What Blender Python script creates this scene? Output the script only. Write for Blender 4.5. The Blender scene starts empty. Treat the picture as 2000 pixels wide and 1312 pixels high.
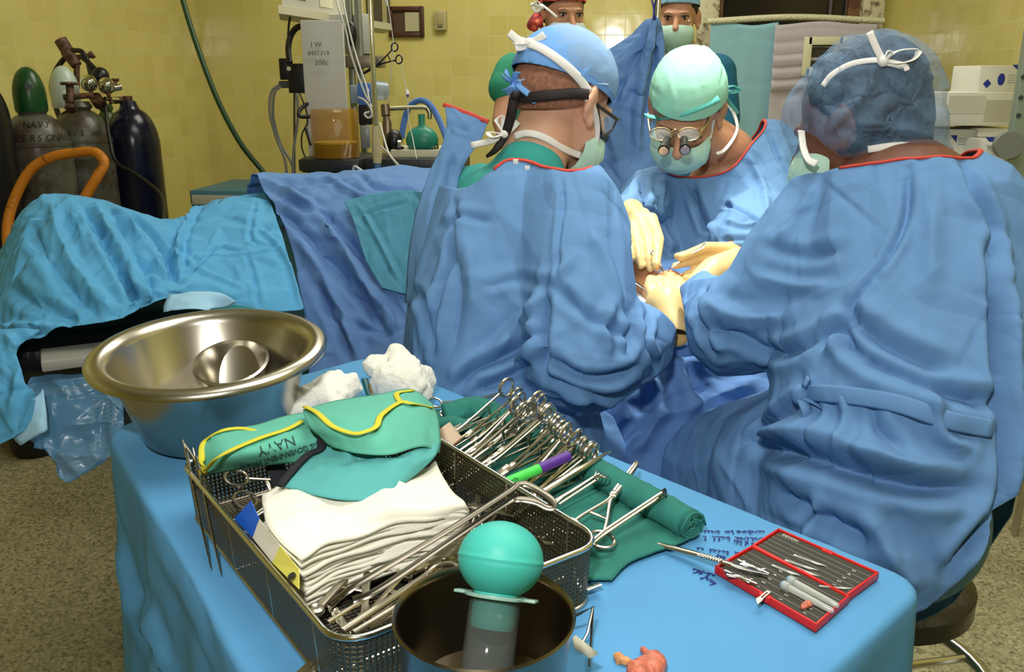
import bpy, bmesh, math, random
import numpy as np
from math import sin, cos, pi, radians, sqrt
from mathutils import Vector, Matrix, Euler
from mathutils.bvhtree import BVHTree

random.seed(7); RNG = np.random.default_rng(7)
SC = bpy.context.scene
COL = SC.collection

# ------------------------------------------------------------ camera
FPX, TH, YAW, CH = 1700.0, radians(16.5), radians(7.0), 1.4
cam_d = bpy.data.cameras.new('camera'); cam = bpy.data.objects.new('camera', cam_d); COL.objects.link(cam)
cam.location = (0, 0, CH); cam.rotation_euler = (pi/2-TH, 0, YAW)
cam_d.sensor_width = 36.0; cam_d.lens = 36.0*FPX/2000.0; cam_d.clip_start = 0.02
SC.camera = cam
SC.view_settings.view_transform = 'Standard'; SC.view_settings.look = 'None'
SC.view_settings.gamma = 1.0; SC.view_settings.exposure = 0.0; SC.view_settings.use_curve_mapping = False

# ------------------------------------------------------------ light
w = bpy.data.worlds.new('world'); SC.world = w; w.use_nodes = True
w.node_tree.nodes['Background'].inputs[0].default_value = (0.6, 0.65, 0.6, 1); w.node_tree.nodes['Background'].inputs[1].default_value = 0.05

def lamp(name, typ, loc, aim, energy, color=(1, 1, 1), **kw):
    l = bpy.data.lights.new(name, typ); l.energy = energy; l.color = color
    for k, v in kw.items(): setattr(l, k, v)
    o = bpy.data.objects.new(name, l); COL.objects.link(o); o.location = loc
    o.rotation_euler = (Vector(aim)-Vector(loc)).to_track_quat('-Z', 'Y').to_euler()
    return o
# camera flash on its bracket above the lens
lamp('flash_light', 'AREA', (-0.10, -0.06, 1.78), (0.1, 3.2, 1.0), 15, (1, .97, .92), shape='RECTANGLE', size=.10, size_y=.05)
# ceiling panels of the room
lamp('ceiling_panel_light', 'AREA', (0.3, 1.3, 2.93), (0.3, 1.3, 0), 34, (1, .96, .86), shape='RECTANGLE', size=1.6, size_y=1.2)
lamp('ceiling_panel_light', 'AREA', (-0.3, 3.6, 2.93), (-0.3, 3.6, 0), 48, (1, .95, .82), shape='RECTANGLE', size=1.8, size_y=1.0)

# ------------------------------------------------------------ pixel -> point helpers (photo 2000 x 1312)
_f = np.array([-sin(YAW)*cos(TH), cos(YAW)*cos(TH), -sin(TH)]); _r = np.array([cos(YAW), sin(YAW), 0.0]); _u = np.cross(_r, _f)
_C = np.array([0, 0, CH])
def ray(px, py): return _f+_r*(px-1000)/FPX-_u*(py-656)/FPX
def P(px, py, d): return Vector(_C+ray(px, py)*d)
def T(px, py, z):
    r = ray(px, py); return Vector(_C+r*(z-CH)/r[2])
def PY(px, py, Y):          # on the vertical plane y = Y
    r = ray(px, py); return Vector(_C+r*Y/r[1])
def PX(px, py, X):
    r = ray(px, py); return Vector(_C+r*X/r[0])

# operating lamp (its pool of light falls on the hands and the central surgeon's cap)
SPOT_AIM = P(1312, 545, 1.72)
lamp('operating_lamp_light', 'SPOT', (0.22, 2.05, 2.75), tuple(SPOT_AIM+Vector((.06,.06,0))), 215, (1, .97, .88), spot_size=radians(32), spot_blend=.7, shadow_soft_size=.12)

# ------------------------------------------------------------ materials
def s2l(c): return tuple((x/255/12.92 if x/255 <= .04045 else ((x/255+.055)/1.055)**2.4) for x in c)
MATS = {}
def mat(name, rgb=(200, 200, 200), rough=.5, metal=0, bump=None, var=0, vscale=6, spec=.5, trans=0, alpha=1, emit=None, ior=1.45, coat=0, sss=0, sheen=0):
    """rgb 0-255 sRGB; bump: list of (kind, scale, strength, distance)"""
    if name in MATS: return MATS[name]
    m = bpy.data.materials.new(name); m.use_nodes = True; nt = m.node_tree; N = nt.nodes; L = nt.links
    b = N['Principled BSDF']; col = s2l(rgb)
    b.inputs['Base Color'].default_value = (*col, 1); b.inputs['Roughness'].default_value = rough; b.inputs['Metallic'].default_value = metal
    b.inputs['Specular IOR Level'].default_value = spec; b.inputs['Transmission Weight'].default_value = trans; b.inputs['Alpha'].default_value = alpha
    b.inputs['IOR'].default_value = ior; b.inputs['Coat Weight'].default_value = coat
    if sheen: b.inputs['Sheen Weight'].default_value = sheen
    if sss: b.inputs['Subsurface Weight'].default_value = sss; b.inputs['Subsurface Radius'].default_value = (.01, .004, .002); b.inputs['Subsurface Scale'].default_value = 1
    if emit: b.inputs['Emission Color'].default_value = (*s2l(emit[0]), 1); b.inputs['Emission Strength'].default_value = emit[1]
    tc = N.new('ShaderNodeTexCoord')
    if var:
        n = N.new('ShaderNodeTexNoise'); n.inputs['Scale'].default_value = vscale; n.inputs['Detail'].default_value = 5
        L.new(tc.outputs['Object'], n.inputs['Vector'])
        r = N.new('ShaderNodeMapRange'); r.inputs[1].default_value = .3; r.inputs[2].default_value = .7; r.inputs[3].default_value = 1-var; r.inputs[4].default_value = 1+var
        L.new(n.outputs['Fac'], r.inputs[0])
        h = N.new('ShaderNodeHueSaturation'); h.inputs['Color'].default_value = (*col, 1); L.new(r.outputs[0], h.inputs['Value']); L.new(h.outputs[0], b.inputs['Base Color'])
    prev = None
    for kind, sc, st, dist in (bump or []):
        bp = N.new('ShaderNodeBump'); bp.inputs['Strength'].default_value = st; bp.inputs['Distance'].default_value = dist
        if kind == 'noise':
            t = N.new('ShaderNodeTexNoise'); t.inputs['Scale'].default_value = sc; t.inputs['Detail'].default_value = 4; L.new(tc.outputs['Object'], t.inputs['Vector']); out = t.outputs['Fac']
        elif kind == 'crease':
            nz = N.new('ShaderNodeTexNoise'); nz.inputs['Scale'].default_value = sc*.7; L.new(tc.outputs['Object'], nz.inputs['Vector'])
            mx = N.new('ShaderNodeMix'); mx.data_type = 'VECTOR'; mx.inputs['Factor'].default_value = .12; L.new(tc.outputs['Object'], mx.inputs[4]); L.new(nz.outputs['Color'], mx.inputs[5])
            t = N.new('ShaderNodeTexVoronoi'); t.feature = 'DISTANCE_TO_EDGE'; t.inputs['Scale'].default_value = sc; L.new(mx.outputs[1], t.inputs['Vector'])
            cr = N.new('ShaderNodeMapRange'); cr.inputs[2].default_value = .16; L.new(t.outputs['Distance'], cr.inputs[0]); out = cr.outputs[0]
        elif kind == 'facet':
            t = N.new('ShaderNodeTexVoronoi'); t.inputs['Scale'].default_value = sc; L.new(tc.outputs['Object'], t.inputs['Vector']); out = t.outputs['Distance']
        elif kind == 'weave':
            t = N.new('ShaderNodeTexWave'); t.inputs['Scale'].default_value = sc; t.inputs['Distortion'].default_value = 2; L.new(tc.outputs['Object'], t.inputs['Vector']); out = t.outputs['Fac']
        L.new(out, bp.inputs['Height'])
        if prev: L.new(prev.outputs[0], bp.inputs['Normal'])
        prev = bp
    if prev: L.new(prev.outputs[0], b.inputs['Normal'])
    MATS[name] = m
    return m

# ------------------------------------------------------------ objects, tags
def link(o): COL.objects.link(o); return o
def tag(o, label=None, cat=None, group=None, kind=None):
    if label: o['label'] = label
    if cat: o['category'] = cat
    if group: o['group'] = group
    if kind: o['kind'] = kind
    return o
def thing(name, label, cat, loc=(0, 0, 0), rot=(0, 0, 0), group=None):
    o = bpy.data.objects.new(name, None); o.empty_display_size = .05; link(o); o.location = loc; o.rotation_euler = rot
    return tag(o, label, cat, group)
def par(o, p, world=True):
    """parent o (modelled in world space) to p without moving it"""
    o.parent = p
    if world:
        M = Matrix.Identity(4); q = p
        ch = []
        while q is not None: ch.append(q); q = q.parent
        for q in reversed(ch): M = M @ q.matrix_parent_inverse @ Matrix.LocRotScale(q.location, q.rotation_euler, q.scale)
        o.matrix_parent_inverse = M.inverted()
    return o
def dup(root, loc=None, rot=None, label=None, group=None, scale=None):
    r = root.copy(); link(r)
    if loc is not None: r.location = loc
    if rot is not None: r.rotation_euler = rot
    if scale: r.scale = scale
    if label: r['label'] = label
    if group: r['group'] = group
    for ch in list(root.children):
        c = ch.copy(); link(c); c.parent = r
        for g in list(ch.children):
            d = g.copy(); link(d); d.parent = c
    return r

def spl(pts, n=8, closed=False):
    """Catmull-Rom through points (any dimension)"""
    A = [np.array(p, float) for p in pts]
    if len(A) < 3 and not closed:
        return [A[0]+(A[-1]-A[0])*t for t in np.linspace(0, 1, n+1)]
    out = []; m = len(A)
    for i in range(m if closed else m-1):
        if closed: p0, p1, p2, p3 = A[(i-1) % m], A[i], A[(i+1) % m], A[(i+2) % m]
        else: p1, p2 = A[i], A[i+1]; p0 = A[i-1] if i > 0 else 2*p1-p2; p3 = A[i+2] if i+2 < m else 2*p2-p1
        for k in range(n):
            t = k/n; out.append(.5*((2*p1)+(-p0+p2)*t+(2*p0-5*p1+4*p2-p3)*t*t+(-p0+3*p1-3*p2+p3)*t**3))
    if not closed: out.append(A[-1])
    return out

class MB:
    """collects shapes, builds ONE mesh object"""
    def __init__(s): s.v = []; s.f = []
    def add(s, vs, fs, M=None):
        k = len(s.v)
        for v in vs:
            v = Vector(v); s.v.append(tuple(M @ v) if M is not None else tuple(v))
        for f in fs: s.f.append(tuple(k+i for i in f))
        return s
    def box(s, c, d, M=None, rot=None, bev=0.0):
        x, y, z = (d[0]/2, d[1]/2, d[2]/2)
        b = min(bev, x*.9, y*.9, z*.9)
        R = Matrix.Translation(Vector(c)) @ (rot.to_matrix().to_4x4() if rot is not None and not isinstance(rot, Matrix) else (rot if rot is not None else Matrix.Identity(4)))
        if M is not None: R = M @ R
        if b <= 0:
            vs = [(i*x, j*y, k*z) for i in (-1, 1) for j in (-1, 1) for k in (-1, 1)]
            return s.add(vs, [(0, 1, 3, 2), (4, 6, 7, 5), (0, 4, 5, 1), (2, 3, 7, 6), (0, 2, 6, 4), (1, 5, 7, 3)], R)
        bm = bmesh.new(); bmesh.ops.create_cube(bm, size=1); bmesh.ops.scale(bm, vec=d, verts=bm.verts)
        bmesh.ops.bevel(bm, geom=bm.edges[:], offset=b, segments=2, profile=.5, affect='EDGES')
        s.add([v.co.copy() for v in bm.verts], [[v.index for v in f.verts] for f in bm.faces], R); bm.free(); return s
    def tube(s, path, r, n=8, closed=False, flat=1.0, up=None, caps=True):
        """sweep; r number or list; flat<1 squashes the section along its second axis"""
        Pn = [Vector(p) for p in path]; m = len(Pn); R = [r]*m if not hasattr(r, '__len__') else list(r)
        if len(R) != m: R = list(np.interp(np.linspace(0, 1, m), np.linspace(0, 1, len(R)), R))
        T_ = []
        for i in range(m):
            a = Pn[(i-1) % m] if (closed or i > 0) else Pn[i]; b = Pn[(i+1) % m] if (closed or i < m-1) else Pn[i]
            t = (b-a); T_.append(t.normalized() if t.length > 1e-9 else Vector((0, 0, 1)))
        u = Vector(up) if up is not None else (Vector((0, 0, 1)) if abs(T_[0].z) < .9 else Vector((1, 0, 0)))
        base = len(s.v); u = (u-T_[0]*u.dot(T_[0])).normalized()
        for i in range(m):
            if up is not None and not callable(up): uu = Vector(up); uu = uu-T_[i]*uu.dot(T_[i]); u = uu.normalized() if uu.length > 1e-4 else u
            else: u = (u-T_[i]*u.dot(T_[i])).normalized()
            w_ = T_[i].cross(u)
            for k in range(n):
                a = 2*pi*k/n; s.v.append(tuple(Pn[i]+w_*(R[i]*cos(a))+u*(R[i]*flat*sin(a))))
        for i in range(m if closed else m-1):
            for k in range(n):
                a = base+i*n; b = base+((i+1) % m)*n; s.f.append((a+k, a+(k+1) % n, b+(k+1) % n, b+k))
        if caps and not closed:
            s.f.append(tuple(base+k for k in range(n))[::-1]); s.f.append(tuple(base+(m-1)*n+k for k in range(n)))
        return s
    def cyl(s, a, b, r, r2=None, n=20): return s.tube([a, b], [r, r if r2 is None else r2], n)
    def lathe(s, prof, n=32, M=None, close=True):
        """prof: (r,z) list"""
        base = len(s.v); m = len(prof)
        for r, z in prof:
            for k in range(n):
                v = Vector((max(r, 1e-5)*cos(2*pi*k/n), max(r, 1e-5)*sin(2*pi*k/n), z)); s.v.append(tuple(M @ v) if M is not None else tuple(v))
        for i in range(m-1):
            for k in range(n):
                a = base+i*n; b = a+n; s.f.append((a+k, a+(k+1) % n, b+(k+1) % n, b+k))
        return s
    def ball(s, c, r, n=16, M=None):
        r = (r, r, r) if not hasattr(r, '__len__') else r
        pr = [(sin(pi*i/n), -cos(pi*i/n)) for i in range(n+1)]
        B = Matrix.Translation(Vector(c)) @ (M.to_4x4() if M is not None else Matrix.Identity(4)) @ Matrix.Diagonal((r[0], r[1], r[2], 1))
        return s.lathe(pr, n*2, B)
    def prism(s, poly, z0, z1, M=None):
        n = len(poly); vs = [(x, y, z0) for x, y in poly]+[(x, y, z1) for x, y in poly]
        fs = [tuple(range(n))[::-1], tuple(range(n, 2*n))]+[(i, (i+1) % n, n+(i+1) % n, n+i) for i in range(n)]
        return s.add(vs, fs, M)
    def sheet(s, G, thick=0.0):
        """G: rows x cols x 3 array of points"""
        G = np.asarray(G); nu, nv = G.shape[:2]; base = len(s.v)
        s.v += [tuple(p) for p in G.reshape(-1, 3)]
        for i in range(nu-1):
            for j in range(nv-1):
                a = base+i*nv+j; s.f.append((a, a+1, a+nv+1, a+nv))
        return s
    def build(s, name, m, parent=None, smooth=True, world=True, ang=40, solid=0, sub=0, off=0):
        me = bpy.data.meshes.new(name); me.from_pydata(s.v, [], s.f); me.validate(); me.update()
        o = bpy.data.objects.new(name, me); link(o)
        finish(o, m, smooth, ang)
        if sub: q = o.modifiers.new('sub', 'SUBSURF'); q.levels = q.render_levels = sub
        if solid: q = o.modifiers.new('solid', 'SOLIDIFY'); q.thickness = solid; q.offset = off
        if parent is not None: par(o, parent, world)
        return o
def finish(o, m, smooth=True, ang=40):
    me = o.data; me.materials.clear()
    for x in (m if isinstance(m, (list, tuple)) else [m]): me.materials.append(x)
    bm = bmesh.new(); bm.from_mesh(me); bmesh.ops.recalc_face_normals(bm, faces=bm.faces)
    if smooth:
        for f in bm.faces: f.smooth = True
        if ang < 180:
            c = radians(ang)
            for e in bm.edges:
                if len(e.link_faces) == 2 and e.calc_face_angle(0) > c: e.smooth = False
    bm.to_mesh(me); bm.free(); return o

# ------------------------------------------------------------ blobs: smooth union of tapered capsules and ellipsoids
def _cap(mb, a, ra, b, rb, n=20):
    a = Vector(a); b = Vector(b); d = b-a; L = max(d.length, 1e-4)
    M = Matrix.Translation(a) @ d.to_track_quat('Z', 'Y').to_matrix().to_4x4()
    pr = [(0, -ra)]+[(ra*cos(pi/2*(1-i/5)), -ra*sin(pi/2*(1-i/5))) for i in range(1, 6)]+[(ra+(rb-ra)*i/5, L*i/5) for i in range(1, 5)]+[(rb*cos(pi/2*i/5), L+rb*sin(pi/2*i/5)) for i in range(0, 5)]+[(0, L+rb)]
    mb.lathe(pr, n, M)
def blobmesh(prims, voxel, smooth=8, fac=.5):
    mb = MB()
    for p in prims:
        if p[0] == 'e': mb.ball(p[1], p[2], 12, p[3] if len(p) > 3 else None)
        elif p[0] == 'b': mb.box(p[1], p[2], rot=p[3] if len(p) > 3 else None)
        else: _cap(mb, *p)
    me = bpy.data.meshes.new('tmp'); me.from_pydata(mb.v, [], mb.f)
    bm = bmesh.new(); bm.from_mesh(me); bmesh.ops.remove_doubles(bm, verts=bm.verts, dist=1e-5); bmesh.ops.recalc_face_normals(bm, faces=bm.faces); bm.to_mesh(me); bm.free()
    o = bpy.data.objects.new('tmp', me); link(o)
    q = o.modifiers.new('r', 'REMESH'); q.mode = 'VOXEL'; q.voxel_size = voxel; q.adaptivity = 0
    if smooth: q = o.modifiers.new('s', 'SMOOTH'); q.iterations = smooth; q.factor = fac
    dg = bpy.context.evaluated_depsgraph_get(); dg.update()
    me2 = bpy.data.meshes.new_from_object(o.evaluated_get(dg))
    bpy.data.objects.remove(o); return me2
def relax_edge(bm, it=12):
    bv = {v: [e.other_vert(v) for e in v.link_edges if e.is_boundary] for v in bm.verts if v.is_boundary}
    for _ in range(it):
        new = {v: sum((n.co for n in ns), Vector())/len(ns) for v, ns in bv.items() if len(ns) >= 2}
        for v, c in new.items(): v.co = v.co.lerp(c, .6)
def blob(name, prims, voxel, m, parent=None, smooth=8, cut=None, fac=.5, rest=None, mod=None, plane=None):
    me = blobmesh(prims, voxel, smooth, fac); me.name = name
    if mod: mod(me)
    if cut:
        bm = bmesh.new(); bm.from_mesh(me); cc = cut
        bmesh.ops.delete(bm, geom=[v for v in bm.verts if cc(v.co)], context='VERTS')
        for _ in range(3):      # drop one-face spikes of the cut edge
            sp_ = [f for f in bm.faces if sum(e.is_boundary for e in f.edges) >= 2]
            if not sp_: break
            bmesh.ops.delete(bm, geom=sp_, context='FACES')
        bmesh.ops.delete(bm, geom=[v for v in bm.verts if not v.link_faces], context='VERTS')
        relax_edge(bm); bm.to_mesh(me); bm.free()
    if plane:
        bm = bmesh.new(); bm.from_mesh(me); bmesh.ops.bisect_plane(bm, geom=bm.verts[:]+bm.edges[:]+bm.faces[:], plane_co=plane[0], plane_no=plane[1], clear_inner=True); bm.to_mesh(me); bm.free()
    o = bpy.data.objects.new(name, me); link(o); me.materials.clear(); me.materials.append(m)
    me.polygons.foreach_set('use_smooth', [True]*len(me.polygons))
    if parent is not None: par(o, parent)
    return o
def QP(*q):
    """capsule chain from (px,py,depth,radius) points"""
    out = []
    for a, b in zip(q[:-1], q[1:]): out.append((P(*a[:3]), a[3], P(*b[:3]), b[3]))
    return out

# ------------------------------------------------------------ folds
def coords(me):
    a = np.empty(len(me.vertices)*3); me.vertices.foreach_get('co', a); return a.reshape(-1, 3)
def normals(me):
    a = np.empty(len(me.vertices)*3); me.vertex_normals.foreach_get('vector', a); return a.reshape(-1, 3)
def segdist(V, a, b):
    d = b-a; L = d@d+1e-12; t = np.clip(((V-a)@d)/L, 0, 1); return np.linalg.norm(V-(a+t[:, None]*d), axis=1), t
def foldify(me, folds=(), n=0, L=(.05, .2), wd=(.005, .012), amp=(.002, .005), pref=None, jit=.8, seed=1, world=True, neg=.5, only=None):
    """folds: (pixel polyline, width, amp) cast from the viewpoint on the cloth; n random straight creases"""
    rng = np.random.default_rng(seed); V = coords(me); Nn = normals(me); D = np.zeros(len(V))
    if folds:
        bvh = BVHTree.FromPolygons([tuple(v) for v in V], [tuple(p.vertices) for p in me.polygons])
        for pts, wdt, am in folds:
            q = []
            for (x, y) in spl(pts, 4):
                h = bvh.ray_cast(Vector(_C), Vector(ray(x, y)).normalized())
                if h[0] is not None: q.append(np.array(h[0]))
            if len(q) < 2: continue
            best = np.full(len(V), 9.0); sg = np.ones(len(V)); m = len(q)-1
            for i in range(m):
                if np.linalg.norm(q[i+1]-q[i]) > .25: continue
                d, t = segdist(V, q[i], q[i+1]); k = d < best; best[k] = d[k]; sg[k] = (i+t[k])/m
            ta = np.clip(np.minimum(sg, 1-sg)*5+.25, 0, 1)
            D += am*ta*np.exp(-(best/wdt)**1.4)
            D -= .45*am*ta*np.exp(-((best-2.0*wdt)/(wdt*1.2))**2)
    P3 = np.array(pref, float) if pref is not None else None
    idx = rng.integers(0, len(V), n) if n else []
    for i in idx:
        nn = Nn[i]; r = rng.normal(size=3)
        if P3 is not None: r = P3*(1 if rng.random() < .5 else -1)+r*jit
        r -= nn*(r@nn); r /= np.linalg.norm(r)+1e-9
        l = rng.uniform(*L); a = V[i]-r*l/2; b = V[i]+r*l/2; w_ = rng.uniform(*wd); am = rng.uniform(*amp)*(-1 if rng.random() < neg else 1)
        near = np.where(np.abs(V-V[i]).max(axis=1) < l/2+4*w_)[0]
        if not len(near): continue
        d, t = segdist(V[near], a, b); ta = np.clip(np.minimum(t, 1-t)*4, 0, 1)
        # one side of the crease lifts a little: faceted look
        side = (V[near]-V[i])@np.cross(nn, r)
        D[near] += am*ta*(np.exp(-d/w_)+.5*np.tanh(side/w_)*np.exp(-(d/(2.5*w_))**2))
    if only is not None: D *= only(V)
    V2 = V+Nn*D[:, None]
    me.vertices.foreach_set('co', V2.ravel()); me.update()

def facet(me, size=.05, jit=.004, blend=.6, seed=0):
    """stiff non-woven cloth: pull the surface towards a coarse version of itself whose corners are slightly shifted"""
    me2 = me.copy(); o = bpy.data.objects.new('tmp', me2); link(o); area = sum(p.area for p in me.polygons); nf = sum(len(p.vertices)-2 for p in me.polygons)
    q = o.modifiers.new('d', 'DECIMATE'); q.ratio = min(1, area/(size*size*.5)/nf)
    dg = bpy.context.evaluated_depsgraph_get(); m3 = bpy.data.meshes.new_from_object(o.evaluated_get(dg)); bpy.data.objects.remove(o)
    rg = np.random.default_rng(seed); V = coords(m3); N_ = normals(m3); V = V+N_*(rg.uniform(-1, 1, len(V))*jit)[:, None]
    b = BVHTree.FromPolygons([tuple(v) for v in V], [tuple(p.vertices) for p in m3.polygons]); A = coords(me); B = A.copy()
    for i in range(len(A)):
        h = b.find_nearest(Vector(A[i]), .05)
        if h[0] is not None: B[i] = h[0]
    me.vertices.foreach_set('co', (A*(1-blend)+B*blend).ravel()); me.update(); bpy.data.meshes.remove(m3)

# ------------------------------------------------------------ soft cloth relaxation (buckles a slightly too large cloth over its form)
SIMS = []
def soften(o, grow=.12, pin=.08, grav=.3, pinf=None, collide=None, bend=.05, mass=.15, post=None, sub=1):
    SIMS.append(dict(o=o, grow=grow, pin=pin, grav=grav, pinf=pinf, collide=collide, bend=bend, mass=mass, post=post, sub=sub))
SIMFRAMES = 16
def run_sims():
    cols = {}
    for s in SIMS:
        o = s['o']; me = o.data
        vg = o.vertex_groups.new(name='pin'); V = coords(me)
        W = np.full(len(V), s['pin'])
        if s['pinf'] is not None: W = np.maximum(W, s['pinf'](V))
        for wv in np.unique(np.round(W, 2)): vg.add([int(i) for i in np.where(np.round(W, 2) == wv)[0]], float(wv), 'REPLACE')
        m = o.modifiers.new('c', 'CLOTH'); q = m.settings
        q.quality = 4; q.mass = s['mass']; q.tension_stiffness = q.compression_stiffness = 15; q.shear_stiffness = 5; q.bending_stiffness = s['bend']
        q.shrink_min = q.shrink_max = -s['grow']; q.vertex_group_mass = 'pin'; q.pin_stiffness = 1; q.effector_weights.gravity = s['grav']
        m.collision_settings.use_self_collision = False; m.collision_settings.use_collision = False
        m.point_cache.frame_start = 1; m.point_cache.frame_end = 60
    if SIMS:
        for f in range(1, SIMFRAMES+1): SC.frame_set(f)
        dg = bpy.context.evaluated_depsgraph_get()
        for s in SIMS: s['me'] = bpy.data.meshes.new_from_object(s['o'].evaluated_get(dg))
        SC.frame_set(1)
    for s in SIMS:
        o = s['o']; o.modifiers.clear(); o.vertex_groups.clear(); o.data = s['me']
        if s['sub']:
            q = o.modifiers.new('sub', 'SUBSURF'); q.levels = s['sub']
            dg = bpy.context.evaluated_depsgraph_get(); me = bpy.data.meshes.new_from_object(o.evaluated_get(dg)); o.modifiers.clear(); o.data = me
        if s['post']: s['post'](o.data)
        o.data.polygons.foreach_set('use_smooth', [True]*len(o.data.polygons))
        q = o.modifiers.new('solid', 'SOLIDIFY'); q.thickness = .0012; q.offset = 0
def gridctl(rows, nu=10, nv=10):
    """rows: list of rows of 3D points -> dense smooth grid (all rows the same length)"""
    A = [spl(r, nv) for r in rows]; n = len(A[0]); cols = [spl([A[i][j] for i in range(len(A))], nu) for j in range(n)]
    return np.array(cols).transpose(1, 0, 2)
# ============================================================ setting
RX0, RX1, RY0, RY1, RZ = -2.47, 1.60, -1.7, 5.1, 2.97
def tile_mat(name, ax, c1=(207, 197, 122), c2=(197, 186, 108)):
    m = bpy.data.materials.new(name); m.use_nodes = True; nt = m.node_tree; N = nt.nodes; L = nt.links; b = N['Principled BSDF']
    tc = N.new('ShaderNodeTexCoord'); sp = N.new('ShaderNodeSeparateXYZ'); cb = N.new('ShaderNodeCombineXYZ')
    L.new(tc.outputs['Object'], sp.inputs[0]); L.new(sp.outputs[ax], cb.inputs[0]); L.new(sp.outputs[2], cb.inputs[1])
    br = N.new('ShaderNodeTexBrick'); br.offset = 0; br.inputs['Scale'].default_value = 1; br.inputs['Brick Width'].default_value = .1085; br.inputs['Row Height'].default_value = .1085
    br.inputs['Mortar Size'].default_value = .0017; br.inputs['Mortar Smooth'].default_value = .3; br.inputs['Bias'].default_value = -.2
    br.inputs['Color1'].default_value = (*s2l(c1), 1); br.inputs['Color2'].default_value = (*s2l(c2), 1); br.inputs['Mortar'].default_value = (*s2l((214, 208, 150)), 1)
    L.new(cb.outputs[0], br.inputs['Vector'])
    nz = N.new('ShaderNodeTexNoise'); nz.inputs['Scale'].default_value = 2.2; nz.inputs['Detail'].default_value = 6; L.new(tc.outputs['Object'], nz.inputs['Vector'])
    mr = N.new('ShaderNodeMapRange'); mr.inputs[3].default_value = .86; mr.inputs[4].default_value = 1.1; L.new(nz.outputs['Fac'], mr.inputs[0])
    hs = N.new('ShaderNodeHueSaturation'); L.new(br.outputs['Color'], hs.inputs['Color']); L.new(mr.outputs[0], hs.inputs['Value']); L.new(hs.outputs[0], b.inputs['Base Color'])
    rr = N.new('ShaderNodeMapRange'); rr.inputs[3].default_value = .13; rr.inputs[4].default_value = .7; L.new(br.outputs['Fac'], rr.inputs[0]); L.new(rr.outputs[0], b.inputs['Roughness'])
    b1 = N.new('ShaderNodeBump'); b1.invert = True; b1.inputs['Strength'].default_value = .6; b1.inputs['Distance'].default_value = .002; L.new(br.outputs['Fac'], b1.inputs['Height'])
    n2 = N.new('ShaderNodeTexNoise'); n2.inputs['Scale'].default_value = 5; L.new(tc.outputs['Object'], n2.inputs['Vector'])
    b2 = N.new('ShaderNodeBump'); b2.inputs['Strength'].default_value = .12; b2.inputs['Distance'].default_value = .02; L.new(n2.outputs['Fac'], b2.inputs['Height']); L.new(b1.outputs[0], b2.inputs['Normal']); L.new(b2.outputs[0], b.inputs['Normal'])
    return m
def slab(name, c, d, m): return tag(MB().box(c, d).build(name, m, smooth=False), kind='structure')
def floor_mat():
    m = bpy.data.materials.new('terrazzo'); m.use_nodes = True; nt = m.node_tree; N = nt.nodes; L = nt.links; b = N['Principled BSDF']
    tc = N.new('ShaderNodeTexCoord'); v = N.new('ShaderNodeTexVoronoi'); v.inputs['Scale'].default_value = 130; L.new(tc.outputs['Object'], v.inputs['Vector'])
    sx = N.new('ShaderNodeSeparateColor'); L.new(v.outputs['Color'], sx.inputs[0])
    cr = N.new('ShaderNodeValToRGB'); e = cr.color_ramp.elements; e[0].position = 0; e[0].color = (*s2l((112, 108, 80)), 1); e[1].position = 1; e[1].color = (*s2l((190, 184, 150)), 1)
    k = e.new(.25); k.color = (*s2l((150, 146, 116)), 1); k = e.new(.7); k.color = (*s2l((168, 162, 128)), 1); L.new(sx.outputs[0], cr.inputs[0])
    nz = N.new('ShaderNodeTexNoise'); nz.inputs['Scale'].default_value = 3; L.new(tc.outputs['Object'], nz.inputs['Vector'])
    mr = N.new('ShaderNodeMapRange'); mr.inputs[3].default_value = .8; mr.inputs[4].default_value = 1.1; L.new(nz.outputs['Fac'], mr.inputs[0])
    hs = N.new('ShaderNodeHueSaturation'); L.new(cr.outputs[0], hs.inputs['Color']); L.new(mr.outputs[0], hs.inputs['Value']); L.new(hs.outputs[0], b.inputs['Base Color'])
    b.inputs['Roughness'].default_value = .45; return m
slab('floor', ((RX0+RX1)/2, (RY0+RY1)/2, -.05), (RX1-RX0+.4, RY1-RY0+.4, .1), floor_mat())
plaster = mat('plaster', (222, 218, 196), .9)
slab('ceiling', ((RX0+RX1)/2, (RY0+RY1)/2, RZ+.05), (RX1-RX0+.4, RY1-RY0+.4, .1), plaster)
slab('wall_left', (RX0-.05, (RY0+RY1)/2, RZ/2), (.1, RY1-RY0+.2, RZ), tile_mat('tile_left', 1))
slab('wall_right', (RX1+.05, (RY0+RY1)/2, RZ/2), (.1, RY1-RY0+.2, RZ), tile_mat('tile_right', 1))
slab('wall_front', ((RX0+RX1)/2, RY0-.05, RZ/2), (RX1-RX0, .1, RZ), tile_mat('tile_front', 0))
tb = tile_mat('tile_back', 0)
DX0, DX1, DZ = PY(1362, 30, RY1).x, PY(1720, 30, RY1).x, 2.35      # opening in the back wall
m_ = MB(); m_.box(((RX0+DX0)/2, RY1+.05, RZ/2), (DX0-RX0, .1, RZ)); m_.box(((DX1+RX1)/2, RY1+.05, RZ/2), (RX1-DX1, .1, RZ)); m_.box(((DX0+DX1)/2, RY1+.05, (DZ+RZ)/2), (DX1-DX0, .1, RZ-DZ))
tag(m_.build('wall_back', tb, smooth=False), kind='structure')
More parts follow.
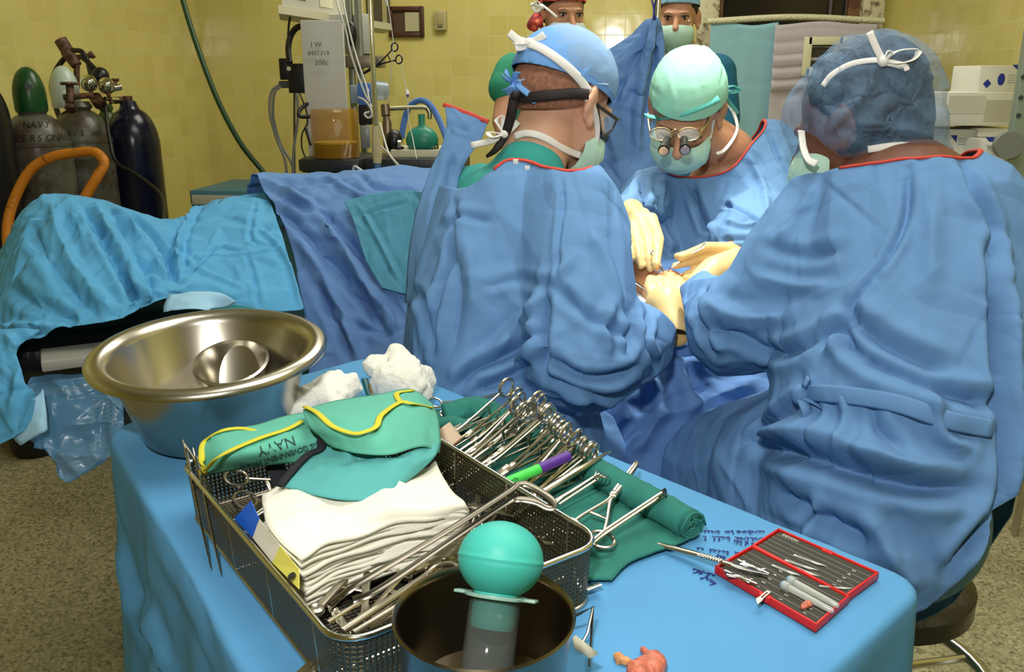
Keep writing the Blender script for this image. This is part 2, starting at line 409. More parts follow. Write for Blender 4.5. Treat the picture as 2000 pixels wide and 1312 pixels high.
# worn door with its frame
def worn(name, a, bcol, sc=14, lo=.46, hi=.54):
    m = mat(name, a, .6, bump=[('noise', 60, .2, .004)]); nt = m.node_tree; N = nt.nodes; L = nt.links
    tc = N.new('ShaderNodeTexCoord'); n = N.new('ShaderNodeTexNoise'); n.inputs['Scale'].default_value = sc; n.inputs['Detail'].default_value = 8; n.inputs['Roughness'].default_value = .7
    L.new(tc.outputs['Object'], n.inputs['Vector']); r = N.new('ShaderNodeMapRange'); r.inputs[1].default_value = lo; r.inputs[2].default_value = hi; L.new(n.outputs['Fac'], r.inputs[0])
    x = N.new('ShaderNodeMix'); x.data_type = 'RGBA'; x.inputs[6].default_value = (*s2l(a), 1); x.inputs[7].default_value = (*s2l(bcol), 1); L.new(r.outputs[0], x.inputs[0]); L.new(x.outputs[2], N['Principled BSDF'].inputs['Base Color']); return m
m_jamb = worn('peeling_paint', (196, 190, 158), (110, 88, 60), 18, .5, .6)
m_wood = worn('door_wood', (120, 84, 52), (92, 60, 36), 9)
dr = thing('door_1', None, None, ((DX0+DX1)/2, RY1, 0)); dr['kind'] = 'structure'
jw = .11
f = MB(); f.box((DX0+jw/2, RY1+.0, DZ/2), (jw, .14, DZ), bev=.006); f.box((DX1-jw/2, RY1+.0, DZ/2), (jw, .14, DZ), bev=.006); f.box(((DX0+DX1)/2, RY1, DZ-.05), (DX1-DX0, .14, .1), bev=.006)
f.build('door_frame', m_jamb, dr)
f = MB(); f.box((DX1-jw-.03, RY1+.02, DZ/2), (.06, .06, DZ-.12)); f.box((DX0+jw+.012, RY1+.02, DZ/2), (.024, .06, DZ-.12)); f.box(((DX0+DX1)/2, RY1+.03, .6), (DX1-DX0-.24, .04, 1.1)); f.build('door_leaf', m_wood, dr)
f = MB(); f.box(((DX0+DX1)/2, RY1+.07, 1.7), (DX1-DX0-.2, .012, 1.15)); f.build('glass_panel', mat('dark_glass', (34, 30, 26), .12, spec=.6), dr)
xm = PY(1626, 20, RY1).x
for dx in (0, .085): MB().cyl((xm+dx, RY1+.05, 1.15), (xm+dx, RY1+.05, 2.2), .014, n=10).build('door_bar', mat('bar_grey', (90, 84, 84), .4, .6), dr)

# hung sheets in front of the door
m_sheetb = mat('hung_blue', (132, 178, 190), .85, bump=[('noise', 300, .15, .001), ('crease', 5, .15, .01)])
m_sheetg = mat('hung_grey', (176, 170, 176), .85, bump=[('noise', 300, .15, .001), ('crease', 4, .2, .012)])
YS = RY1-.25
def hang(name, x0, x1, ztop, zbot, m, label, y, amp=.012, seed=1, parent=None, folds=()):
    r = random.Random(seed); ph = [r.uniform(0, 6) for _ in range(4)]; G = []
    nz = 60; nx = 40
    for i in range(nz+1):
        t = i/nz; row = []
        for j in range(nx+1):
            u = j/nx; x = x0+(x1-x0)*u
            yy = y+amp*t*(sin(9*u+ph[0])+.5*sin(21*u+ph[1]+2*t))+sum(a*math.exp(-((t-c)/w_)**2) for c, w_, a in folds)
            row.append((x, yy, ztop+(zbot-ztop)*t+.008*sin(7*u+ph[2])*(1-t)))
        G.append(row)
    o = MB().sheet(G).build(name, m, parent, ang=180, solid=.002); 
    if label: tag(o, label, 'sheet')
    return o
zt = PY(1500, 46, YS).z
xa, xb, xc = PY(1388, 60, YS).x, PY(1512, 60, YS).x, PY(1712, 60, YS).x
hang('hanging_sheet', xa, xb+.02, zt, .45, m_sheetb, 'pale blue cloth sheet hanging from the mesh rail in front of the worn door', YS, seed=2)
hang('hanging_sheet', xb, xc, zt, .45, m_sheetg, 'pale grey cloth sheet with sagging horizontal folds, hanging right of the pale blue sheet', YS-.02, seed=5, folds=[(.05, .006, -.012), (.10, .01, -.02), (.145, .012, -.03), (.20, .012, -.03), (.25, .015, -.03)])
m_net = mat('net_rail', (206, 204, 172), .8, bump=[('facet', 120, .8, .006)])
rl = thing('sheet_rail', 'cream mesh-wrapped rail carrying the two hanging sheets at the door', 'rail', (xa, YS, zt))
MB().tube(spl([(xa-.02, YS, zt+.012), ((xa+xc)/2, YS, zt+.03), (xc+.03, YS, zt+.008)], 12), .016, 10).build('rail_bar', m_net, rl)
for xx in (xa-.02, xc+.03): MB().tube([(xx, YS, zt+.01), (xx, RY1-.065, zt+.012)], .008, 8).build('bracket', m_net, rl)
# cream switch frame behind the net cap
fr = thing('notice_frame', 'cream frame around a dark opening, fixed to the grey hanging sheet', 'frame', PY(1610, 100, YS-.05))
p0 = PY(1578, 80, YS-.04); p1 = PY(1640, 140, YS-.04); wq, hq = p1.x-p0.x, p0.z-p1.z; q = MB()
for sx in (0, 1): q.box((p0.x+wq*sx, YS-.045, p0.z-hq/2), (.04, .03, hq+.04), bev=.004)
for sx in (0, 1): q.box((p0.x+wq/2, YS-.045, p0.z-hq*sx), (wq, .03, .04), bev=.004)
q.build('frame_border', mat('cream_pl', (206, 206, 172), .5), fr)
MB().box((p0.x+wq/2, YS-.035, p0.z-hq/2), (wq, .006, hq)).build('frame_inset', mat('dark_inset', (50, 46, 34), .6), fr)
# small picture frame and wall box on the back wall
pc = PY(800, 42, RY1); pf = thing('picture_frame', 'dark brown wooden frame holding a small pale card on the tiled wall', 'frame', (pc.x, RY1, pc.z))
a, b_ = PY(762, 17, RY1-.02), PY(824, 68, RY1-.02); W_, H_ = b_.x-a.x, a.z-b_.z; cx, cz = (a.x+b_.x)/2, (a.z+b_.z)/2; q = MB()
for s_ in (-1, 1): q.box((cx+s_*W_/2, RY1-.012, cz), (.025, .024, H_+.025), bev=.004); q.box((cx, RY1-.012, cz+s_*H_/2), (W_, .024, .025), bev=.004)
q.build('wooden_frame', mat('dark_wood', (70, 40, 26), .4), pf)
MB().box((cx, RY1-.004, cz), (W_, .008, H_)).build('backing', mat('back_brown', (78, 56, 40), .6), pf)
MB().box((cx+.035, RY1-.011, cz), (.085, .006, H_*.72)).build('card', mat('card_beige', (176, 170, 136), .6), pf)
a, b_ = PY(848, 21, RY1-.03), PY(872, 59, RY1-.03)
tb_ = thing('thermostat', 'small beige wall box on the tiles right of the dark frame', 'wall box', ((a.x+b_.x)/2, RY1, b_.z))
MB().box(((a.x+b_.x)/2, RY1-.02, (a.z+b_.z)/2), (b_.x-a.x, .04, a.z-b_.z), bev=.006).build('housing', mat('beige_pl', (176, 166, 118), .5), tb_)
MB().box(((a.x+b_.x)/2, RY1-.042, (a.z+b_.z)/2+.01), ((b_.x-a.x)*.7, .004, (a.z-b_.z)*.6), bev=.001).build('cover', mat('beige_pl2', (160, 150, 104), .5), tb_)
MB().box(((a.x+b_.x)/2, RY1-.043, b_.z+.02), (.03, .006, .008)).build('slider', mat('dark_sl', (90, 84, 60), .5), tb_)
# ============================================================ people
def m_gown(name, rgb, sc=7): return mat(name, rgb, .82, bump=[('noise', 420, .12, .0008), ('crease', sc, .32, .006), ('noise', 22, .18, .006)], var=.05, vscale=9, spec=.25)
gownA = m_gown('gown_blue', (94, 135, 182)); gownB = m_gown('gown_blue_b', (97, 137, 181), 9)
redtrim = mat('red_trim', (196, 64, 52), .6, bump=[('weave', 200, .3, .001)])
teal = mat('scrub_teal', (44, 146, 140), .85, bump=[('noise', 200, .2, .001), ('crease', 8, .2, .004)])
green = mat('scrub_green', (38, 134, 104), .85, bump=[('noise', 200, .2, .001), ('crease', 8, .3, .004)])
navy = mat('scrub_petrol', (18, 92, 122), .85, bump=[('crease', 8, .3, .004)])
skinA = mat('skin_a', (206, 160, 134), .5, bump=[('noise', 260, .12, .0006), ('noise', 30, .1, .002)], var=.07, vscale=30, sss=.08)
skinB = mat('skin_b', (188, 138, 108), .5, bump=[('noise', 260, .12, .0006)], var=.07, vscale=30, sss=.08)
skinC = mat('skin_c', (104, 66, 48), .5, bump=[('noise', 260, .12, .0006)], var=.07, vscale=30, sss=.05)
hairm = mat('dark_hair', (26, 20, 18), .55, bump=[('noise', 160, .8, .004)], var=.3, vscale=80)
white = mat('tie_white', (226, 226, 224), .8, bump=[('weave', 240, .3, .001)])
maskm = mat('mask_mint', (176, 214, 198), .85, bump=[('noise', 220, .12, .001), ('crease', 18, .25, .002)])
maskw = mat('mask_white', (188, 202, 196), .85, bump=[('noise', 220, .12, .001), ('crease', 18, .25, .002)])
glovem = mat('latex_glove', (216, 188, 132), .42, bump=[('noise', 40, .25, .002), ('noise', 14, .2, .004)], spec=.4, sss=.1)
blackm = mat('black_strap', (24, 14, 18), .7)
blackp = mat('black_plastic', (18, 18, 20), .35)
steel = mat('steel', (196, 194, 184), .22, 1, bump=[('noise', 30, .05, .001)])
glassm = mat('clear_glass', (235, 245, 240), .03, trans=1, ior=1.3)

def frame(F, U):
    y = Vector(F).normalized(); z = Vector(U); z = (z-y*z.dot(y)).normalized(); x = y.cross(z)
    return Matrix((x, y, z)).transposed()          # local x right, y forward, z up
def head_prims(O, R, s=1.0, neck=None, ears=True):
    O = Vector(O); f = lambda x, y, z: O+R @ Vector((x*s, y*s, z*s)); S = lambda *r: tuple(q*s for q in r)
    p = [('e', f(0, -.012, .03), S(.077, .096, .088), R), ('e', f(0, .03, -.03), S(.064, .066, .082), R), ('e', f(0, .055, -.088), S(.036, .034, .026), R),
         ('e', f(.034, .055, -.03), S(.026, .03, .03), R), ('e', f(-.034, .055, -.03), S(.026, .03, .03), R), ('e', f(0, .08, .014), S(.052, .02, .013), R),
         (f(0, .094, -.002), .009*s, f(0, .118, -.038), .0125*s), ('e', f(.011, .104, -.042), S(.009, .01, .008), R), ('e', f(-.011, .104, -.042), S(.009, .01, .008), R),
         ('e', f(0, .092, -.066), S(.025, .012, .007), R), ('e', f(0, .09, -.075), S(.022, .012, .007), R)]
    if ears:
        for sx in (-1, 1):
            E = R @ Euler((radians(-12), 0, radians(22*sx))).to_matrix()
            p += [('e', f(.078*sx, -.008, -.008), S(.008, .021, .034), E), ('e', f(.085*sx, -.016, -.002), S(.006, .014, .03), E), ('e', f(.08*sx, .002, -.036), S(.008, .01, .013), E)]
    if neck is not None: p += [(f(0, -.02, -.06), .056*s, Vector(neck), .062*s)]
    return p
def bvh_of(*objs):
    V = []; Fc = []
    for o in objs:
        k = len(V); V += [tuple(v.co) for v in o.data.vertices]; Fc += [tuple(k+i for i in p.vertices) for p in o.data.polygons]
    return BVHTree.FromPolygons(V, Fc)
def on(b, pts, off=.003, n=6, dd=1.6):
    """pixel path laid on the surface in tree b; misses keep the previous depth"""
    out = []; last = None
    for q in spl(pts, n):
        r = Vector(ray(q[0], q[1])); L = r.length; h = b.ray_cast(Vector(_C), r.normalized())
        if h[0] is not None: d = h[3]/L-off; last = d
        else: d = last if last is not None else dd
        out.append(d)
    out = list(np.convolve(np.pad(out, 4, mode='edge'), np.ones(9)/9, 'valid')) if len(out) > 5 else out
    return [P(q[0], q[1], d) for q, d in zip(spl(pts, n), out)]
def strap(name, path, w_, m, parent, flat=.22, up=None, n=8):
    return MB().tube(path, w_/2, n, flat=flat, up=up if up is not None else tuple(-_f)).build(name, m, parent, ang=180)
def inpoly(x, y, poly):
    c = False; j = len(poly)-1
    for i in range(len(poly)):
        xi, yi = poly[i]; xj, yj = poly[j]
        if (yi > y) != (yj > y) and x < (xj-xi)*(y-yi)/(yj-yi)+xi: c = not c
        j = i
    return c
def topix(co):
    v = np.array(co)-_C; d = v@_f; return 1000+FPX*(v@_r)/d, 656-FPX*(v@_u)/d, d
def cutpoly(poly, dmin=0, dmax=9):
    def f(co):
        x, y, d = topix(co); return dmin < d < dmax and inpoly(x, y, poly)
    return f
def capmod(R, O, amp=.003, seed=0, n=60, L=(.03, .09)):
    return lambda me: foldify(me, (), n, L, (.003, .006), (amp*.4, amp), seed=seed)
def hand(name, wrist, palm, tips, width, m, parent, vox=.0028, r=.0088, knuck=None, side=None, cuff=True, thumb=None, lift=.012):
    """wrist/palm points; tips: four fingertips (index..little); side: vector across the knuckles; thumb: tip; fingers bend over lift"""
    wrist = Vector(wrist); palm = Vector(palm); side = Vector(side).normalized(); ax = (palm-wrist).normalized(); nrm = side.cross(ax).normalized()
    if nrm.dot(Vector(_C)-palm) < 0 and lift > 0: pass
    pr = [(wrist-ax*.03, .027, wrist, .026)]
    for i in range(4):
        k = palm+side*width*(i-1.5)/3+ax*(.006 if i in (1, 2) else -.002)
        pr.append((wrist+side*width*.6*(i-1.5)/3, .017, k, .0125))
        t = Vector(tips[i]); up_ = nrm*lift*(-1 if nrm.dot(Vector((0, 0, 1))) < 0 else 1)
        a = k.lerp(t, .42)+up_; b = k.lerp(t, .76)+up_*.75
        rr = r*(.86 if i == 3 else 1)
        pr += [(k, rr*1.15, a, rr*1.05), (a, rr*1.03, b, rr*.95), (b, rr*.93, t, rr*.8)]
    if thumb is not None:
        tb0 = wrist.lerp(palm, .3)-side*width*.5; t = Vector(thumb); mid = tb0.lerp(t, .5)+(tb0-wrist.lerp(palm, .3)).normalized()*.012
        pr += [(wrist.lerp(palm, .2), .02, tb0, .016), (tb0, .015, mid, .0115), (mid, .0112, t, .009)]
    o = blob(name, pr, vox, m, parent, smooth=5)
    return o
def bow(name, c, tails, loops, w_, m, parent):
    """knot at c (px,py,d); loops closed, tails open - pixel/depth paths"""
    mb = MB(); cc = P(*c); up = tuple(-_f)
    mb.ball(cc, (w_*.7, w_*.6, w_*.7), 8)
    for t in tails: mb.tube([P(*q) for q in spl([c]+t, 6)], w_/2, 8, flat=.2, up=up)
    for l in loops: mb.tube([P(*q) for q in spl([c]+l+[c], 8)], w_/2, 8, flat=.2, up=(0, 0, 1))
    return mb.build(name, m, parent, ang=180)

# ---------------------------------------------------------------- surgeon on the left (seen from behind)
A = thing('surgeon', 'seated surgeon with blue cap and black head strap, back toward us, left of the hands', 'person', P(985, 960, 1.6))
oA = P(1100, 196, 1.66); RA = frame((.60, .70, -.40), (-.02, -.05, 1))
pr = head_prims(oA, RA, 1.04, P(1040, 318, 1.66))
pr += QP((1040, 318, 1.66, .058), (1010, 430, 1.67, .09), (990, 600, 1.64, .12), (985, 900, 1.62, .13)) + QP((932, 415, 1.74, .038), (1115, 415, 1.56, .05)) + QP((1115, 420, 1.53, .05), (1140, 690, 1.45, .045), (1280, 650, 1.57, .020)) \
    + QP((985, 900, 1.62, .12), (1240, 880, 1.8, .08), (1250, 1150, 1.8, .06)) + QP((932, 420, 1.76, .038), (1020, 640, 1.95, .04), (1230, 590, 1.82, .03))
bodyA = blob('body', pr, .0055, skinA, A, smooth=4)
# cap: shell over the cranium, open below
def shell(name, O, R, rad, cen, zcut, m, parent, vox=.006, fold=None, tilt=0, extra=()):
    O = Vector(O); c = O+R @ Vector(cen); n = R @ Vector((0, -sin(tilt), cos(tilt)))
    o = blob(name, [('e', c, rad, R)]+list(extra), vox, m, parent, smooth=6, plane=(O+n*zcut, n), mod=fold)
    q = o.modifiers.new('solid', 'SOLIDIFY'); q.thickness = .0015; q.offset = 0
    return o
capm = mat('cap_blue', (108, 158, 220), .85, bump=[('noise', 500, .15, .0006), ('noise', 26, .35, .004)], spec=.2)
f_ = lambda x, y, z: oA+RA @ Vector((x, y, z))
netm = mat('hair_net', (150, 186, 214), .7, alpha=.36, bump=[('noise', 60, .4, .002)])
nA = shell('hair_net', oA, RA, (.088, .110, .094), (.003, -.010, .041), .035, netm, A, fold=capmod(RA, oA, .0015, 2, 16))
capA = shell('scrub_cap', oA, RA, (.088, .113, .097), (0, -.014, .033), .024, capm, A, tilt=radians(2), fold=capmod(RA, oA, .0026, 5, 22, (.08, .22)))
hA = shell('hair', oA, RA, (.0832, .1035, .08), (0, -.014, .006), -.002, mat('cropped_hair', (136, 94, 74), .8, bump=[('noise', 300, .6, .001)], var=.3, vscale=120), A, tilt=radians(30), vox=.005)
bA = bvh_of(bodyA, capA, nA, hA)
# crumpled knot of the cap behind the head
mb = MB()
rr = random.Random(3)
for k in range(9):
    a = rr.uniform(0, 6.28); mb.tube([P(*q) for q in spl([(1003, 160, 1.60), (1003+14*cos(a), 158+16*sin(a), 1.585), (1000+26*cos(a+.5), 160+26*sin(a+.5), 1.6)], 5)], [.004, .008, .003], 8, flat=.35, up=(rr.random(), rr.random(), 1))
mb.tube(on(bA, [(1010, 165), (1025, 178), (1040, 190), (1046, 201)], .006), .006, 8, flat=.3, up=tuple(-_f))
mb.build('cap_knot', capm, capA, ang=180)
strap('cap_seam', on(bA, [(1010, 158), (1060, 150), (1120, 158), (1188, 165)], .0015), .0022, mat('seam', (160, 196, 230), .8), capA, flat=.6)
# masks and ties
fa = lambda x, y, z: oA+RA @ Vector((x*1.07, y*1.07, z*1.07))
blob('mask', [('e', fa(0, .056, -.066), (.068, .064, .052), RA), ('e', fa(0, .044, -.09), (.056, .052, .038), RA)], .005, maskm, A, cut=lambda co: (RA.inverted() @ (co-oA)).y < .028, mod=capmod(RA, oA, .003, 4, 40))
st = strap('mask_tie', on(bA, [(1150, 180), (1128, 150), (1095, 120), (1060, 96), (1034, 85)], .004), .0165, white, A)
strap('mask_tie', on(bA, [(1146, 190), (1160, 215), (1166, 250), (1160, 285), (1136, 306)], .004), .012, white, A)
strap('mask_tie', on(bA, [(1136, 304), (1105, 292), (1062, 268), (1030, 260), (1005, 266)], .005), .014, white, A)
bow('tie_bow', (1034, 85, 1.575), [[(1012, 78, 1.57), (994, 64, 1.565)], [(1050, 78, 1.565), (1064, 68, 1.56)], [(1018, 92, 1.57), (1006, 92, 1.565)], [(1055, 92, 1.57), (1074, 90, 1.565)]], [[(1020, 74, 1.58), (1008, 86, 1.57)]], .015, white, A)
bow('tie_bow', (985, 262, 1.60), [[(960, 275, 1.6), (920, 284, 1.61)], [(1000, 250, 1.6), (1012, 238, 1.6)]], [[(970, 235, 1.6), (983, 228, 1.6)], [(955, 258, 1.6), (962, 268, 1.59)]], .012, white, A)
# black loupe strap
strap('loupe_strap', on(bA, [(1150, 184), (1120, 182), (1070, 186), (1030, 190), (1008, 192)], .009), .019, blackm, A, flat=.25)
mb = MB(); mb.ball(P(1006, 187, 1.575), .009, 8); mb.tube([P(*q) for q in spl([(1004, 190, 1.575), (1000, 215, 1.58), (994, 240, 1.59), (985, 266, 1.60), (968, 292, 1.6), (950, 306, 1.61)], 6)], [.009, .009, .0085, .007, .003], 8, flat=.35, up=tuple(-_f)); mb.build('strap_end', blackm, A, ang=180)
# loupe glasses
gl = MB(); gl.tube([P(*q) for q in [(1148, 180, 1.60), (1168, 206, 1.62), (1205, 233, 1.66)]], .0035, 8); gl.tube([P(*q) for q in spl([(1205, 233, 1.66), (1194, 254, 1.67), (1178, 268, 1.66)], 5)], .0022, 8); gl.tube([P(*q) for q in spl([(1168, 206, 1.62), (1172, 240, 1.65), (1176, 262, 1.66)], 4)], .0018, 8)
gl.tube([P(*q) for q in [(1205, 233, 1.66), (1210, 232, 1.76)]], .003, 8)
gA = gl.build('loupe_glasses', mat('loupe_frame', (70, 72, 70), .25, .7), A)
MB().add([P(1170, 208, 1.625), P(1204, 234, 1.66), P(1194, 253, 1.668), P(1177, 264, 1.66)], [(0, 1, 2, 3)]).build('lens', mat('lens', (220, 230, 225), .05, alpha=.12, spec=.2), gA, solid=.0015)
MB().tube([P(1162, 257, 1.66), P(1178, 270, 1.70)], .012, 14).build('loupe_barrel', blackp, gA)
# gown
pr = QP((1000, 430, 1.66, .155), (985, 600, 1.62, .178), (975, 800, 1.6, .175), (1000, 980, 1.6, .19)) + QP((1045, 336, 1.625, .082), (1000, 430, 1.64, .14)) + QP((930, 395, 1.72, .08), (905, 520, 1.70, .10), (880, 640, 1.66, .09)) + QP((1075, 352, 1.59, .072), (1122, 415, 1.53, .092)) \
    + QP((930, 392, 1.72, .078), (1060, 352, 1.62, .078)) + QP((1122, 415, 1.53, .092), (1125, 560, 1.47, .094), (1135, 690, 1.42, .098), (1232, 672, 1.50, .076), (1296, 640, 1.585, .036)) \
    + QP((1000, 980, 1.6, .19), (1190, 900, 1.76, .13), (1290, 930, 1.85, .12), (1290, 1180, 1.85, .12)) + QP((880, 640, 1.66, .09), (900, 800, 1.6, .12), (920, 1100, 1.58, .15))
cutA1 = cutpoly([(700, 150), (892, 372), (985, 276), (1045, 300), (1116, 334), (1180, 300), (1180, 100)], 1.0, 1.9)
endA = P(1304, 632, 1.605)
gA_ = blob('gown', pr, .0145, gownA, A, smooth=6, cut=lambda co: cutA1(co) or (co-endA).length < .038 or co.z < .42)
FA = [([(1065, 555), (1062, 620), (1060, 680), (1062, 730)], .010, -.024), ([(1068, 550), (1130, 600), (1190, 640), (1240, 660)], .009, -.012), ([(1070, 690), (1120, 730), (1180, 738), (1250, 715)], .008, -.016), ([(1075, 735), (1130, 760), (1190, 770), (1250, 750)], .008, -.012), ([(1120, 500), (1080, 550), (1045, 600), (990, 660), (950, 700)], .010, .010),
      ([(1095, 330), (1100, 400), (1090, 480), (1092, 560)], .004, -.006), ([(890, 400), (880, 500), (850, 600), (845, 690)], .008, -.014), ([(900, 400), (920, 520), (930, 620)], .02, .008), ([(1060, 640), (1000, 690), (930, 720), (890, 760)], .009, -.016), ([(1050, 700), (980, 745), (930, 760)], .009, -.012),
      ([(1225, 600), (1235, 640), (1225, 690)], .008, -.014), ([(1265, 610), (1262, 660), (1280, 720)], .007, -.014), ([(1200, 590), (1180, 640), (1190, 700)], .01, .010), ([(1150, 450), (1190, 520), (1215, 590)], .012, .008), ([(870, 440), (900, 560), (880, 700)], .01, -.008), ([(945, 560), (1010, 545), (1070, 560)], .008, -.006),
      ([(955, 430), (900, 425), (860, 450)], .008, -.008), ([(1110, 790), (1180, 800), (1230, 830)], .012, -.02), ([(800, 560), (830, 600), (840, 680)], .01, -.012)]
soften(gA_, grow=.035, pin=.3, grav=.2, bend=.05, sub=2, pinf=lambda V: np.where(np.linalg.norm(V-np.array(endA), axis=1) < .06, 1, 0), post=lambda me: (facet(me, .065, .007, .8, 1), foldify(me, FA, 150, (.05, .26), (.003, .008), (.0006, .0028), pref=(0, -.1, 1), jit=.9, seed=11)))
# scrub top shows at the open back
blob('scrub_top', QP((1035, 335, 1.64, .066), (985, 440, 1.68, .118), (975, 560, 1.66, .125)) + QP((935, 385, 1.73, .066), (1070, 385, 1.64, .058)), .008, teal, A, mod=lambda me: foldify(me, (), 60, (.04, .14), (.004, .008), (.001, .004), seed=5))
# gown flap standing up behind the shoulder, red trims, snaps
G = gridctl([[P(868, 204, 1.74), P(900, 216, 1.735), P(930, 228, 1.73), P(953, 238, 1.72)], [P(872, 240, 1.72), P(892, 250, 1.71), P(920, 262, 1.71), P(940, 272, 1.71)], [P(862, 290, 1.70), P(880, 296, 1.69), P(898, 302, 1.69), P(912, 312, 1.69)], [P(838, 340, 1.68), P(856, 350, 1.67), P(876, 352, 1.67), P(893, 358, 1.68)], [P(806, 450, 1.64), P(830, 460, 1.60), P(856, 460, 1.59), P(884, 450, 1.60)], [P(790, 590, 1.60), P(815, 600, 1.55), P(842, 600, 1.53), P(868, 600, 1.52)]], 8, 8)
fl = MB().sheet(G).build('gown_flap', gownA, A, ang=180); foldify(fl.data, [([(882, 250), (900, 262), (925, 266)], .004, -.008), ([(885, 300), (872, 360), (850, 440)], .008, .01)], 50, (.03, .1), (.003, .006), (.001, .003), seed=4); q = fl.modifiers.new('s', 'SOLIDIFY'); q.thickness = .0015
strap('red_trim', [P(*q) for q in spl([(866, 204, 1.738), (900, 216, 1.732), (930, 228, 1.728), (954, 238, 1.718)], 5)], .0095, redtrim, fl, flat=.35)
NA = [(966, 277), (985, 278), (1010, 290), (1050, 305), (1080, 317), (1112, 331)]
TRIMS = [(A, gA_, lambda p: topix(p)[0] > 962 and topix(p)[1] < 380)]
DOTS = [(A, gA_, [(1007, 316), (1030, 329)])]

# gloved hand of A under the foot
endc = P(1306, 622, 1.62)
gl_ = blob('glove', [(P(1322, 650, 1.60), .026, P(1312, 628, 1.615), .028), (P(1312, 628, 1.615), .028, P(1302, 600, 1.64), .036), ('e', P(1301, 598, 1.645), (.041, .034, .040))] + [(P(1280+i*14, 590, 1.645), .014, P(1268+i*19, 562-3*(i % 2), 1.668), .0112) for i in range(4)] + [(P(1268+i*19, 562-3*(i % 2), 1.668), .0108, P(1270+i*18, 545, 1.70), .0092) for i in range(4)] + [(P(1270+i*18, 545, 1.70), .009, P(1284+i*12, 546, 1.728), .008) for i in range(4)] + [(P(1325, 590, 1.64), .017, P(1345, 568, 1.66), .011), (P(1345, 568, 1.66), .011, P(1338, 552, 1.69), .009)], .003, glovem, A, smooth=6, cut=lambda co: (co-P(1322, 660, 1.585)).length < .018)

# ---------------------------------------------------------------- surgeon in the middle (faces us, looking down through loupes)
B = thing('surgeon', 'surgeon facing the viewer with mint cap and loupes, bent over his gloved hands', 'person', P(1400, 640, 2.1))
oB = P(1340, 212, 2.0); RB = frame((-.16, -.80, -.58), (.02, -.52, .9))
pr = head_prims(oB, RB, 1.0, P(1425, 300, 2.13))
pr += QP((1425, 300, 2.13, .06), (1400, 420, 2.2, .12), (1400, 640, 2.15, .12)) + QP((1300, 390, 2.18, .04), (1505, 340, 2.2, .045)) + QP((1530, 345, 2.15, .045), (1500, 440, 2.05, .04), (1430, 500, 1.82, .03)) + QP((1285, 390, 2.14, .032), (1240, 404, 1.98, .026), (1236, 425, 1.9, .022)) + QP((1400, 640, 2.15, .12), (1380, 900, 2.1, .1), (1390, 1150, 2.1, .08))
bodyB = blob('body', pr, .0052, skinB, B, smooth=4)
capBm = mat('cap_mint', (150, 208, 186), .85, bump=[('noise', 400, .1, .0006), ('noise', 28, .4, .004)], spec=.2)
capB = shell('scrub_cap', oB, RB, (.088, .112, .1), (0, -.012, .036), .036, capBm, B, tilt=radians(4), vox=.0055, fold=capmod(RB, oB, .0036, 8, 26, (.06, .2)))
hB = shell('hair', oB, RB, (.081, .1, .088), (0, -.014, .026), .005, hairm, B, tilt=radians(28), vox=.005)
bB = bvh_of(bodyB, capB)
bandm = mat('cap_band', (92, 186, 178), .8)
strap('cap_band', on(bB, [(1262, 226), (1290, 230), (1330, 222), (1370, 208), (1404, 192)], .003), .014, bandm, capB, flat=.3)
MB().tube([P(*q) for q in spl([(1408, 176, 2.02), (1430, 168, 2.03), (1444, 175, 2.04), (1430, 180, 2.04), (1412, 178, 2.04), (1420, 195, 2.05), (1436, 215, 2.08), (1440, 222, 2.09)], 6)], .005, 8, flat=.4).build('cap_tie', bandm, capB, ang=180)
fb = lambda x, y, z: oB+RB @ Vector((x, y, z))
mkB = blob('mask', [('e', fb(0, .058, -.062), (.071, .068, .062), RB), ('e', fb(0, .06, -.098), (.05, .045, .034), RB)], .0045, maskm, B, cut=lambda co: (RB.inverted() @ (co-oB)).y < .03 or (RB.inverted() @ (co-oB)).z > -.022, mod=capmod(RB, oB, .003, 6, 40))
mkB.modifiers.new('s', 'SOLIDIFY').thickness = .0015
bB2 = bvh_of(bodyB, mkB)
strap('mask_tie', on(bB2, [(1402, 196), (1396, 225), (1390, 255), (1386, 270)], .004), .008, white, B)
strap('mask_tie', [P(*q) for q in spl([(1400, 300, 1.97), (1415, 293, 2.0), (1434, 268, 2.04), (1440, 245, 2.07), (1430, 215, 2.08), (1416, 200, 2.08)], 6)], .008, white, B)
for sx in (-1, 1): MB().tube([fb(.012*sx, .098, .012), fb(.030*sx, .100, .020), fb(.050*sx, .086, .014)], [.0015, .003, .001], 6, flat=.6).build('eyebrow', hairm, B); MB().tube([fb(.016*sx, .094, -.004), fb(.031*sx, .097, -.010), fb(.046*sx, .086, -.004)], .0022, 6).build('eyelash', hairm, B)
# loupes
gf = mat('gold_frame', (190, 172, 130), .25, .9)
gl = MB(); 
def lensloop(cx, cy, d, rx, ry): return [P(cx+rx*cos(a), cy+ry*sin(a), d) for a in np.linspace(0, 2*pi, 17)[:-1]]
for (cx, cy, d) in ((1291, 262, 1.885), (1346, 262, 1.885)): gl.tube(lensloop(cx, cy, d, 22, 13), .0014, 6, closed=True)
gl.tube([P(*q) for q in spl([(1310, 258, 1.885), (1319, 253, 1.88), (1326, 258, 1.885)], 4)], .0018, 6)
gl.tube([P(*q) for q in spl([(1368, 258, 1.885), (1380, 240, 1.92), (1394, 205, 1.97), (1402, 190, 1.99)], 4)], .0028, 8); gl.tube([P(*q) for q in spl([(1270, 256, 1.885), (1267, 240, 1.92), (1266, 222, 1.96)], 4)], .0025, 8)
gB = gl.build('loupe_glasses', gf, B)
for (cx, cy, d) in ((1291, 262, 1.885), (1346, 262, 1.885)): MB().add(lensloop(cx, cy, d, 21, 12), [tuple(range(16))]).build('lens', mat('lens', (220, 230, 225), .05, alpha=.12, spec=.2), gB, solid=.001)
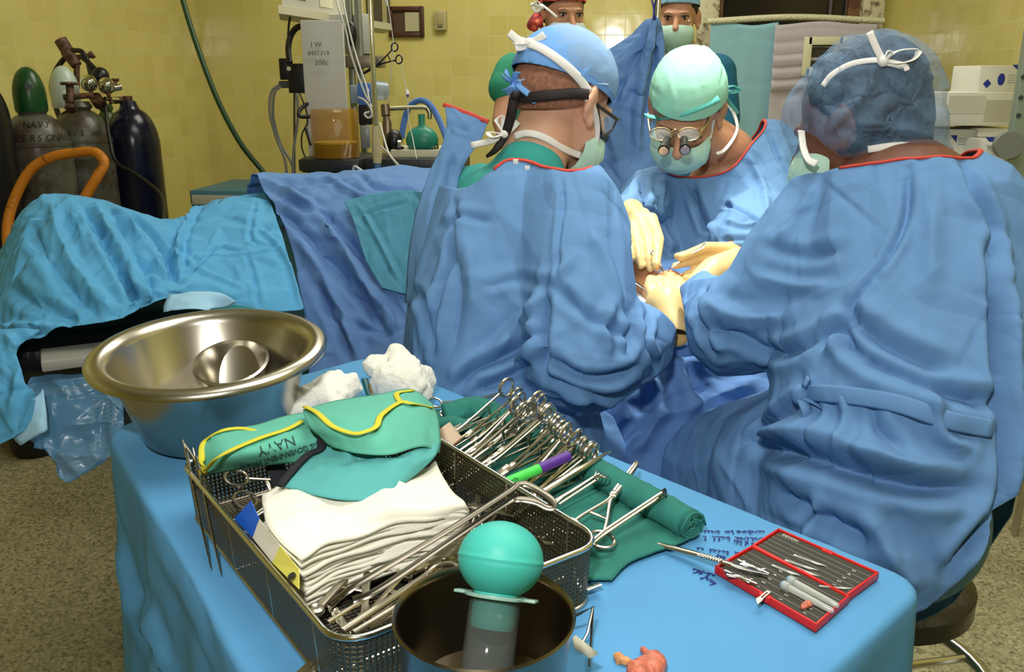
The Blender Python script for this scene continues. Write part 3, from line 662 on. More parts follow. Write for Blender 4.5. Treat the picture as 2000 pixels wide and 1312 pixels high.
for (x0, y0, x1, y1) in ((1304, 272, 1296, 294), (1336, 272, 1338, 292)):
    m1 = MB(); m1.tube([P(x0, y0, 1.885), P((x0+x1)/2, (y0+y1)/2, 1.865), P(x1, y1, 1.845)], [.0085, .0105, .0125], 16); m1.build('loupe_barrel', blackp, gB)
    MB().tube([P(x1, y1, 1.845), P(x1, y1+1.5, 1.843)], .010, 14).build('loupe_lens', steel, gB)
# gown
pr = QP((1440, 322, 2.12, .078), (1495, 290, 2.15, .075)) + QP((1425, 330, 2.12, .08), (1395, 420, 2.2, .155), (1395, 540, 2.15, .15), (1400, 700, 2.1, .17)) + QP((1290, 385, 2.15, .075), (1395, 360, 2.16, .1), (1505, 322, 2.17, .092)) + QP((1515, 325, 2.16, .09), (1490, 420, 2.05, .085), (1440, 470, 1.9, .066), (1450, 500, 1.83, .045)) \
    + QP((1275, 385, 2.14, .078), (1255, 440, 2.12, .07), (1268, 520, 2.05, .07)) + QP((1270, 385, 2.1, .06), (1236, 412, 1.95, .044), (1234, 424, 1.9, .036))
endB1 = P(1234, 432, 1.885); endB2 = P(1452, 512, 1.80)
cutB = cutpoly([(1180, 100), (1300, 330), (1360, 342), (1415, 322), (1450, 275), (1492, 230), (1500, 100)], 1.5, 2.6)
gB_ = blob('gown', pr, .013, gownB, B, smooth=5, cut=lambda co: cutB(co) or (co-endB1).length < .033 or (co-endB2).length < .035 or co.z < .5)
FB = [([(1345, 345), (1362, 400), (1385, 460), (1388, 500)], .008, -.02), ([(1412, 400), (1430, 404), (1460, 420), (1490, 440)], .006, -.010), ([(1500, 260), (1520, 310), (1545, 350)], .006, -.008), ([(1252, 345), (1262, 400), (1290, 460), (1320, 500)], .008, -.014), ([(1300, 340), (1290, 400), (1300, 450)], .01, .008), ([(1460, 300), (1490, 360), (1500, 420)], .008, .008), ([(1420, 430), (1450, 442), (1480, 436)], .006, .008), ([(1410, 470), (1450, 466), (1490, 470)], .006, -.008)]
soften(gB_, grow=.035, pin=.3, grav=.15, bend=.05, sub=2, pinf=lambda V: np.where((np.linalg.norm(V-np.array(endB1), axis=1) < .05) | (np.linalg.norm(V-np.array(endB2), axis=1) < .05), 1, 0), post=lambda me: (facet(me, .055, .006, .8, 2), foldify(me, FB, 110, (.04, .18), (.003, .008), (.0006, .0028), seed=12)))
TRIMS.append((B, gB_, None))
# cuffs and gloved hands: right one points down into the field, left one holds a needle holder
gB1 = hand('glove', P(1238, 426, 1.86), P(1252, 468, 1.79), [P(1284, 524, 1.725), P(1270, 526, 1.735), P(1252, 520, 1.74), P(1234, 506, 1.75)], .066, glovem, B, side=P(1236, 474, 1.79)-P(1274, 462, 1.79), thumb=P(1281, 516, 1.715), vox=.0026, r=.0085, lift=.010)
gB2 = hand('glove', P(1434, 512, 1.76), P(1392, 510, 1.745), [P(1322, 500, 1.72), P(1318, 519, 1.715), P(1338, 536, 1.72), P(1352, 548, 1.73)], .052, glovem, B, side=P(1388, 535, 1.74)-P(1394, 490, 1.745), thumb=P(1330, 502, 1.70), vox=.0026, r=.0085, lift=.006)
nh = thing('needle_holder', 'thin dark-grey needle holder gripped between the gloved fingers above the foot', 'instrument', P(1340, 500, 1.71))
m1 = MB(); m1.tube([P(1312, 522, 1.71), P(1345, 498, 1.705), P(1372, 484, 1.70), P(1378, 476, 1.70)], [.001, .0022, .003, .0035], 8); m1.build('shaft', steel, nh)
MB().tube([P(1304, 530, 1.712), P(1312, 522, 1.71)], [.0008, .0016], 6).build('jaw', steel, nh)
fc = thing('forceps', 'slim forceps under the tip of the central surgeon\'s downward-pointing hand', 'instrument', P(1285, 522, 1.715))
MB().tube([P(1272, 490, 1.74), P(1286, 520, 1.712), P(1296, 532, 1.71)], [.0022, .002, .0008], 8).build('prong', steel, fc)
MB().tube([P(1276, 488, 1.74), P(1291, 519, 1.712), P(1297, 532, 1.71)], [.0022, .002, .0008], 8).build('prong', steel, fc)

# ---------------------------------------------------------------- surgeon on the right (large, back to us)
Cc = thing('surgeon', 'large seated surgeon at right, sheer blue bouffant cap over dark hair, back toward us', 'person', P(1750, 1100, 1.24))
oC = P(1678, 240, 1.37); RC = frame((-.78, .55, -.35), (.12, -.05, 1))
pr = head_prims(oC, RC, .99, P(1735, 330, 1.36))
pr += QP((1735, 330, 1.36, .065), (1755, 420, 1.34, .12), (1765, 600, 1.3, .13), (1750, 960, 1.27, .10)) + QP((1640, 410, 1.38, .06), (1890, 430, 1.28, .065)) + QP((1630, 430, 1.38, .055), (1460, 640, 1.42, .045), (1410, 585, 1.53, .020)) + QP((1750, 960, 1.27, .10), (1480, 920, 1.55, .08), (1470, 1200, 1.55, .06))
bodyC = blob('body', pr, .0058, skinC, Cc, smooth=4)
hC = blob('hair', [('e', oC+RC @ Vector((0, -.022, .042)), (.083, .096, .086), RC), ('e', oC+RC @ Vector((0, -.03, .0)), (.081, .082, .086), RC), ('e', oC+RC @ Vector((0, -.06, -.04)), (.06, .04, .05), RC)], .006, hairm, Cc, mod=lambda me: foldify(me, (), 120, (.02, .08), (.002, .005), (.001, .003), seed=3), cut=lambda co: (RC.inverted() @ (co-oC)).y > .05 and (RC.inverted() @ (co-oC)).z < .05 or (RC.inverted() @ (co-oC)).y > .015 and (RC.inverted() @ (co-oC)).z < -.0)
netC = mat('bouffant_net', (120, 160, 200), .6, alpha=.5, bump=[('noise', 260, .3, .001), ('crease', 14, .6, .006)], spec=.4)
def netalpha(m):      # fabric weave: denser threads in cloudy patches
    nt = m.node_tree; N = nt.nodes; L = nt.links; tc = N.new('ShaderNodeTexCoord'); n = N.new('ShaderNodeTexNoise'); n.inputs['Scale'].default_value = 16; n.inputs['Detail'].default_value = 9; n.inputs['Roughness'].default_value = .75
    L.new(tc.outputs['Object'], n.inputs['Vector']); r = N.new('ShaderNodeMapRange'); r.inputs[1].default_value = .3; r.inputs[2].default_value = .7; r.inputs[3].default_value = .13; r.inputs[4].default_value = .46; L.new(n.outputs['Fac'], r.inputs[0]); L.new(r.outputs[0], N['Principled BSDF'].inputs['Alpha'])
netalpha(netC)
pr = [('e', oC+RC @ Vector((0, -.022, .030)), (.097, .114, .100), RC)] + QP((1685, 218, 1.36, .096), (1700, 235, 1.36, .094)) + QP((1652, 218, 1.36, .098), (1614, 225, 1.385, .070), (1608, 258, 1.375, .056)) + QP((1712, 222, 1.35, .09), (1755, 255, 1.33, .072), (1800, 285, 1.32, .035), (1850, 297, 1.31, .014)) + QP((1640, 268, 1.36, .064), (1720, 280, 1.35, .06), (1800, 290, 1.33, .034))
FC0 = [([(1605, 170), (1620, 150), (1660, 125), (1710, 118)], .004, -.006), ([(1590, 190), (1597, 130), (1640, 98)], .005, .007), ([(1615, 180), (1617, 130), (1650, 96)], .005, .007), ([(1640, 200), (1636, 140), (1665, 100)], .005, .008), ([(1600, 185), (1612, 210), (1640, 230)], .006, .008), ([(1700, 170), (1660, 210), (1610, 260)], .007, .012), ([(1702, 140), (1700, 180), (1690, 220)], .004, .007), ([(1740, 140), (1770, 190), (1800, 240)], .006, .009), ([(1680, 240), (1740, 250), (1800, 262), (1860, 290)], .006, .008), ([(1640, 250), (1700, 268), (1770, 280)], .007, -.008)]
nC = blob('bouffant_cap', pr, .008, netC, Cc, smooth=5, cut=cutpoly([(1590, 330), (1572, 285), (1560, 262), (1618, 305), (1700, 318), (1840, 304), (1900, 320), (1800, 400)]))
foldify(nC.data, FC0, 110, (.03, .12), (.003, .007), (.001, .005), seed=6)
bC = bvh_of(bodyC, nC)
strap('mask_tie', on(bC, [(1607, 168), (1625, 146), (1660, 126), (1700, 118), (1730, 119), (1766, 128), (1772, 138)], .003), .0085, white, Cc, flat=.3)
bow('tie_bow', (1725, 120, 1.25), [[(1712, 95, 1.245), (1698, 62, 1.24)], [(1745, 124, 1.25), (1768, 130, 1.255)]], [[(1752, 100, 1.25), (1792, 97, 1.25), (1784, 116, 1.25), (1752, 124, 1.25)], [(1734, 100, 1.245), (1742, 105, 1.245)]], .011, white, Cc)
fcw = lambda x, y, z: oC+RC @ Vector((x*1.05, y*1.05, z*1.05))
blob('mask', [('e', fcw(0, .058, -.062), (.073, .068, .062), RC), ('e', fcw(0, .06, -.1), (.052, .045, .034), RC)], .005, maskm, Cc, cut=lambda co: (RC.inverted() @ (co-oC)).y < .03)
strap('mask_tie', [P(*q) for q in spl([(1565, 255, 1.37), (1570, 290, 1.35), (1580, 312, 1.33), (1595, 320, 1.32)], 5)], .012, white, Cc)
strap('mask_tie', [P(*q) for q in spl([(1695, 292, 1.285), (1760, 284, 1.275), (1830, 290, 1.28)], 5)], .011, white, Cc)
pr = QP((1752, 352, 1.35, .098), (1765, 440, 1.32, .15), (1770, 600, 1.28, .168), (1755, 820, 1.25, .185), (1748, 1000, 1.23, .19), (1755, 1110, 1.22, .14)) + QP((1640, 415, 1.38, .085), (1760, 385, 1.35, .075), (1880, 425, 1.27, .10), (1905, 600, 1.25, .10)) \
    + QP((1635, 425, 1.37, .09), (1580, 520, 1.38, .108), (1530, 600, 1.39, .098), (1440, 640, 1.41, .082), (1385, 590, 1.52, .05), (1365, 560, 1.6, .034)) + QP((1740, 960, 1.27, .17), (1560, 930, 1.45, .15), (1420, 930, 1.6, .13), (1420, 1250, 1.6, .13)) + QP((1900, 640, 1.24, .09), (1915, 900, 1.22, .075), (1880, 1080, 1.2, .07)) + QP((1560, 930, 1.4, .14), (1620, 1080, 1.3, .14), (1640, 1190, 1.24, .08))
endC = P(1358, 548, 1.64); cutC2 = cutpoly([(1560, 1330), (1700, 1262), (1790, 1236), (1850, 1222), (1900, 1160), (1945, 1095), (1990, 960), (2200, 900), (2600, 1800), (1300, 1800)], .8, 1.42)
cutC = cutpoly([(1560, 100), (1560, 336), (1600, 322), (1700, 296), (1790, 296), (1850, 312), (1884, 284), (1990, 200), (1990, 100)], 1.0, 1.7)
gC_ = blob('gown', pr, .015, gownA, Cc, smooth=6, cut=lambda co: cutC(co) or cutC2(co) or (co-endC).length < .038)
FC = [([(1775, 330), (1770, 420), (1735, 500), (1690, 560), (1655, 610)], .005, -.010), ([(1655, 605), (1680, 640), (1760, 690), (1860, 730)], .012, -.022), ([(1640, 640), (1690, 700), (1780, 740), (1880, 775), (1940, 790)], .010, -.020), ([(1660, 690), (1640, 640), (1600, 690)], .008, -.016),
      ([(1350, 640), (1420, 650), (1520, 690), (1600, 660), (1660, 620)], .010, -.014), ([(1370, 590), (1450, 620), (1540, 620)], .012, .012), ([(1480, 870), (1560, 890), (1700, 930), (1800, 950), (1900, 955)], .012, -.028), ([(1500, 850), (1600, 840), (1700, 880), (1850, 930)], .014, .016), ([(1450, 870), (1500, 830), (1560, 780)], .009, -.016), ([(1560, 740), (1590, 810), (1570, 870)], .008, -.012),
      ([(1640, 760), (1650, 830), (1630, 900)], .008, .010), ([(1700, 770), (1715, 840), (1780, 900)], .008, -.010), ([(1930, 480), (1940, 600), (1945, 760), (1955, 900), (1930, 1010), (1850, 1120)], .008, -.028), ([(1955, 480), (1968, 600), (1970, 800), (1970, 960)], .012, .012), ([(1880, 320), (1910, 380), (1935, 440), (1950, 520)], .008, -.016), ([(1800, 340), (1820, 440), (1815, 560)], .012, .008),
      ([(1600, 350), (1560, 420), (1520, 470)], .010, .008), ([(1520, 960), (1600, 1010), (1700, 1060)], .012, -.016), ([(1690, 1000), (1740, 1080), (1800, 1150)], .014, .014), ([(1500, 480), (1570, 500), (1640, 490)], .01, -.008), ([(1480, 540), (1560, 560), (1620, 560)], .009, .007), ([(1380, 560), (1360, 620), (1400, 700)], .007, -.012), ([(1820, 760), (1840, 850), (1900, 880)], .009, .012), ([(1600, 980), (1580, 1060)], .009, .012)]
soften(gC_, grow=.035, pin=.3, grav=.3, bend=.05, sub=2, pinf=lambda V: np.where(np.linalg.norm(V-np.array(endC), axis=1) < .06, 1, 0), post=lambda me: (facet(me, .07, .008, .8, 3), foldify(me, FC, 220, (.05, .28), (.003, .009), (.0006, .003), pref=(0, -.1, 1), jit=1.1, seed=13)))
TRIMS.append((Cc, gC_, lambda p: topix(p)[0] > 1640))
BELT = (Cc, gC_, [(1562, 770), (1600, 768), (1680, 775), (1760, 790), (1850, 820), (1940, 838)])
# beige cuff above the sleeve
blob('glove', [(P(1440, 508, 1.73), .026, P(1395, 530, 1.68), .03), (P(1395, 530, 1.68), .03, P(1365, 556, 1.66), .026)] + [(P(1362-i*4, 548+i*9, 1.67), .0105, P(1338-i*2, 556+i*9, 1.70), .0088) for i in range(4)] + [(P(1360, 545, 1.66), .012, P(1340, 545, 1.69), .009)], .003, glovem, Cc, smooth=5)

blob('scrub_trousers', QP((985, 900, 1.62, .135), (1240, 880, 1.8, .092), (1250, 1150, 1.8, .072)), .012, teal, A)
blob('scrub_trousers', QP((1400, 640, 2.15, .135), (1380, 900, 2.1, .115), (1390, 1150, 2.1, .09)), .012, teal, B)
blob('scrub_trousers', QP((1750, 930, 1.27, .118), (1750, 1010, 1.25, .125), (1480, 930, 1.55, .092), (1470, 1200, 1.55, .072)), .012, gownA, Cc)
# ---------------------------------------------------------------- two nurses in the background
def nurse(label, o, R, body, skin, scr, capmat, mskm, capr, hairless=False, maskz=-.022, armm=None, capcut=.03):
    t = thing('nurse', label, 'person', body[0][2] if False else Vector(body[-1][2]))
    blob('body', head_prims(o, R, 1.0, Vector(body[0][0])) + [(a, ra*.72, b, rb*.72) for a, ra, b, rb in body] + (armm or []), .006, skin, t, smooth=4)
    blob('scrub_top', body, .009, scr, t, mod=lambda me: foldify(me, (), 90, (.04, .16), (.004, .009), (.001, .005), seed=9))
    oo = Vector(o); Ri = R.inverted()
    c = shell('scrub_cap', o, R, capr, (0, -.014, .036), capcut, capmat, t, tilt=radians(8), vox=.006, fold=capmod(R, o, .003, 3, 50))
    m = blob('mask', [('e', oo+R @ Vector((0, .058, -.062)), (.071, .068, .062), R), ('e', oo+R @ Vector((0, .06, -.098)), (.05, .045, .034), R)], .005, mskm, t, cut=lambda co: (Ri @ (co-oo)).y < .02 or (Ri @ (co-oo)).z > maskz)
    hair = shell('hair', o, R, (.0795, .0985, .09), (0, -.016, .026), .0, hairm, t, tilt=radians(35), vox=.006)
    for sx in (-1, 1):
        f = lambda x, y, z: oo+R @ Vector((x, y, z))
        e = MB(); e.ball(f(.031*sx, .085, .0), (.0105, .007, .0042), 8, R); e.build('eye', mat('eye_white', (214, 206, 196), .2), t)
        MB().ball(f(.031*sx, .0915, .0), (.0052, .003, .0052), 8, R).build('iris', mat('iris_dark', (34, 24, 18), .15), t)
        MB().tube([f(.014*sx, .096, .014), f(.031*sx, .099, .019), f(.048*sx, .088, .016)], [.001, .0018, .0008], 6, flat=.6).build('eyebrow', hairm, t)
        MB().tube([f(.018*sx, .092, .0045), f(.031*sx, .0955, .0078), f(.046*sx, .086, .004)], .0018, 6).build('eyelash', hairm, t)
    return t, m
def floral():
    m = mat('floral_red', (196, 62, 50), .8); nt = m.node_tree; N = nt.nodes; L = nt.links; tc = N.new('ShaderNodeTexCoord'); v = N.new('ShaderNodeTexVoronoi'); v.inputs['Scale'].default_value = 34; L.new(tc.outputs['Object'], v.inputs['Vector'])
    r = N.new('ShaderNodeValToRGB'); e = r.color_ramp.elements; e[0].position = .0; e[0].color = (*s2l((232, 190, 110)), 1); e[1].position = .6; e[1].color = (*s2l((120, 30, 34)), 1)
    k = e.new(.18); k.color = (*s2l((226, 120, 80)), 1); k = e.new(.32); k.color = (*s2l((200, 60, 50)), 1); k = e.new(.45); k.color = (*s2l((206, 70, 60)), 1); L.new(v.outputs['Distance'], r.inputs[0]); L.new(r.outputs[0], N['Principled BSDF'].inputs['Base Color']); return m
flo = floral()
dN = 3.15; oN = P(1098, 26, dN); RN = frame((.42, -.9, -.12), (0, 0, 1))
bd = QP((1075, 105, dN+.08, .07), (1062, 180, dN+.08, .13), (1062, 330, dN+.08, .135), (1065, 520, dN+.08, .15), (1070, 800, dN+.08, .14)) + QP((1005, 140, dN+.05, .062), (1120, 140, dN+.1, .065)) + QP((1000, 140, dN+.04, .066), (985, 172, dN+.02, .062))
arm = QP((1000, 145, dN+.04, .045), (982, 235, dN, .04), (1010, 330, dN-.08, .032))
N1, mk = nurse('standing woman in green scrubs, red floral cap and white mask, behind the left surgeon', oN, RN, bd, skinB, green, flo, maskw, (.086, .106, .098), armm=arm, capcut=.034)
bow('mask_bow', (1058, 14, dN-.12), [[(1048, 22, dN-.12), (1040, 14, dN-.11)], [(1046, 10, dN-.12), (1036, 8, dN-.11)]], [[(1050, 2, dN-.12), (1042, 8, dN-.12)]], .012, white, N1)
bN = bvh_of(N1.children[0])
strap('mask_tie', [P(*q) for q in spl([(1056, 8, dN-.1), (1072, 20, dN-.11), (1088, 34, dN-.11)], 5)], .009, white, N1)
ft = MB(); ft.tube([P(*q) for q in spl([(1056, 20, dN), (1046, 34, dN-.02), (1040, 48, dN-.03), (1048, 60, dN-.03)], 6)], [.012, .02, .024, .008], 10, flat=.5); ft.tube([P(*q) for q in spl([(1052, 28, dN-.01), (1052, 44, dN-.04), (1060, 54, dN-.04)], 6)], [.01, .018, .006], 10, flat=.5)
ft.build('cap_tail', flo, N1, ang=180)
dM = 3.3; oM = P(1322, 34, dM); RM = frame((-.08, -1, -.08), (0, 0, 1))
bd = QP((1335, 120, dM+.06, .07), (1350, 200, dM+.08, .14), (1350, 420, dM+.08, .14), (1350, 800, dM+.08, .15)) + QP((1290, 150, dM+.06, .062), (1400, 140, dM+.06, .07)) + QP((1402, 142, dM+.05, .072), (1418, 230, dM+.03, .055), (1400, 330, dM-.05, .045))
capN = mat('cap_pale', (128, 176, 206), .85, bump=[('crease', 24, .3, .003)])
N2, mk = nurse('standing woman in dark blue scrubs, pale cap and mint mask, behind the hung drape', oM, RM, bd, skinB, navy, capN, maskm, (.085, .105, .1), capcut=.04)
strap('mask_tie', [P(*q) for q in spl([(1344, 42, dM-.09), (1352, 34, dM-.04), (1356, 26, dM+.0)], 4)], .006, white, N2)

def after_cloth():
    for (t, g, ok) in TRIMS:
        bm = bmesh.new(); bm.from_mesh(g.data); seen = set(); best = None
        for v0 in bm.verts:
            if not v0.is_boundary or v0.index in seen: continue
            lp = [v0]; seen.add(v0.index)
            while True:
                nx = [e.other_vert(lp[-1]) for e in lp[-1].link_edges if e.is_boundary]; nx = [v for v in nx if v.index not in seen]
                if not nx: break
                lp.append(nx[0]); seen.add(nx[0].index)
            zz = sum(v.co.z for v in lp)/len(lp)
            if len(lp) > 40 and (best is None or zz > best[0]): best = (zz, [np.array(v.co) for v in lp])
        bm.free(); A_ = np.array(best[1]); k = 5
        A_ = sum(np.roll(A_, s, axis=0) for s in range(-k, k+1))/(2*k+1)
        if ok is None: MB().tube([Vector(p) for p in A_[::3]], .0042, 8, closed=True, flat=.6).build('red_trim', redtrim, g, ang=180)
        else:
            fl_ = [bool(ok(p)) for p in A_]; n = len(A_); st = next((i for i in range(n) if fl_[i] and not fl_[i-1]), 0); run = []
            for i in range(n):
                j = (st+i) % n
                if not fl_[j]: break
                run.append(Vector(A_[j]))
            MB().tube(run[::3], .0042, 8, flat=.6).build('red_trim', redtrim, g, ang=180)
    for (t, g, pts) in DOTS:
        b = bvh_of(g)
        for q in pts:
            c = on(b, [q, (q[0]+.5, q[1])], .002, 1)[0]; MB().box(c, (.009, .004, .009), bev=.001).build('snap', white, g)
    t, g, pts = BELT; b = bvh_of(g); strap('belt', on(b, pts, .005, 8, 1.2), .024, gownA, g, flat=.16)
    c = pts[0]; k = on(b, [c, (c[0]+1, c[1])], .012, 1)[0]; mb = MB(); mb.ball(k, (.012, .01, .014), 8)
    d = topix(k)[2]
    mb.tube([P(*q) for q in spl([(1562, 770, d), (1578, 740, d-.01), (1570, 755, d-.01)], 4)], .008, 8, flat=.4); mb.tube([P(*q) for q in spl([(1562, 770, d), (1575, 800, d-.01), (1580, 830, d-.005)], 4)], .009, 8, flat=.3); mb.tube([P(*q) for q in spl([(1562, 772, d), (1600, 790, d-.01), (1612, 802, d-.01), (1600, 778, d-.01)], 5)], .008, 8, flat=.3)
    mb.build('belt_knot', gownA, g, ang=180)
# ============================================================ drapes, operating table
gownD = m_gown('drape_blue', (92, 130, 184)); turq = m_gown('drape_turquoise', (84, 158, 204), 9); tealp = m_gown('drape_teal', (78, 142, 170), 8); tabm = m_gown('drape_table', (86, 150, 200), 3)
def clothsheet(name, rows, m, label, cat='drape', nu=10, nv=10, grow=.06, pin=.25, folds=(), n=80, seed=1, amp=(.001, .004), sub=1, grav=.2, L=(.05, .25), wd=(.004, .011), pref=None, parent=None, sim=True):
    G = gridctl([[P(*q) for q in r] for r in rows], nu, nv)
    o = MB().sheet(G).build(name, m, parent, ang=180)
    if label: tag(o, label, cat)
    bm = bmesh.new(); bm.from_mesh(o.data)
    if bm.faces and sum(f.normal.dot(Vector(_C)-f.calc_center_median()) for f in list(bm.faces)[:200]) < 0: bmesh.ops.reverse_faces(bm, faces=bm.faces)
    bm.to_mesh(o.data); bm.free()
    if sim: soften(o, grow=grow*.6, pin=pin, grav=grav, bend=.02, sub=2, post=lambda me: (facet(me, .055, .006, .8, seed), foldify(me, folds, n, L, wd, amp, pref=pref, seed=seed)))
    else:
        foldify(o.data, folds, n, L, wd, amp, pref=pref, seed=seed); q = o.modifiers.new('s', 'SOLIDIFY'); q.thickness = .0012
    return o
# long blue sheet over the patient's body
clothsheet('patient_drape', [
    [(470, 520, 2.75), (600, 420, 2.75), (740, 380, 2.75), (860, 370, 2.7), (1000, 400, 2.7), (1140, 420, 2.7)],
    [(488, 352, 2.32), (600, 345, 2.35), (720, 332, 2.38), (860, 328, 2.4), (1000, 350, 2.4), (1150, 390, 2.4)],
    [(520, 372, 2.16), (620, 368, 2.18), (730, 362, 2.18), (850, 370, 2.2), (1000, 400, 2.2), (1160, 440, 2.2)],
    [(560, 450, 2.08), (660, 460, 2.08), (760, 460, 2.06), (860, 470, 2.06), (1000, 500, 2.06), (1170, 520, 2.06)],
    [(585, 560, 2.02), (690, 570, 2.0), (780, 570, 1.98), (880, 580, 1.97), (1000, 600, 1.97), (1170, 620, 1.97)],
    [(600, 700, 1.96), (700, 700, 1.93), (800, 700, 1.9), (890, 700, 1.9), (1000, 720, 1.9), (1170, 740, 1.9)],
    [(600, 900, 1.9), (710, 900, 1.88), (810, 900, 1.86), (900, 900, 1.86), (1000, 900, 1.86), (1170, 920, 1.86)]],
    gownD, 'long blue cloth covering the patient between the turquoise heap and the surgeon seated left', folds=[
    ([(520, 352), (600, 400), (660, 470), (720, 560), (775, 640)], .012, -.018), ([(495, 375), (560, 420), (620, 480), (690, 560), (760, 660)], .012, .018), ([(560, 390), (640, 430), (720, 520)], .01, .014), ([(590, 480), (660, 590), (700, 700)], .014, -.014), ([(620, 560), (660, 640), (690, 710)], .01, .012),
    ([(660, 620), (740, 650), (790, 640)], .008, .010), ([(640, 345), (700, 380), (780, 392)], .008, -.010), ([(700, 340), (740, 370), (820, 375)], .008, .008)], n=70, seed=21, nu=9, nv=9)
clothsheet('side_drape', [
    [(672, 392, 2.10), (730, 378, 2.09), (800, 372, 2.07), (850, 380, 2.0)], [(690, 430, 2.055), (745, 430, 2.045), (800, 430, 2.03), (850, 440, 1.98)], [(712, 500, 2.015), (760, 500, 2.0), (806, 500, 1.985), (850, 500, 1.95)], [(745, 560, 1.975), (780, 570, 1.965), (812, 575, 1.95), (850, 575, 1.93)]],
    tealp, 'greenish blue cloth panel lying over the long blue sheet, left of the seated surgeon', nu=9, nv=9, n=20, seed=22, grow=.03, folds=[([(700, 400), (740, 470), (780, 550)], .006, .006), ([(700, 420), (790, 395)], .006, -.006)])
# turquoise heap at the left
clothsheet('turquoise_drape', [
    [(-140, 700, 2.1), (-60, 560, 2.2), (60, 470, 2.3), (150, 470, 2.35), (250, 480, 2.4), (350, 480, 2.45), (450, 440, 2.5), (560, 440, 2.5)],
    [(-120, 620, 1.9), (-10, 520, 2.0), (55, 410, 2.05), (125, 383, 2.08), (215, 403, 2.12), (330, 433, 2.2), (430, 392, 2.3), (520, 380, 2.34)],
    [(-110, 640, 1.80), (-8, 560, 1.84), (45, 440, 1.9), (130, 420, 1.9), (240, 425, 1.95), (345, 440, 2.04), (440, 405, 2.12), (530, 395, 2.15)],
    [(-100, 680, 1.74), (-5, 610, 1.76), (60, 510, 1.78), (150, 500, 1.78), (260, 500, 1.82), (350, 500, 1.90), (450, 470, 1.98), (550, 460, 2.02)],
    [(-90, 760, 1.68), (0, 660, 1.69), (80, 600, 1.70), (170, 580, 1.70), (260, 570, 1.73), (345, 555, 1.80), (460, 540, 1.88), (570, 530, 1.93)],
    [(-80, 800, 1.64), (0, 700, 1.64), (80, 650, 1.65), (160, 632, 1.66), (235, 622, 1.68), (328, 585, 1.77), (465, 612, 1.83), (592, 602, 1.88)]],
    turq, 'crumpled turquoise drape heaped over the patient at the left end of the table', folds=[
    ([(160, 400), (200, 470), (240, 540), (270, 600)], .008, .016), ([(185, 400), (225, 470), (260, 540), (290, 590)], .007, -.014), ([(215, 410), (260, 480), (300, 560), (320, 590)], .008, .014), ([(240, 420), (290, 490), (330, 560)], .008, -.014), ([(265, 430), (320, 490), (345, 550)], .009, .016),
    ([(100, 400), (120, 470), (160, 540), (220, 610)], .010, -.012), ([(60, 440), (90, 500), (140, 570), (190, 620)], .012, .012), ([(20, 560), (80, 600), (160, 625)], .012, .010), ([(345, 540), (350, 470), (375, 420), (400, 400)], .007, -.016), ([(350, 550), (420, 490), (470, 490)], .006, .008), ([(380, 500), (480, 500), (550, 480), (490, 470), (500, 390)], .005, .006),
    ([(480, 490), (500, 560), (505, 600)], .005, .007), ([(500, 440), (560, 500), (590, 600)], .006, -.008), ([(150, 395), (210, 410), (280, 440), (330, 500)], .010, .014), ([(340, 470), (380, 520), (470, 560)], .006, -.006), ([(0, 640), (70, 640), (150, 640)], .010, -.012)], n=130, seed=23, nu=9, nv=8, pref=(.5, 0, -1), amp=(.0015, .0055), grow=.09)
# turned-up pale edge of that heap
clothsheet('drape_fold', [[(330, 576, 1.755), (380, 570, 1.75), (430, 572, 1.765), (464, 590, 1.80)], [(322, 592, 1.735), (370, 588, 1.73), (410, 592, 1.74), (446, 598, 1.78)], [(318, 608, 1.72), (360, 602, 1.71), (405, 604, 1.72), (412, 606, 1.74)]], mat('drape_back', (150, 196, 224), .8, bump=[('noise', 300, .1, .001)]), 'pale turned-up edge at the lower front of the turquoise drape', nu=5, nv=5, n=6, seed=24, grow=.02, sim=False)
clothsheet('green_towel_edge', [[(400, 600, 1.83), (460, 596, 1.83), (520, 606, 1.86), (560, 606, 1.88)], [(405, 622, 1.80), (460, 622, 1.80), (520, 622, 1.84), (560, 622, 1.87)], [(410, 660, 1.80), (460, 660, 1.80), (520, 660, 1.83), (560, 660, 1.86)]], mat('towel_dgreen', (30, 112, 112), .9), 'dark green cloth edge showing beneath the turquoise drape behind the steel basin', nu=4, nv=4, n=6, sim=False)
# long flap hanging at the far left
clothsheet('turquoise_flap', [[(-60, 640, 1.62), (20, 640, 1.615), (80, 640, 1.625)], [(-60, 700, 1.59), (10, 690, 1.58), (30, 690, 1.60)], [(-60, 760, 1.57), (0, 770, 1.56), (60, 760, 1.56)], [(-50, 840, 1.56), (20, 830, 1.55), (70, 770, 1.56)], [(-30, 880, 1.55), (30, 850, 1.55), (60, 830, 1.56)]], turq, 'turquoise cloth flap hanging down at the far left below the heap', nu=6, nv=6, n=20, grow=.04, seed=25, folds=[([(0, 640), (40, 700), (20, 800)], .008, .01)])
# operating table
ot = thing('operating_table', 'operating table with glossy black pad and steel pedestal under the drapes', 'table', (-.3, 2.05, 0))
pa, pb = T(-10, 690, .90), T(430, 640, .90); dx = (pb-pa).normalized(); ny = Vector((-dx.y, dx.x, 0))
def obox(c0, L, D, H, m, name, parent, bev=.01, out=0):
    c = c0+dx*L/2+ny*(D/2-out); M = Matrix.Translation(Vector((c.x, c.y, c0.z-H/2))) @ Matrix.Rotation(math.atan2(dx.y, dx.x), 4, 'Z')
    return MB().box((0, 0, 0), (L, D, H), M=M, bev=bev).build(name, m, parent)
PL = (pb-pa).length+.06
obox(pa+Vector((0, 0, 0)), PL, .52, .075, mat('black_vinyl', (22, 18, 20), .22, bump=[('noise', 9, .5, .02)], spec=.6), 'table_pad', ot, .025)
obox(pa+Vector((0, 0, -.075)), PL, .50, .03, steel, 'table_frame', ot, .004, out=-.02)
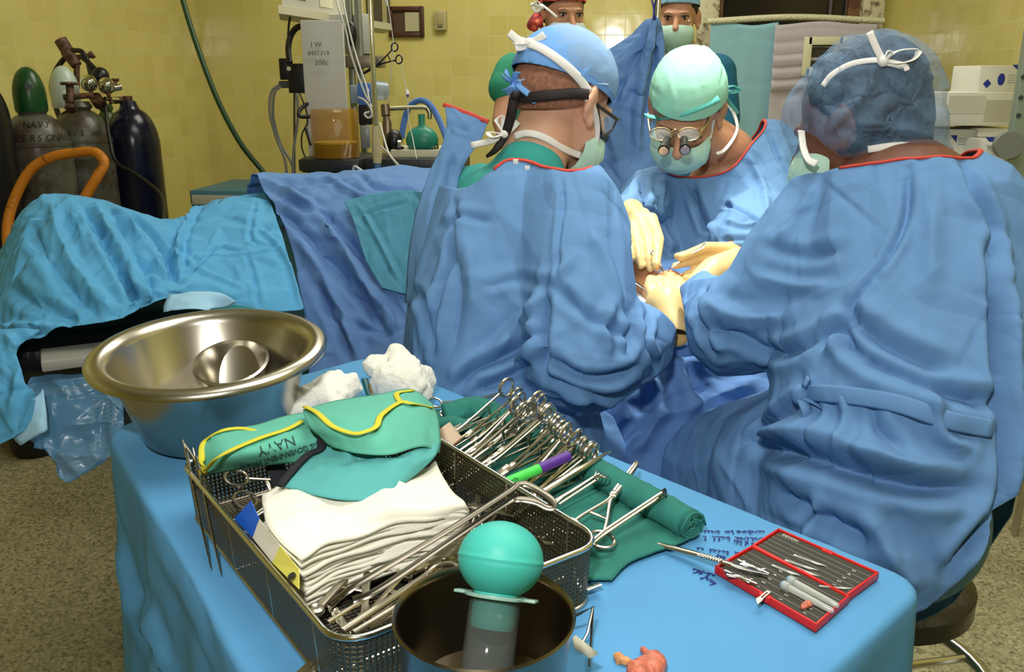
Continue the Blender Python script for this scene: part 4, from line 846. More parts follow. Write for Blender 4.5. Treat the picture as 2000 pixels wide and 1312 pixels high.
obox(pa+Vector((0, 0, -.105))+dx*.2, .3, .42, .70, mat('pedestal', (60, 72, 84), .4, .3), 'pedestal', ot, .01, out=-.06)
obox(Vector((pa.x, pa.y, .095))+dx*.2, .35, .5, .095, mat('pedestal', (60, 72, 84), .4, .3), 'base', ot, .01, out=-.02)
ab = thing('arm_board', 'pale grey arm board edge sticking out below the black pad at the left', 'board', T(130, 705, .86))
qa, qb = P(30, 714, 1.60), P(236, 688, 1.68); dq = (qb-qa)
M = Matrix.Translation((qa+qb)/2+Vector((0, .09, -.008))) @ Matrix.Rotation(math.atan2(dq.y, dq.x), 4, 'Z')
MB().box((0, 0, 0), (dq.length+.02, .16, .02), M=M, bev=.003).build('board_panel', mat('grey_board', (150, 150, 142), .6), ab)
MB().tube([(qa+qb)/2+Vector((0, .12, -.018)), pa+dx*.35+ny*.05+Vector((0, 0, -.09))], .01).build('bracket', steel, ab)
# translucent pouch sheet with punched slots in front of the pedestal
pl = mat('pouch_film', (88, 138, 176), .25, alpha=.55, bump=[('crease', 7, .5, .01)], spec=.6)
pc_ = clothsheet('plastic_pouch', [[(60, 735, 1.64), (140, 730, 1.66), (240, 722, 1.70)], [(40, 800, 1.62), (130, 800, 1.62), (240, 800, 1.66)], [(60, 860, 1.60), (130, 880, 1.60), (240, 870, 1.62)], [(105, 905, 1.58), (130, 940, 1.57), (190, 895, 1.58)]], pl, 'translucent blue plastic pouch hanging below the arm board, pointed at the bottom', 'pouch', nu=7, nv=7, n=40, grow=.03, seed=26, amp=(.002, .006))
vt = MB()
for i in range(4):
    for k in range(6): vt.box(P(184+i*13, 772+k*9+i*2, 1.60), (.0085, .001, .0022))
vt.build('slot_pattern', mat('vent_pale', (120, 150, 170), .5), pc_, smooth=False)
clothsheet('hanging_corner', [[(-20, 800, 1.58), (60, 780, 1.57), (84, 760, 1.58)], [(0, 830, 1.57), (70, 820, 1.56), (90, 800, 1.57)], [(40, 870, 1.56), (75, 850, 1.555), (92, 840, 1.565)]], mat('drape_back', (150, 196, 224), .8), 'pale blue folded cloth corner hanging left of the plastic pouch', nu=5, nv=5, n=10, sim=False, seed=27)

# cloth over the hand table between the surgeons
clothsheet('field_drape', [
    [(1130, 500, 2.05), (1250, 500, 2.0), (1350, 505, 1.98), (1470, 505, 1.98), (1600, 520, 1.98)],
    [(1140, 560, 1.86), (1230, 575, 1.83), (1340, 590, 1.80), (1450, 590, 1.80), (1600, 590, 1.84)],
    [(1150, 640, 1.72), (1230, 650, 1.68), (1320, 655, 1.655), (1440, 660, 1.68), (1600, 660, 1.72)],
    [(1150, 740, 1.68), (1230, 730, 1.63), (1330, 725, 1.61), (1430, 740, 1.64), (1600, 740, 1.68)],
    [(1170, 860, 1.64), (1240, 850, 1.60), (1340, 850, 1.59), (1450, 860, 1.60), (1600, 860, 1.64)],
    [(1180, 1050, 1.60), (1260, 1050, 1.58), (1360, 1050, 1.58), (1460, 1050, 1.58), (1600, 1050, 1.6)]],
    gownD, 'blue cloth over the hand table, falling between the two seated surgeons', n=60, seed=28, nu=8, nv=8, folds=[([(1260, 700), (1290, 800), (1220, 900)], .014, .02), ([(1340, 700), (1380, 800), (1330, 880)], .014, -.018), ([(1300, 690), (1370, 690)], .008, -.012), ([(1230, 820), (1330, 800), (1480, 740)], .012, .012)])
# patient's foot in the lamp light
pt = thing('patient', 'patient\'s bare lower leg and foot lit on the hand table, rest covered', 'person', P(1300, 575, 1.76))
skinp = mat('skin_p', (206, 146, 104), .5, bump=[('noise', 120, .15, .001)], var=.08, vscale=30, sss=.08)
pr = QP((1130, 525, 1.95, .048), (1235, 545, 1.82, .036), (1285, 568, 1.755, .034)) + QP((1285, 568, 1.755, .036), (1330, 562, 1.75, .030), (1338, 575, 1.70, .02)) + QP((1285, 570, 1.745, .034), (1308, 555, 1.715, .026))
for i, (x, y) in enumerate([(1296, 538), (1309, 534), (1321, 538), (1332, 546), (1342, 556)]): pr += QP((1305+i*5, 560, 1.73, .014), (x, y, 1.725, .0105-.0008*i))
blob('body', pr, .004, skinp, pt, smooth=5)
dt = clothsheet('white_towel', [[(1200, 560, 1.79), (1240, 558, 1.78), (1275, 575, 1.76)], [(1190, 600, 1.70), (1230, 600, 1.69), (1275, 606, 1.68)], [(1190, 640, 1.655), (1230, 630, 1.65), (1270, 625, 1.65)]], mat('white_cloth', (232, 236, 240), .9, bump=[('noise', 200, .2, .001)]), 'white towel strip lit beside the foot', 'towel', nu=5, nv=5, n=16, sim=False, seed=29)
rt = thing('retractor', 'dark flat retractor lying beside the foot on the white towel', 'instrument', P(1240, 555, 1.74))
MB().tube([P(1205, 535, 1.76), P(1232, 546, 1.745), P(1262, 566, 1.735)], .005, 8, flat=.4).build('blade', mat('dark_steel', (90, 90, 88), .3, .9), rt)
MB().tube([P(1228, 535, 1.75), P(1234, 545, 1.745)], .006, 8, flat=.6).build('handle', glovem, rt)

# screen drape hung from the pole with a blue clip
clothsheet('screen_drape', [
    [(1262, 40, 2.52), (1277, 34, 2.50), (1288, 38, 2.50), (1294, 60, 2.52)], [(1215, 78, 2.55), (1255, 80, 2.50), (1283, 80, 2.50), (1300, 110, 2.53)], [(1150, 130, 2.60), (1215, 150, 2.52), (1270, 150, 2.51), (1306, 170, 2.55)], [(1120, 220, 2.62), (1195, 230, 2.54), (1260, 240, 2.52), (1312, 240, 2.58)], [(1110, 330, 2.60), (1185, 330, 2.52), (1255, 330, 2.50), (1320, 330, 2.58)], [(1110, 430, 2.56), (1180, 430, 2.48), (1250, 430, 2.46), (1320, 430, 2.56)]],
    gownD, 'blue drape hung from the steel pole between the two background nurses', folds=[([(1278, 45), (1262, 120), (1248, 200), (1245, 300)], .012, .02), ([(1270, 60), (1225, 140), (1180, 230)], .012, -.016), ([(1284, 60), (1280, 140), (1262, 240)], .010, -.016), ([(1200, 130), (1190, 220), (1210, 340)], .012, .01)], n=40, seed=30, nu=8, nv=9)
pp = thing('drape_pole', 'steel pole at the top holding the hung blue drape', 'pole', (P(1284, 20, 2.54).x, P(1284, 20, 2.54).y, 0))
xx = P(1285, 20, 2.56); MB().cyl((xx.x, xx.y, .03), (xx.x, xx.y, 1.95), .009, n=14).build('pole_tube', steel, pp)
mbb = MB(); [mbb.tube([(xx.x, xx.y, .05), (xx.x+.24*cos(a), xx.y+.24*sin(a), .02)], .012) for a in np.linspace(0, 2*pi, 6)[:-1]]; mbb.build('pole_foot', steel, pp)
cl = thing('drape_clip', 'dark blue clip pinching the hung drape to the steel pole', 'clip', P(1277, 20, 2.5))
MB().tube([P(*q) for q in spl([(1262, -30, 2.49), (1273, 0, 2.49), (1277, 22, 2.487), (1275, 46, 2.485)], 5)], .0045, 8, flat=.6).build('clip_arm', mat('clip_blue', (24, 40, 110), .35), cl)
MB().tube([P(*q) for q in spl([(1290, -30, 2.49), (1281, 0, 2.49), (1278, 22, 2.487), (1280, 40, 2.485)], 5)], .0045, 8, flat=.6).build('clip_arm', mat('clip_blue', (24, 40, 110), .35), cl)
cb_ = thing('cross_bar', 'pale blue tubular rail behind the hung drape, left of the central surgeon', 'rail', P(1210, 388, 2.42))
MB().tube([P(1150, 386, 2.40), P(1240, 386, 2.40)], .012, 10).build('rail_tube', mat('rail_blue', (96, 170, 200), .4), cb_)

# stools
def stool(label, cx, cy, zs, group=None):
    t = thing('stool', label, 'stool', (cx, cy, 0))
    MB().lathe([(0, zs), (.15, zs), (.17, zs-.015), (.17, zs-.05), (.15, zs-.06), (0, zs-.06)], 36, Matrix.Translation((cx, cy, 0))).build('seat', mat('black_vinyl', (22, 18, 20), .22), t)
    MB().cyl((cx, cy, .12), (cx, cy, zs-.06), .022).build('column', steel, t)
    q = MB(); ring = [(cx+.23*cos(a), cy+.23*sin(a), .30) for a in np.linspace(0, 2*pi, 49)[:-1]]; q.tube(ring, .013, 10, closed=True); q.build('foot_ring', steel, t)
    for a in np.linspace(.3, 2*pi+.3, 6)[:-1]:
        MB().tube([(cx, cy, .30), (cx+.23*cos(a), cy+.23*sin(a), .30)], .008).build('spoke', steel, t)
        MB().tube([(cx+.02*cos(a), cy+.02*sin(a), .13), (cx+.26*cos(a), cy+.26*sin(a), .055)], [.02, .012]).build('leg', steel, t)
        MB().ball((cx+.26*cos(a), cy+.26*sin(a), .028), .027, 8).build('caster', blackp, t)
    return t
sp = T(1712, 1105, .53); stool('steel stool with black seat and foot ring under the large surgeon at right', sp.x, sp.y, .53)
sp = P(1000, 1090, 1.6); stool('stool hidden under the gown of the surgeon seated at left', sp.x, sp.y, .5) if False else None

# ============================================================ instrument table with its blue drape
ZT = .93
def tabletop():
    far, rgt = Vector((-.43, 1.41)), Vector((.300, .785)); nr = Vector((-.075, .335)); lf = Vector((-.695, 1.055)); cs = [lf, nr, rgt, far]
    per = []; R = [.045, .03, .03, .03]
    for i, c in enumerate(cs):
        a = (cs[i-1]-c).normalized(); b = (cs[(i+1) % 4]-c).normalized(); r = R[i]
        for k in range(7):
            t = k/6; per.append(c+a*r*(1-t)**2+b*r*t**2)
    # resample evenly
    n = len(per); seg = [(per[(i+1) % n]-per[i]).length for i in range(n)]; tot = sum(seg); N_ = 260; out = []; i = 0; acc = 0
    for k in range(N_):
        s = tot*k/N_
        while acc+seg[i] < s: acc += seg[i]; i += 1
        out.append(per[i].lerp(per[(i+1) % n], (s-acc)/seg[i]))
    return out
per = tabletop(); NP = len(per); ctr = Vector((sum(p.x for p in per)/NP, sum(p.y for p in per)/NP))
tan = [(per[(i+1) % NP]-per[i-1]).normalized() for i in range(NP)]; nrm2 = [Vector((t.y, -t.x)) for t in tan]
if nrm2[0].dot(per[0]-ctr) < 0: nrm2 = [-v for v in nrm2]
rings = []
for s in np.linspace(.02, .985, 46): rings.append([(ctr.x+(p.x-ctr.x)*s, ctr.y+(p.y-ctr.y)*s, ZT) for p in per])
for a in (0, 20, 40, 60, 80): rings.append([(p.x+nrm2[i].x*.010*sin(radians(a)), p.y+nrm2[i].y*.010*sin(radians(a)), ZT-.010*(1-cos(radians(a)))) for i, p in enumerate(per)])
for t in np.linspace(.02, 1, 44):
    row = []
    for i, p in enumerate(per):
        u = i/NP*2*pi; wv = (.018*sin(9*u+1.0)+.012*sin(17*u+2)+.006*sin(31*u))*min(1, t*1.6)
        o_ = .010+.035*t+wv; row.append((p.x+nrm2[i].x*o_, p.y+nrm2[i].y*o_, ZT-.010-.66*t))
    rings.append(row)
tabler = thing('instrument_table', 'steel instrument table under the pale blue drape in the foreground', 'table', (ctr.x, ctr.y, 0))
q = MB(); q.prism([(ctr.x+(p.x-ctr.x)*.97, ctr.y+(p.y-ctr.y)*.97) for p in per[::6]], ZT-.035, ZT-.004); q.build('table_top', steel, tabler)
for fx in (.12, .38, .62, .86):
    p = per[int(fx*NP)]; c = ctr.lerp(p, .85); MB().cyl((c.x, c.y, 0.0), (c.x, c.y, ZT-.03), .014, n=12).build('leg', steel, tabler)
mb = MB(); 
for r_ in rings: mb.v += r_
for i in range(len(rings)-1):
    for k in range(NP): a = i*NP; mb.f.append((a+k, a+(k+1) % NP, a+NP+(k+1) % NP, a+NP+k))
mb.f.append(tuple(range(NP))[::-1])
td = mb.build('table_drape', tabm, ang=180); tag(td, 'pale blue cloth covering the foreground instrument table, with handwriting in blue ink', 'drape')
bm = bmesh.new(); bm.from_mesh(td.data); c = sum((f.normal.z for f in bm.faces if f.calc_center_median().z > ZT-.0005), 0)
if c < 0: bmesh.ops.reverse_faces(bm, faces=bm.faces)
bm.to_mesh(td.data); bm.free()
foldify(td.data, [([(200, 870), (210, 960), (240, 1100), (270, 1250)], .02, .012), ([(300, 1060), (380, 1200), (420, 1300)], .012, .006), ([(1690, 1175), (1640, 1230), (1560, 1312)], .008, .006), ([(260, 1180), (300, 1240), (330, 1312)], .015, .012)], 70, (.05, .3), (.004, .012), (.0006, .0022), seed=31, only=lambda V: np.where(V[:, 2] > ZT-.003, .45, 1.0))
ink = mat('blue_ink', (36, 44, 120), .7)
def text(s, M, size, m, parent, name='lettering', ext=.0002, shear=0, spacing=1, align='LEFT'):
    cu = bpy.data.curves.new('t', 'FONT'); cu.body = s; cu.size = size; cu.extrude = ext; cu.shear = shear; cu.space_character = spacing; cu.align_x = align; cu.resolution_u = 2
    o = bpy.data.objects.new('t', cu); link(o); dg = bpy.context.evaluated_depsgraph_get(); me = bpy.data.meshes.new_from_object(o.evaluated_get(dg)); bpy.data.objects.remove(o)
    me.transform(M); me.materials.clear(); me.materials.append(m); o = bpy.data.objects.new(name, me); link(o)
    if parent is not None: par(o, parent)
    return o
def flatM(a, b, z, flip=False):
    """text frame on the table: baseline from pixel a towards pixel b"""
    A_, B_ = T(a[0], a[1], z), T(b[0], b[1], z); x = (B_-A_).normalized(); zz = Vector((0, 0, 1)); y = zz.cross(x)
    M = Matrix((x, y, zz)).transposed().to_4x4(); return Matrix.Translation(A_) @ M
def scrawl(word, a, b, h, seed):
    """joined handwriting strokes along the table from pixel a to b (read upside down from the viewer)"""
    M = flatM(a, b, ZT+.0014); L = (T(b[0], b[1], ZT)-T(a[0], a[1], ZT)).length; r = random.Random(seed)
    GL = {'l': [(0, 0), (.3, 1), (.15, 1), (.2, 0), (.4, .1)], 'o': [(0, .4), (.25, 0), (.45, .3), (.2, .5), (.5, .4)], 'a': [(0, .2), (.2, .5), (.05, .1), (.3, .1), (.35, .5), (.35, 0), (.5, .1)], 't': [(0, .1), (.2, .9), (.15, 0), (.35, .1)], 'r': [(0, 0), (.1, .5), (.15, .35), (.4, .45)], 's': [(0, 0), (.25, .5), (.1, .35), (.3, .1), (.05, 0), (.4, .05)], 'i': [(0, .1), (.12, .5), (.12, 0), (.3, .1)], 'c': [(.3, .5), (.05, .35), (.1, 0), (.4, .1)], 'e': [(0, .2), (.3, .35), (.15, .5), (.05, .1), (.4, .1)], 'n': [(0, 0), (.05, .5), (.1, 0), (.25, .5), (.3, 0), (.45, .1)], 'b': [(0, .1), (.2, 1), (.1, 0), (.35, .2), (.15, .45), (.4, .3)], 'f': [(0, 0), (.25, 1), (.1, .8), (.12, -.3), (.3, .2)], 'x': [(0, 0), (.3, .5), (.15, .25), (.05, .5), (.35, 0)], 'k': [(0, 0), (.12, 1), (.08, .2), (.35, .5), (.15, .3), (.4, 0)], 'd': [(.3, .5), (.05, .2), (.3, .1), (.38, 1), (.35, 0), (.5, .1)], 'm': [(0, 0), (.05, .5), (.12, 0), (.22, .5), (.3, 0), (.4, .5), (.48, 0), (.6, .1)], 'u': [(0, .5), (.08, 0), (.3, .1), (.33, .5), (.35, 0), (.5, .1)], '1': [(.1, 1), (.12, 0), (.3, .1)], '0': [(.1, .9), (0, .2), (.25, 0), (.3, .8), (.1, .95), (.35, .5)]}
    adv = sum(.6 if ch != ' ' else .5 for ch in word); sx = L/adv; x0 = 0; out = []; cur = []
    for ch in word:
        if ch == ' ':
            if cur: out.append(cur); cur = []
            x0 += .5; continue
        for (x, y) in GL.get(ch, GL['o']): cur.append(((x0+x)*sx, (y+r.uniform(-.06, .06))*h))
        x0 += .6
    if cur: out.append(cur)
    mb = MB()
    for c in out: mb.tube([M @ Vector((x, y, 0)) for x, y in spl(c, 5)], .00042, 5)
    return mb
mb = MB()
for k, (wd, a, b, h) in enumerate([('xeroform for dress', (1492, 1036), (1372, 1036), .006), ('cotton ball l', (1490, 1050), (1370, 1046), .008), ('10 cc of lots', (1487, 1062), (1432, 1054), .007), ('bat bicat cs', (1456, 1080), (1358, 1068), .008), ('flufl and', (1454, 1098), (1400, 1082), .008), ('aboes', (1398, 1122), (1350, 1108), .006), ('kerl xb', (1400, 1138), (1362, 1112), .008)]):
    s_ = scrawl(wd, a, b, h, k); mb.add(s_.v, s_.f)
mb.build('handwriting', ink, td)
# ============================================================ things on the instrument table
def clothT(name, rows, m, label=None, cat='cloth', nu=8, nv=8, folds=(), n=40, seed=1, amp=(.0005, .0016), L=(.015, .06), wd=(.0015, .004), parent=None, solid=.0012, double=None):
    G = gridctl([[T(*q) for q in r] for r in rows], nu, nv)
    o = MB().sheet(G).build(name, m, parent, ang=180)
    bm = bmesh.new(); bm.from_mesh(o.data)
    if sum((f.normal.dot(Vector(_C)-f.calc_center_median()) for f in bm.faces), 0) < 0: bmesh.ops.reverse_faces(bm, faces=bm.faces)
    bm.to_mesh(o.data); bm.free()
    foldify(o.data, folds, n, L, wd, amp, seed=seed); q = o.modifiers.new('s', 'SOLIDIFY'); q.thickness = solid; q.offset = 0
    if label: tag(o, label, cat)
    return o
brush = mat('brushed_steel', (188, 184, 172), .26, 1, bump=[('noise', 12, .06, .002)])
inst = mat('instrument_steel', (196, 190, 176), .25, 1, bump=[('noise', 90, .05, .0004)])
bright = mat('bright_steel', (214, 212, 204), .14, 1)
darks = mat('dark_steel2', (120, 116, 106), .3, 1)
cotton = mat('cotton', (232, 232, 222), .95, bump=[('noise', 160, .7, .003), ('noise', 500, .5, .0012)], sheen=.3)
gauzem = mat('gauze', (230, 230, 214), .95, bump=[('weave', 260, .2, .0005), ('noise', 30, .2, .002)], sheen=.2)
towelm = mat('mint_towel', (92, 176, 156), .9, bump=[('weave', 300, .2, .0006), ('noise', 18, .2, .003)], var=.04)
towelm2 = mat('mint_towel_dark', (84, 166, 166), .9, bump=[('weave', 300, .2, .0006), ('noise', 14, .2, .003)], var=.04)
yellow = mat('yellow_border', (204, 196, 56), .85, bump=[('weave', 300, .3, .0006)])
greent = mat('green_towel', (44, 124, 114), .92, bump=[('weave', 240, .5, .0012), ('noise', 120, .4, .001)], var=.08, vscale=40)
blackb = mat('black_binding', (24, 26, 34), .8, bump=[('noise', 120, .5, .001)])
rubber = mat('rubber_teal', (62, 172, 160), .5, bump=[('noise', 60, .06, .001)], spec=.35)
clearp = mat('clear_plastic', (225, 232, 228), .1, trans=.9, ior=1.3)

# ---- wash basin at the far end
bc = Vector((-.536, 1.058)); bz = 1.052; rr_ = .154
bas = thing('wash_basin', 'large round stainless steel basin with flared rim at the far left end of the table', 'basin', (bc.x, bc.y, ZT))
prof_ = [(0, ZT+.003), (.095, ZT+.003), (.108, ZT+.010), (.132, bz-.028), (.137, bz-.014), (.142, bz-.006), (rr_-.004, bz+.001), (rr_, bz-.001), (rr_-.001, bz-.004), (rr_-.008, bz-.004), (.145, bz-.010), (.140, bz-.018), (.136, bz-.030), (.112, ZT+.008), (.100, ZT+.001), (0, ZT+.001)]
z0 = ZT; prof = [(0, z0+.003), (.085, z0+.003), (.096, z0+.010), (.124, bz-.014), (.129, bz-.004), (.139, bz+.001), (.149, bz-.001), (.154, bz-.006), (.1535, bz-.010), (.149, bz-.006), (.140, bz-.004), (.131, bz-.009), (.1265, bz-.018), (.099, z0+.008), (.088, z0+.001), (0, z0+.001)]
Tb = Matrix.Translation((bc.x, bc.y, ZT+.008)) @ Matrix.Rotation(radians(5), 4, Vector((cos(YAW), sin(YAW), 0))) @ Matrix.Translation((0, 0, -ZT))
MB().lathe(prof, 72, Tb).build('bowl', brush, bas, ang=60)
cupc = T(458, 728, .992); cp = thing('steel_cup', 'small conical steel cup lying tilted inside the large basin', 'cup', (cupc.x, cupc.y, ZT+.02))
Mc = Matrix.Translation((cupc.x, cupc.y, ZT+.050)) @ Matrix.Rotation(radians(20), 4, Vector((cos(YAW), sin(YAW), 0))) @ Matrix.Scale(1.18, 4)
MB().lathe([(0, -.03), (.024, -.03), (.027, -.026), (.0415, .026), (.045, .028), (.0455, .030), (.042, .031), (.0395, .027), (.0255, -.024), (0, -.026)], 48, Mc).build('cup_body', brush, cp, ang=60)
MB().tube([Mc @ Vector((.03, -.02, .024)), Mc @ Vector((.055, -.032, .018))], .0052, 12).build('spout', bright, cp)
# ---- cotton pads
def pad(label, c, r, seed, extra):
    o = blob('lap_sponge', [('e', c, r)]+extra, .0035, cotton, smooth=5, mod=lambda me: foldify(me, (), 150, (.01, .05), (.002, .005), (.0008, .003), seed=seed)); return tag(o, label, 'sponge')
def TZ(px, py, z): return T(px, py, z)
pad('large crumpled white cotton pad standing behind the mint towel', TZ(780, 745, .975), (.042, .03, .032), 41, [(TZ(775, 690, 1.0), .016, TZ(790, 730, .98), .03), (TZ(735, 715, .985), .02, TZ(820, 740, .965), .024), (TZ(826, 770, .955), .015, TZ(800, 760, .96), .02)])
pad('smaller white cotton pad wedged between the basin and the mint towel', TZ(640, 775, .975), (.036, .026, .022), 42, [(TZ(655, 742, .99), .016, TZ(600, 785, .97), .022), (TZ(680, 752, .985), .018, TZ(640, 780, .97), .022), (TZ(575, 800, .965), .016, TZ(620, 790, .965), .02)])
lc = thing('pad_clamp', 'small dark teal clip squeezed between the two white cotton pads', 'clip', TZ(715, 760, .99))
MB().tube([TZ(712, 740, 1.0), TZ(722, 772, .985)], .005, 10, flat=.5).build('grip', mat('teal_plastic', (20, 80, 90), .3), lc); MB().tube([TZ(722, 752, .995), TZ(728, 775, .985)], .003, 8).build('jaw', bright, lc)

# ---- wire basket
bl, bb, br = T(352, 900, .995), T(662, 1262, .995), T(1128, 1022, .995)
ex = (bb-bl); ex.z = 0; LX = ex.length; ex.normalize(); ey = Vector((-ex.y, ex.x, 0)); WY = (br-bb).dot(ey); HZ = .062
Mb = Matrix((ex, ey, Vector((0, 0, 1)))).transposed().to_4x4(); Mb.translation = Vector((bl.x, bl.y, ZT+.002))
angb = math.atan2(ex.y, ex.x)
bk = thing('wire_basket', 'rectangular wire mesh sterilising basket with folding bar handles, full of instruments', 'basket', tuple(Mb.translation), (0, 0, angb))
def meshmat(name, ax, ay, pitch=.0046, wire=.0030):
    m = bpy.data.materials.new(name); m.use_nodes = True; nt = m.node_tree; N = nt.nodes; L = nt.links; b = N['Principled BSDF']
    b.inputs['Base Color'].default_value = (*s2l((104, 98, 80)), 1); b.inputs['Metallic'].default_value = .9; b.inputs['Roughness'].default_value = .42
    tc = N.new('ShaderNodeTexCoord'); sp = N.new('ShaderNodeSeparateXYZ'); L.new(tc.outputs['Object'], sp.inputs[0]); outs = []; hs = []
    for a in (ax, ay):
        d = N.new('ShaderNodeMath'); d.operation = 'DIVIDE'; d.inputs[1].default_value = pitch; L.new(sp.outputs[a], d.inputs[0])
        f = N.new('ShaderNodeMath'); f.operation = 'FRACT'; L.new(d.outputs[0], f.inputs[0]); s = N.new('ShaderNodeMath'); s.operation = 'SUBTRACT'; s.inputs[1].default_value = .5; L.new(f.outputs[0], s.inputs[0])
        q = N.new('ShaderNodeMath'); q.operation = 'ABSOLUTE'; L.new(s.outputs[0], q.inputs[0]); g = N.new('ShaderNodeMath'); g.operation = 'LESS_THAN'; g.inputs[1].default_value = wire/pitch/2*1.0; L.new(q.outputs[0], g.inputs[0]); outs.append(g); hs.append(q)
    mx = N.new('ShaderNodeMath'); mx.operation = 'MAXIMUM'; L.new(outs[0].outputs[0], mx.inputs[0]); L.new(outs[1].outputs[0], mx.inputs[1]); L.new(mx.outputs[0], b.inputs['Alpha'])
    mn = N.new('ShaderNodeMath'); mn.operation = 'MINIMUM'; L.new(hs[0].outputs[0], mn.inputs[0]); L.new(hs[1].outputs[0], mn.inputs[1])
    bp = N.new('ShaderNodeBump'); bp.invert = True; bp.inputs['Strength'].default_value = 1; bp.inputs['Distance'].default_value = .003; L.new(mn.outputs[0], bp.inputs['Height']); L.new(bp.outputs[0], b.inputs['Normal']); return m
def rrect(w_, h_, r, z, n=7, ins=0):
    pts = []
    for cx, cy, a0 in ((w_-r, r, -pi/2), (w_-r, h_-r, 0), (r, h_-r, pi/2), (r, r, pi)):
        for k in range(n): a = a0+pi/2*k/(n-1); pts.append((cx+(r-ins)*cos(a), cy+(r-ins)*sin(a), z))
    return pts
RB_ = .028
top = rrect(LX, WY, RB_, HZ); bot = rrect(LX, WY, RB_, .0, ins=.004)
n4 = len(top)
# long and short mesh sides (each material follows its own side), floor mesh
def side(name, idx, m):
    mb = MB(); k = 0
    for i in idx:
        j = (i+1) % n4; a, b, c, d = bot[i], bot[j], top[j], top[i]; steps = 4
        for s in range(steps):
            t0, t1 = s/steps, (s+1)/steps; l = lambda p, q, t: tuple(p[z]+(q[z]-p[z])*t for z in range(3)); kk = len(mb.v); mb.v += [l(a, d, t0), l(b, c, t0), l(b, c, t1), l(a, d, t1)]; mb.f.append((kk, kk+1, kk+2, kk+3))
    return mb.build(name, m, bk, world=False, smooth=False)
mxz, myz, mxy = meshmat('mesh_xz', 0, 2, wire=.0036), meshmat('mesh_yz', 1, 2), meshmat('mesh_xy', 0, 1)
xs = [i for i in range(n4) if abs(top[(i+1) % n4][0]-top[i][0]) >= abs(top[(i+1) % n4][1]-top[i][1])]; ys_ = [i for i in range(n4) if i not in xs]
side('long_mesh_wall', [i for i in xs if top[i][1] < WY/2], mxz); side('long_mesh_wall', [i for i in xs if top[i][1] >= WY/2], mxz); side('short_mesh_wall', [i for i in ys_ if top[i][0] < LX/2], myz); side('short_mesh_wall', [i for i in ys_ if top[i][0] >= LX/2], myz)
mb = MB(); mb.v = list(bot); mb.f = [tuple(range(n4))]; mb.build('mesh_floor', mxy, bk, world=False, smooth=False)
MB().tube(top, .0027, 10, closed=True).build('rim_wire', bright, bk, world=False)
MB().tube(bot, .0022, 8, closed=True).build('bottom_wire', inst, bk, world=False)
for k in range(4):
    x = LX*(k+.5)/4; MB().tube([(x, 0.001, HZ), (x, .004, .001), (x, WY-.004, .001), (x, WY-.001, HZ)], .0015, 6).build('frame_wire', inst, bk, world=False)
hb = MB(); hz_ = 1.005
hp = spl([T(648, 1178, .985), T(700, 1140, 1.0), T(860, 1045, 1.008), T(990, 962, 1.012), T(1012, 945, 1.014), T(1036, 950, 1.012), T(1072, 972, 1.006), T(1080, 990, 1.0), T(1066, 990, 1.0), T(1044, 980, 1.004), T(1012, 975, 1.006), T(985, 985, 1.004), T(880, 1055, 1.0), T(740, 1150, .99), T(690, 1172, .985)], 6)
MB().tube(hp, .0042, 8, flat=.45, up=(-.35, -.35, .86)).build('bar_handle', darks, bk)

# ---- instrument prototypes (local: rings at origin, tips along +x, flat in the xy plane)
def clampthing(name, label, cat, group, L=.14, ring=.0120, sep=.0165, joint=.62, jw=.0045, curve=0, m=inst, th=.0022, thin=1):
    t = thing(name, label, cat, group=group)
    for s in (-1, 1):
        mb = MB(); a = [(ring*cos(u), s*sep+ring*1.0*sin(u), 0) for u in np.linspace(0, 2*pi, 25)[:-1]]; mb.tube(a, .0019*thin+.0002, 8, closed=True, up=(0, 0, 1))
        mb.build('ring_handle', m, t, world=False)
        mb = MB(); pth = spl([(ring*.8, s*(sep-.002), 0), (L*.2, s*sep*.62, 0), (L*joint*.8, s*.0022, 0), (L*joint, 0, s*.0006), (L*(joint+.06), -s*.0018, s*.0004), (L*.92, -s*.0014+curve*.4, 0), (L, -s*.0006+curve, 0)], 5)
        mb.tube(pth, [.0022*thin, .0021*thin, .0022*thin, .0026*thin, .0034*thin, .0032*thin, .0026*thin, .0012*thin], 8, flat=.8, up=(0, 0, 1)); mb.build('shank', m, t, world=False)
    mb = MB(); mb.box((L*joint, 0, 0), (.012, .0085, .0052), bev=.001); mb.cyl((L*joint, 0, -.0032), (L*joint, 0, .0032), .0018, n=10); mb.build('box_joint', m, t, world=False)
    MB().box((L*.22, 0, 0), (.004, .019, .0018), bev=.0006).build('ratchet', m, t, world=False)
    return t
def place(o, a, b, roll=0, label=None, group=None, scale=1):
    a, b = Vector(a), Vector(b); x = (b-a).normalized(); z = Vector((0, 0, 1)); y = z.cross(x).normalized(); z = x.cross(y)
    R = Matrix((x, y, z)).transposed() @ Matrix.Rotation(radians(roll), 3, 'X')
    o.location = a; o.rotation_euler = R.to_euler(); o.scale = (scale,)*3
    if label: o['label'] = label
    if group: o['group'] = group
    return o
rng = random.Random(5)
hem = clampthing('hemostat', 'steel ring-handled clamp leaning in the row fanned along the rolled green towel', 'clamp', 'ringed clamps fanned on the green towel')
hem2 = clampthing('hemostat', 'steel ring-handled clamp leaning in the row fanned along the rolled green towel', 'clamp', 'ringed clamps fanned on the green towel', L=.155, curve=.006, m=brush, jw=.006)
slots = []
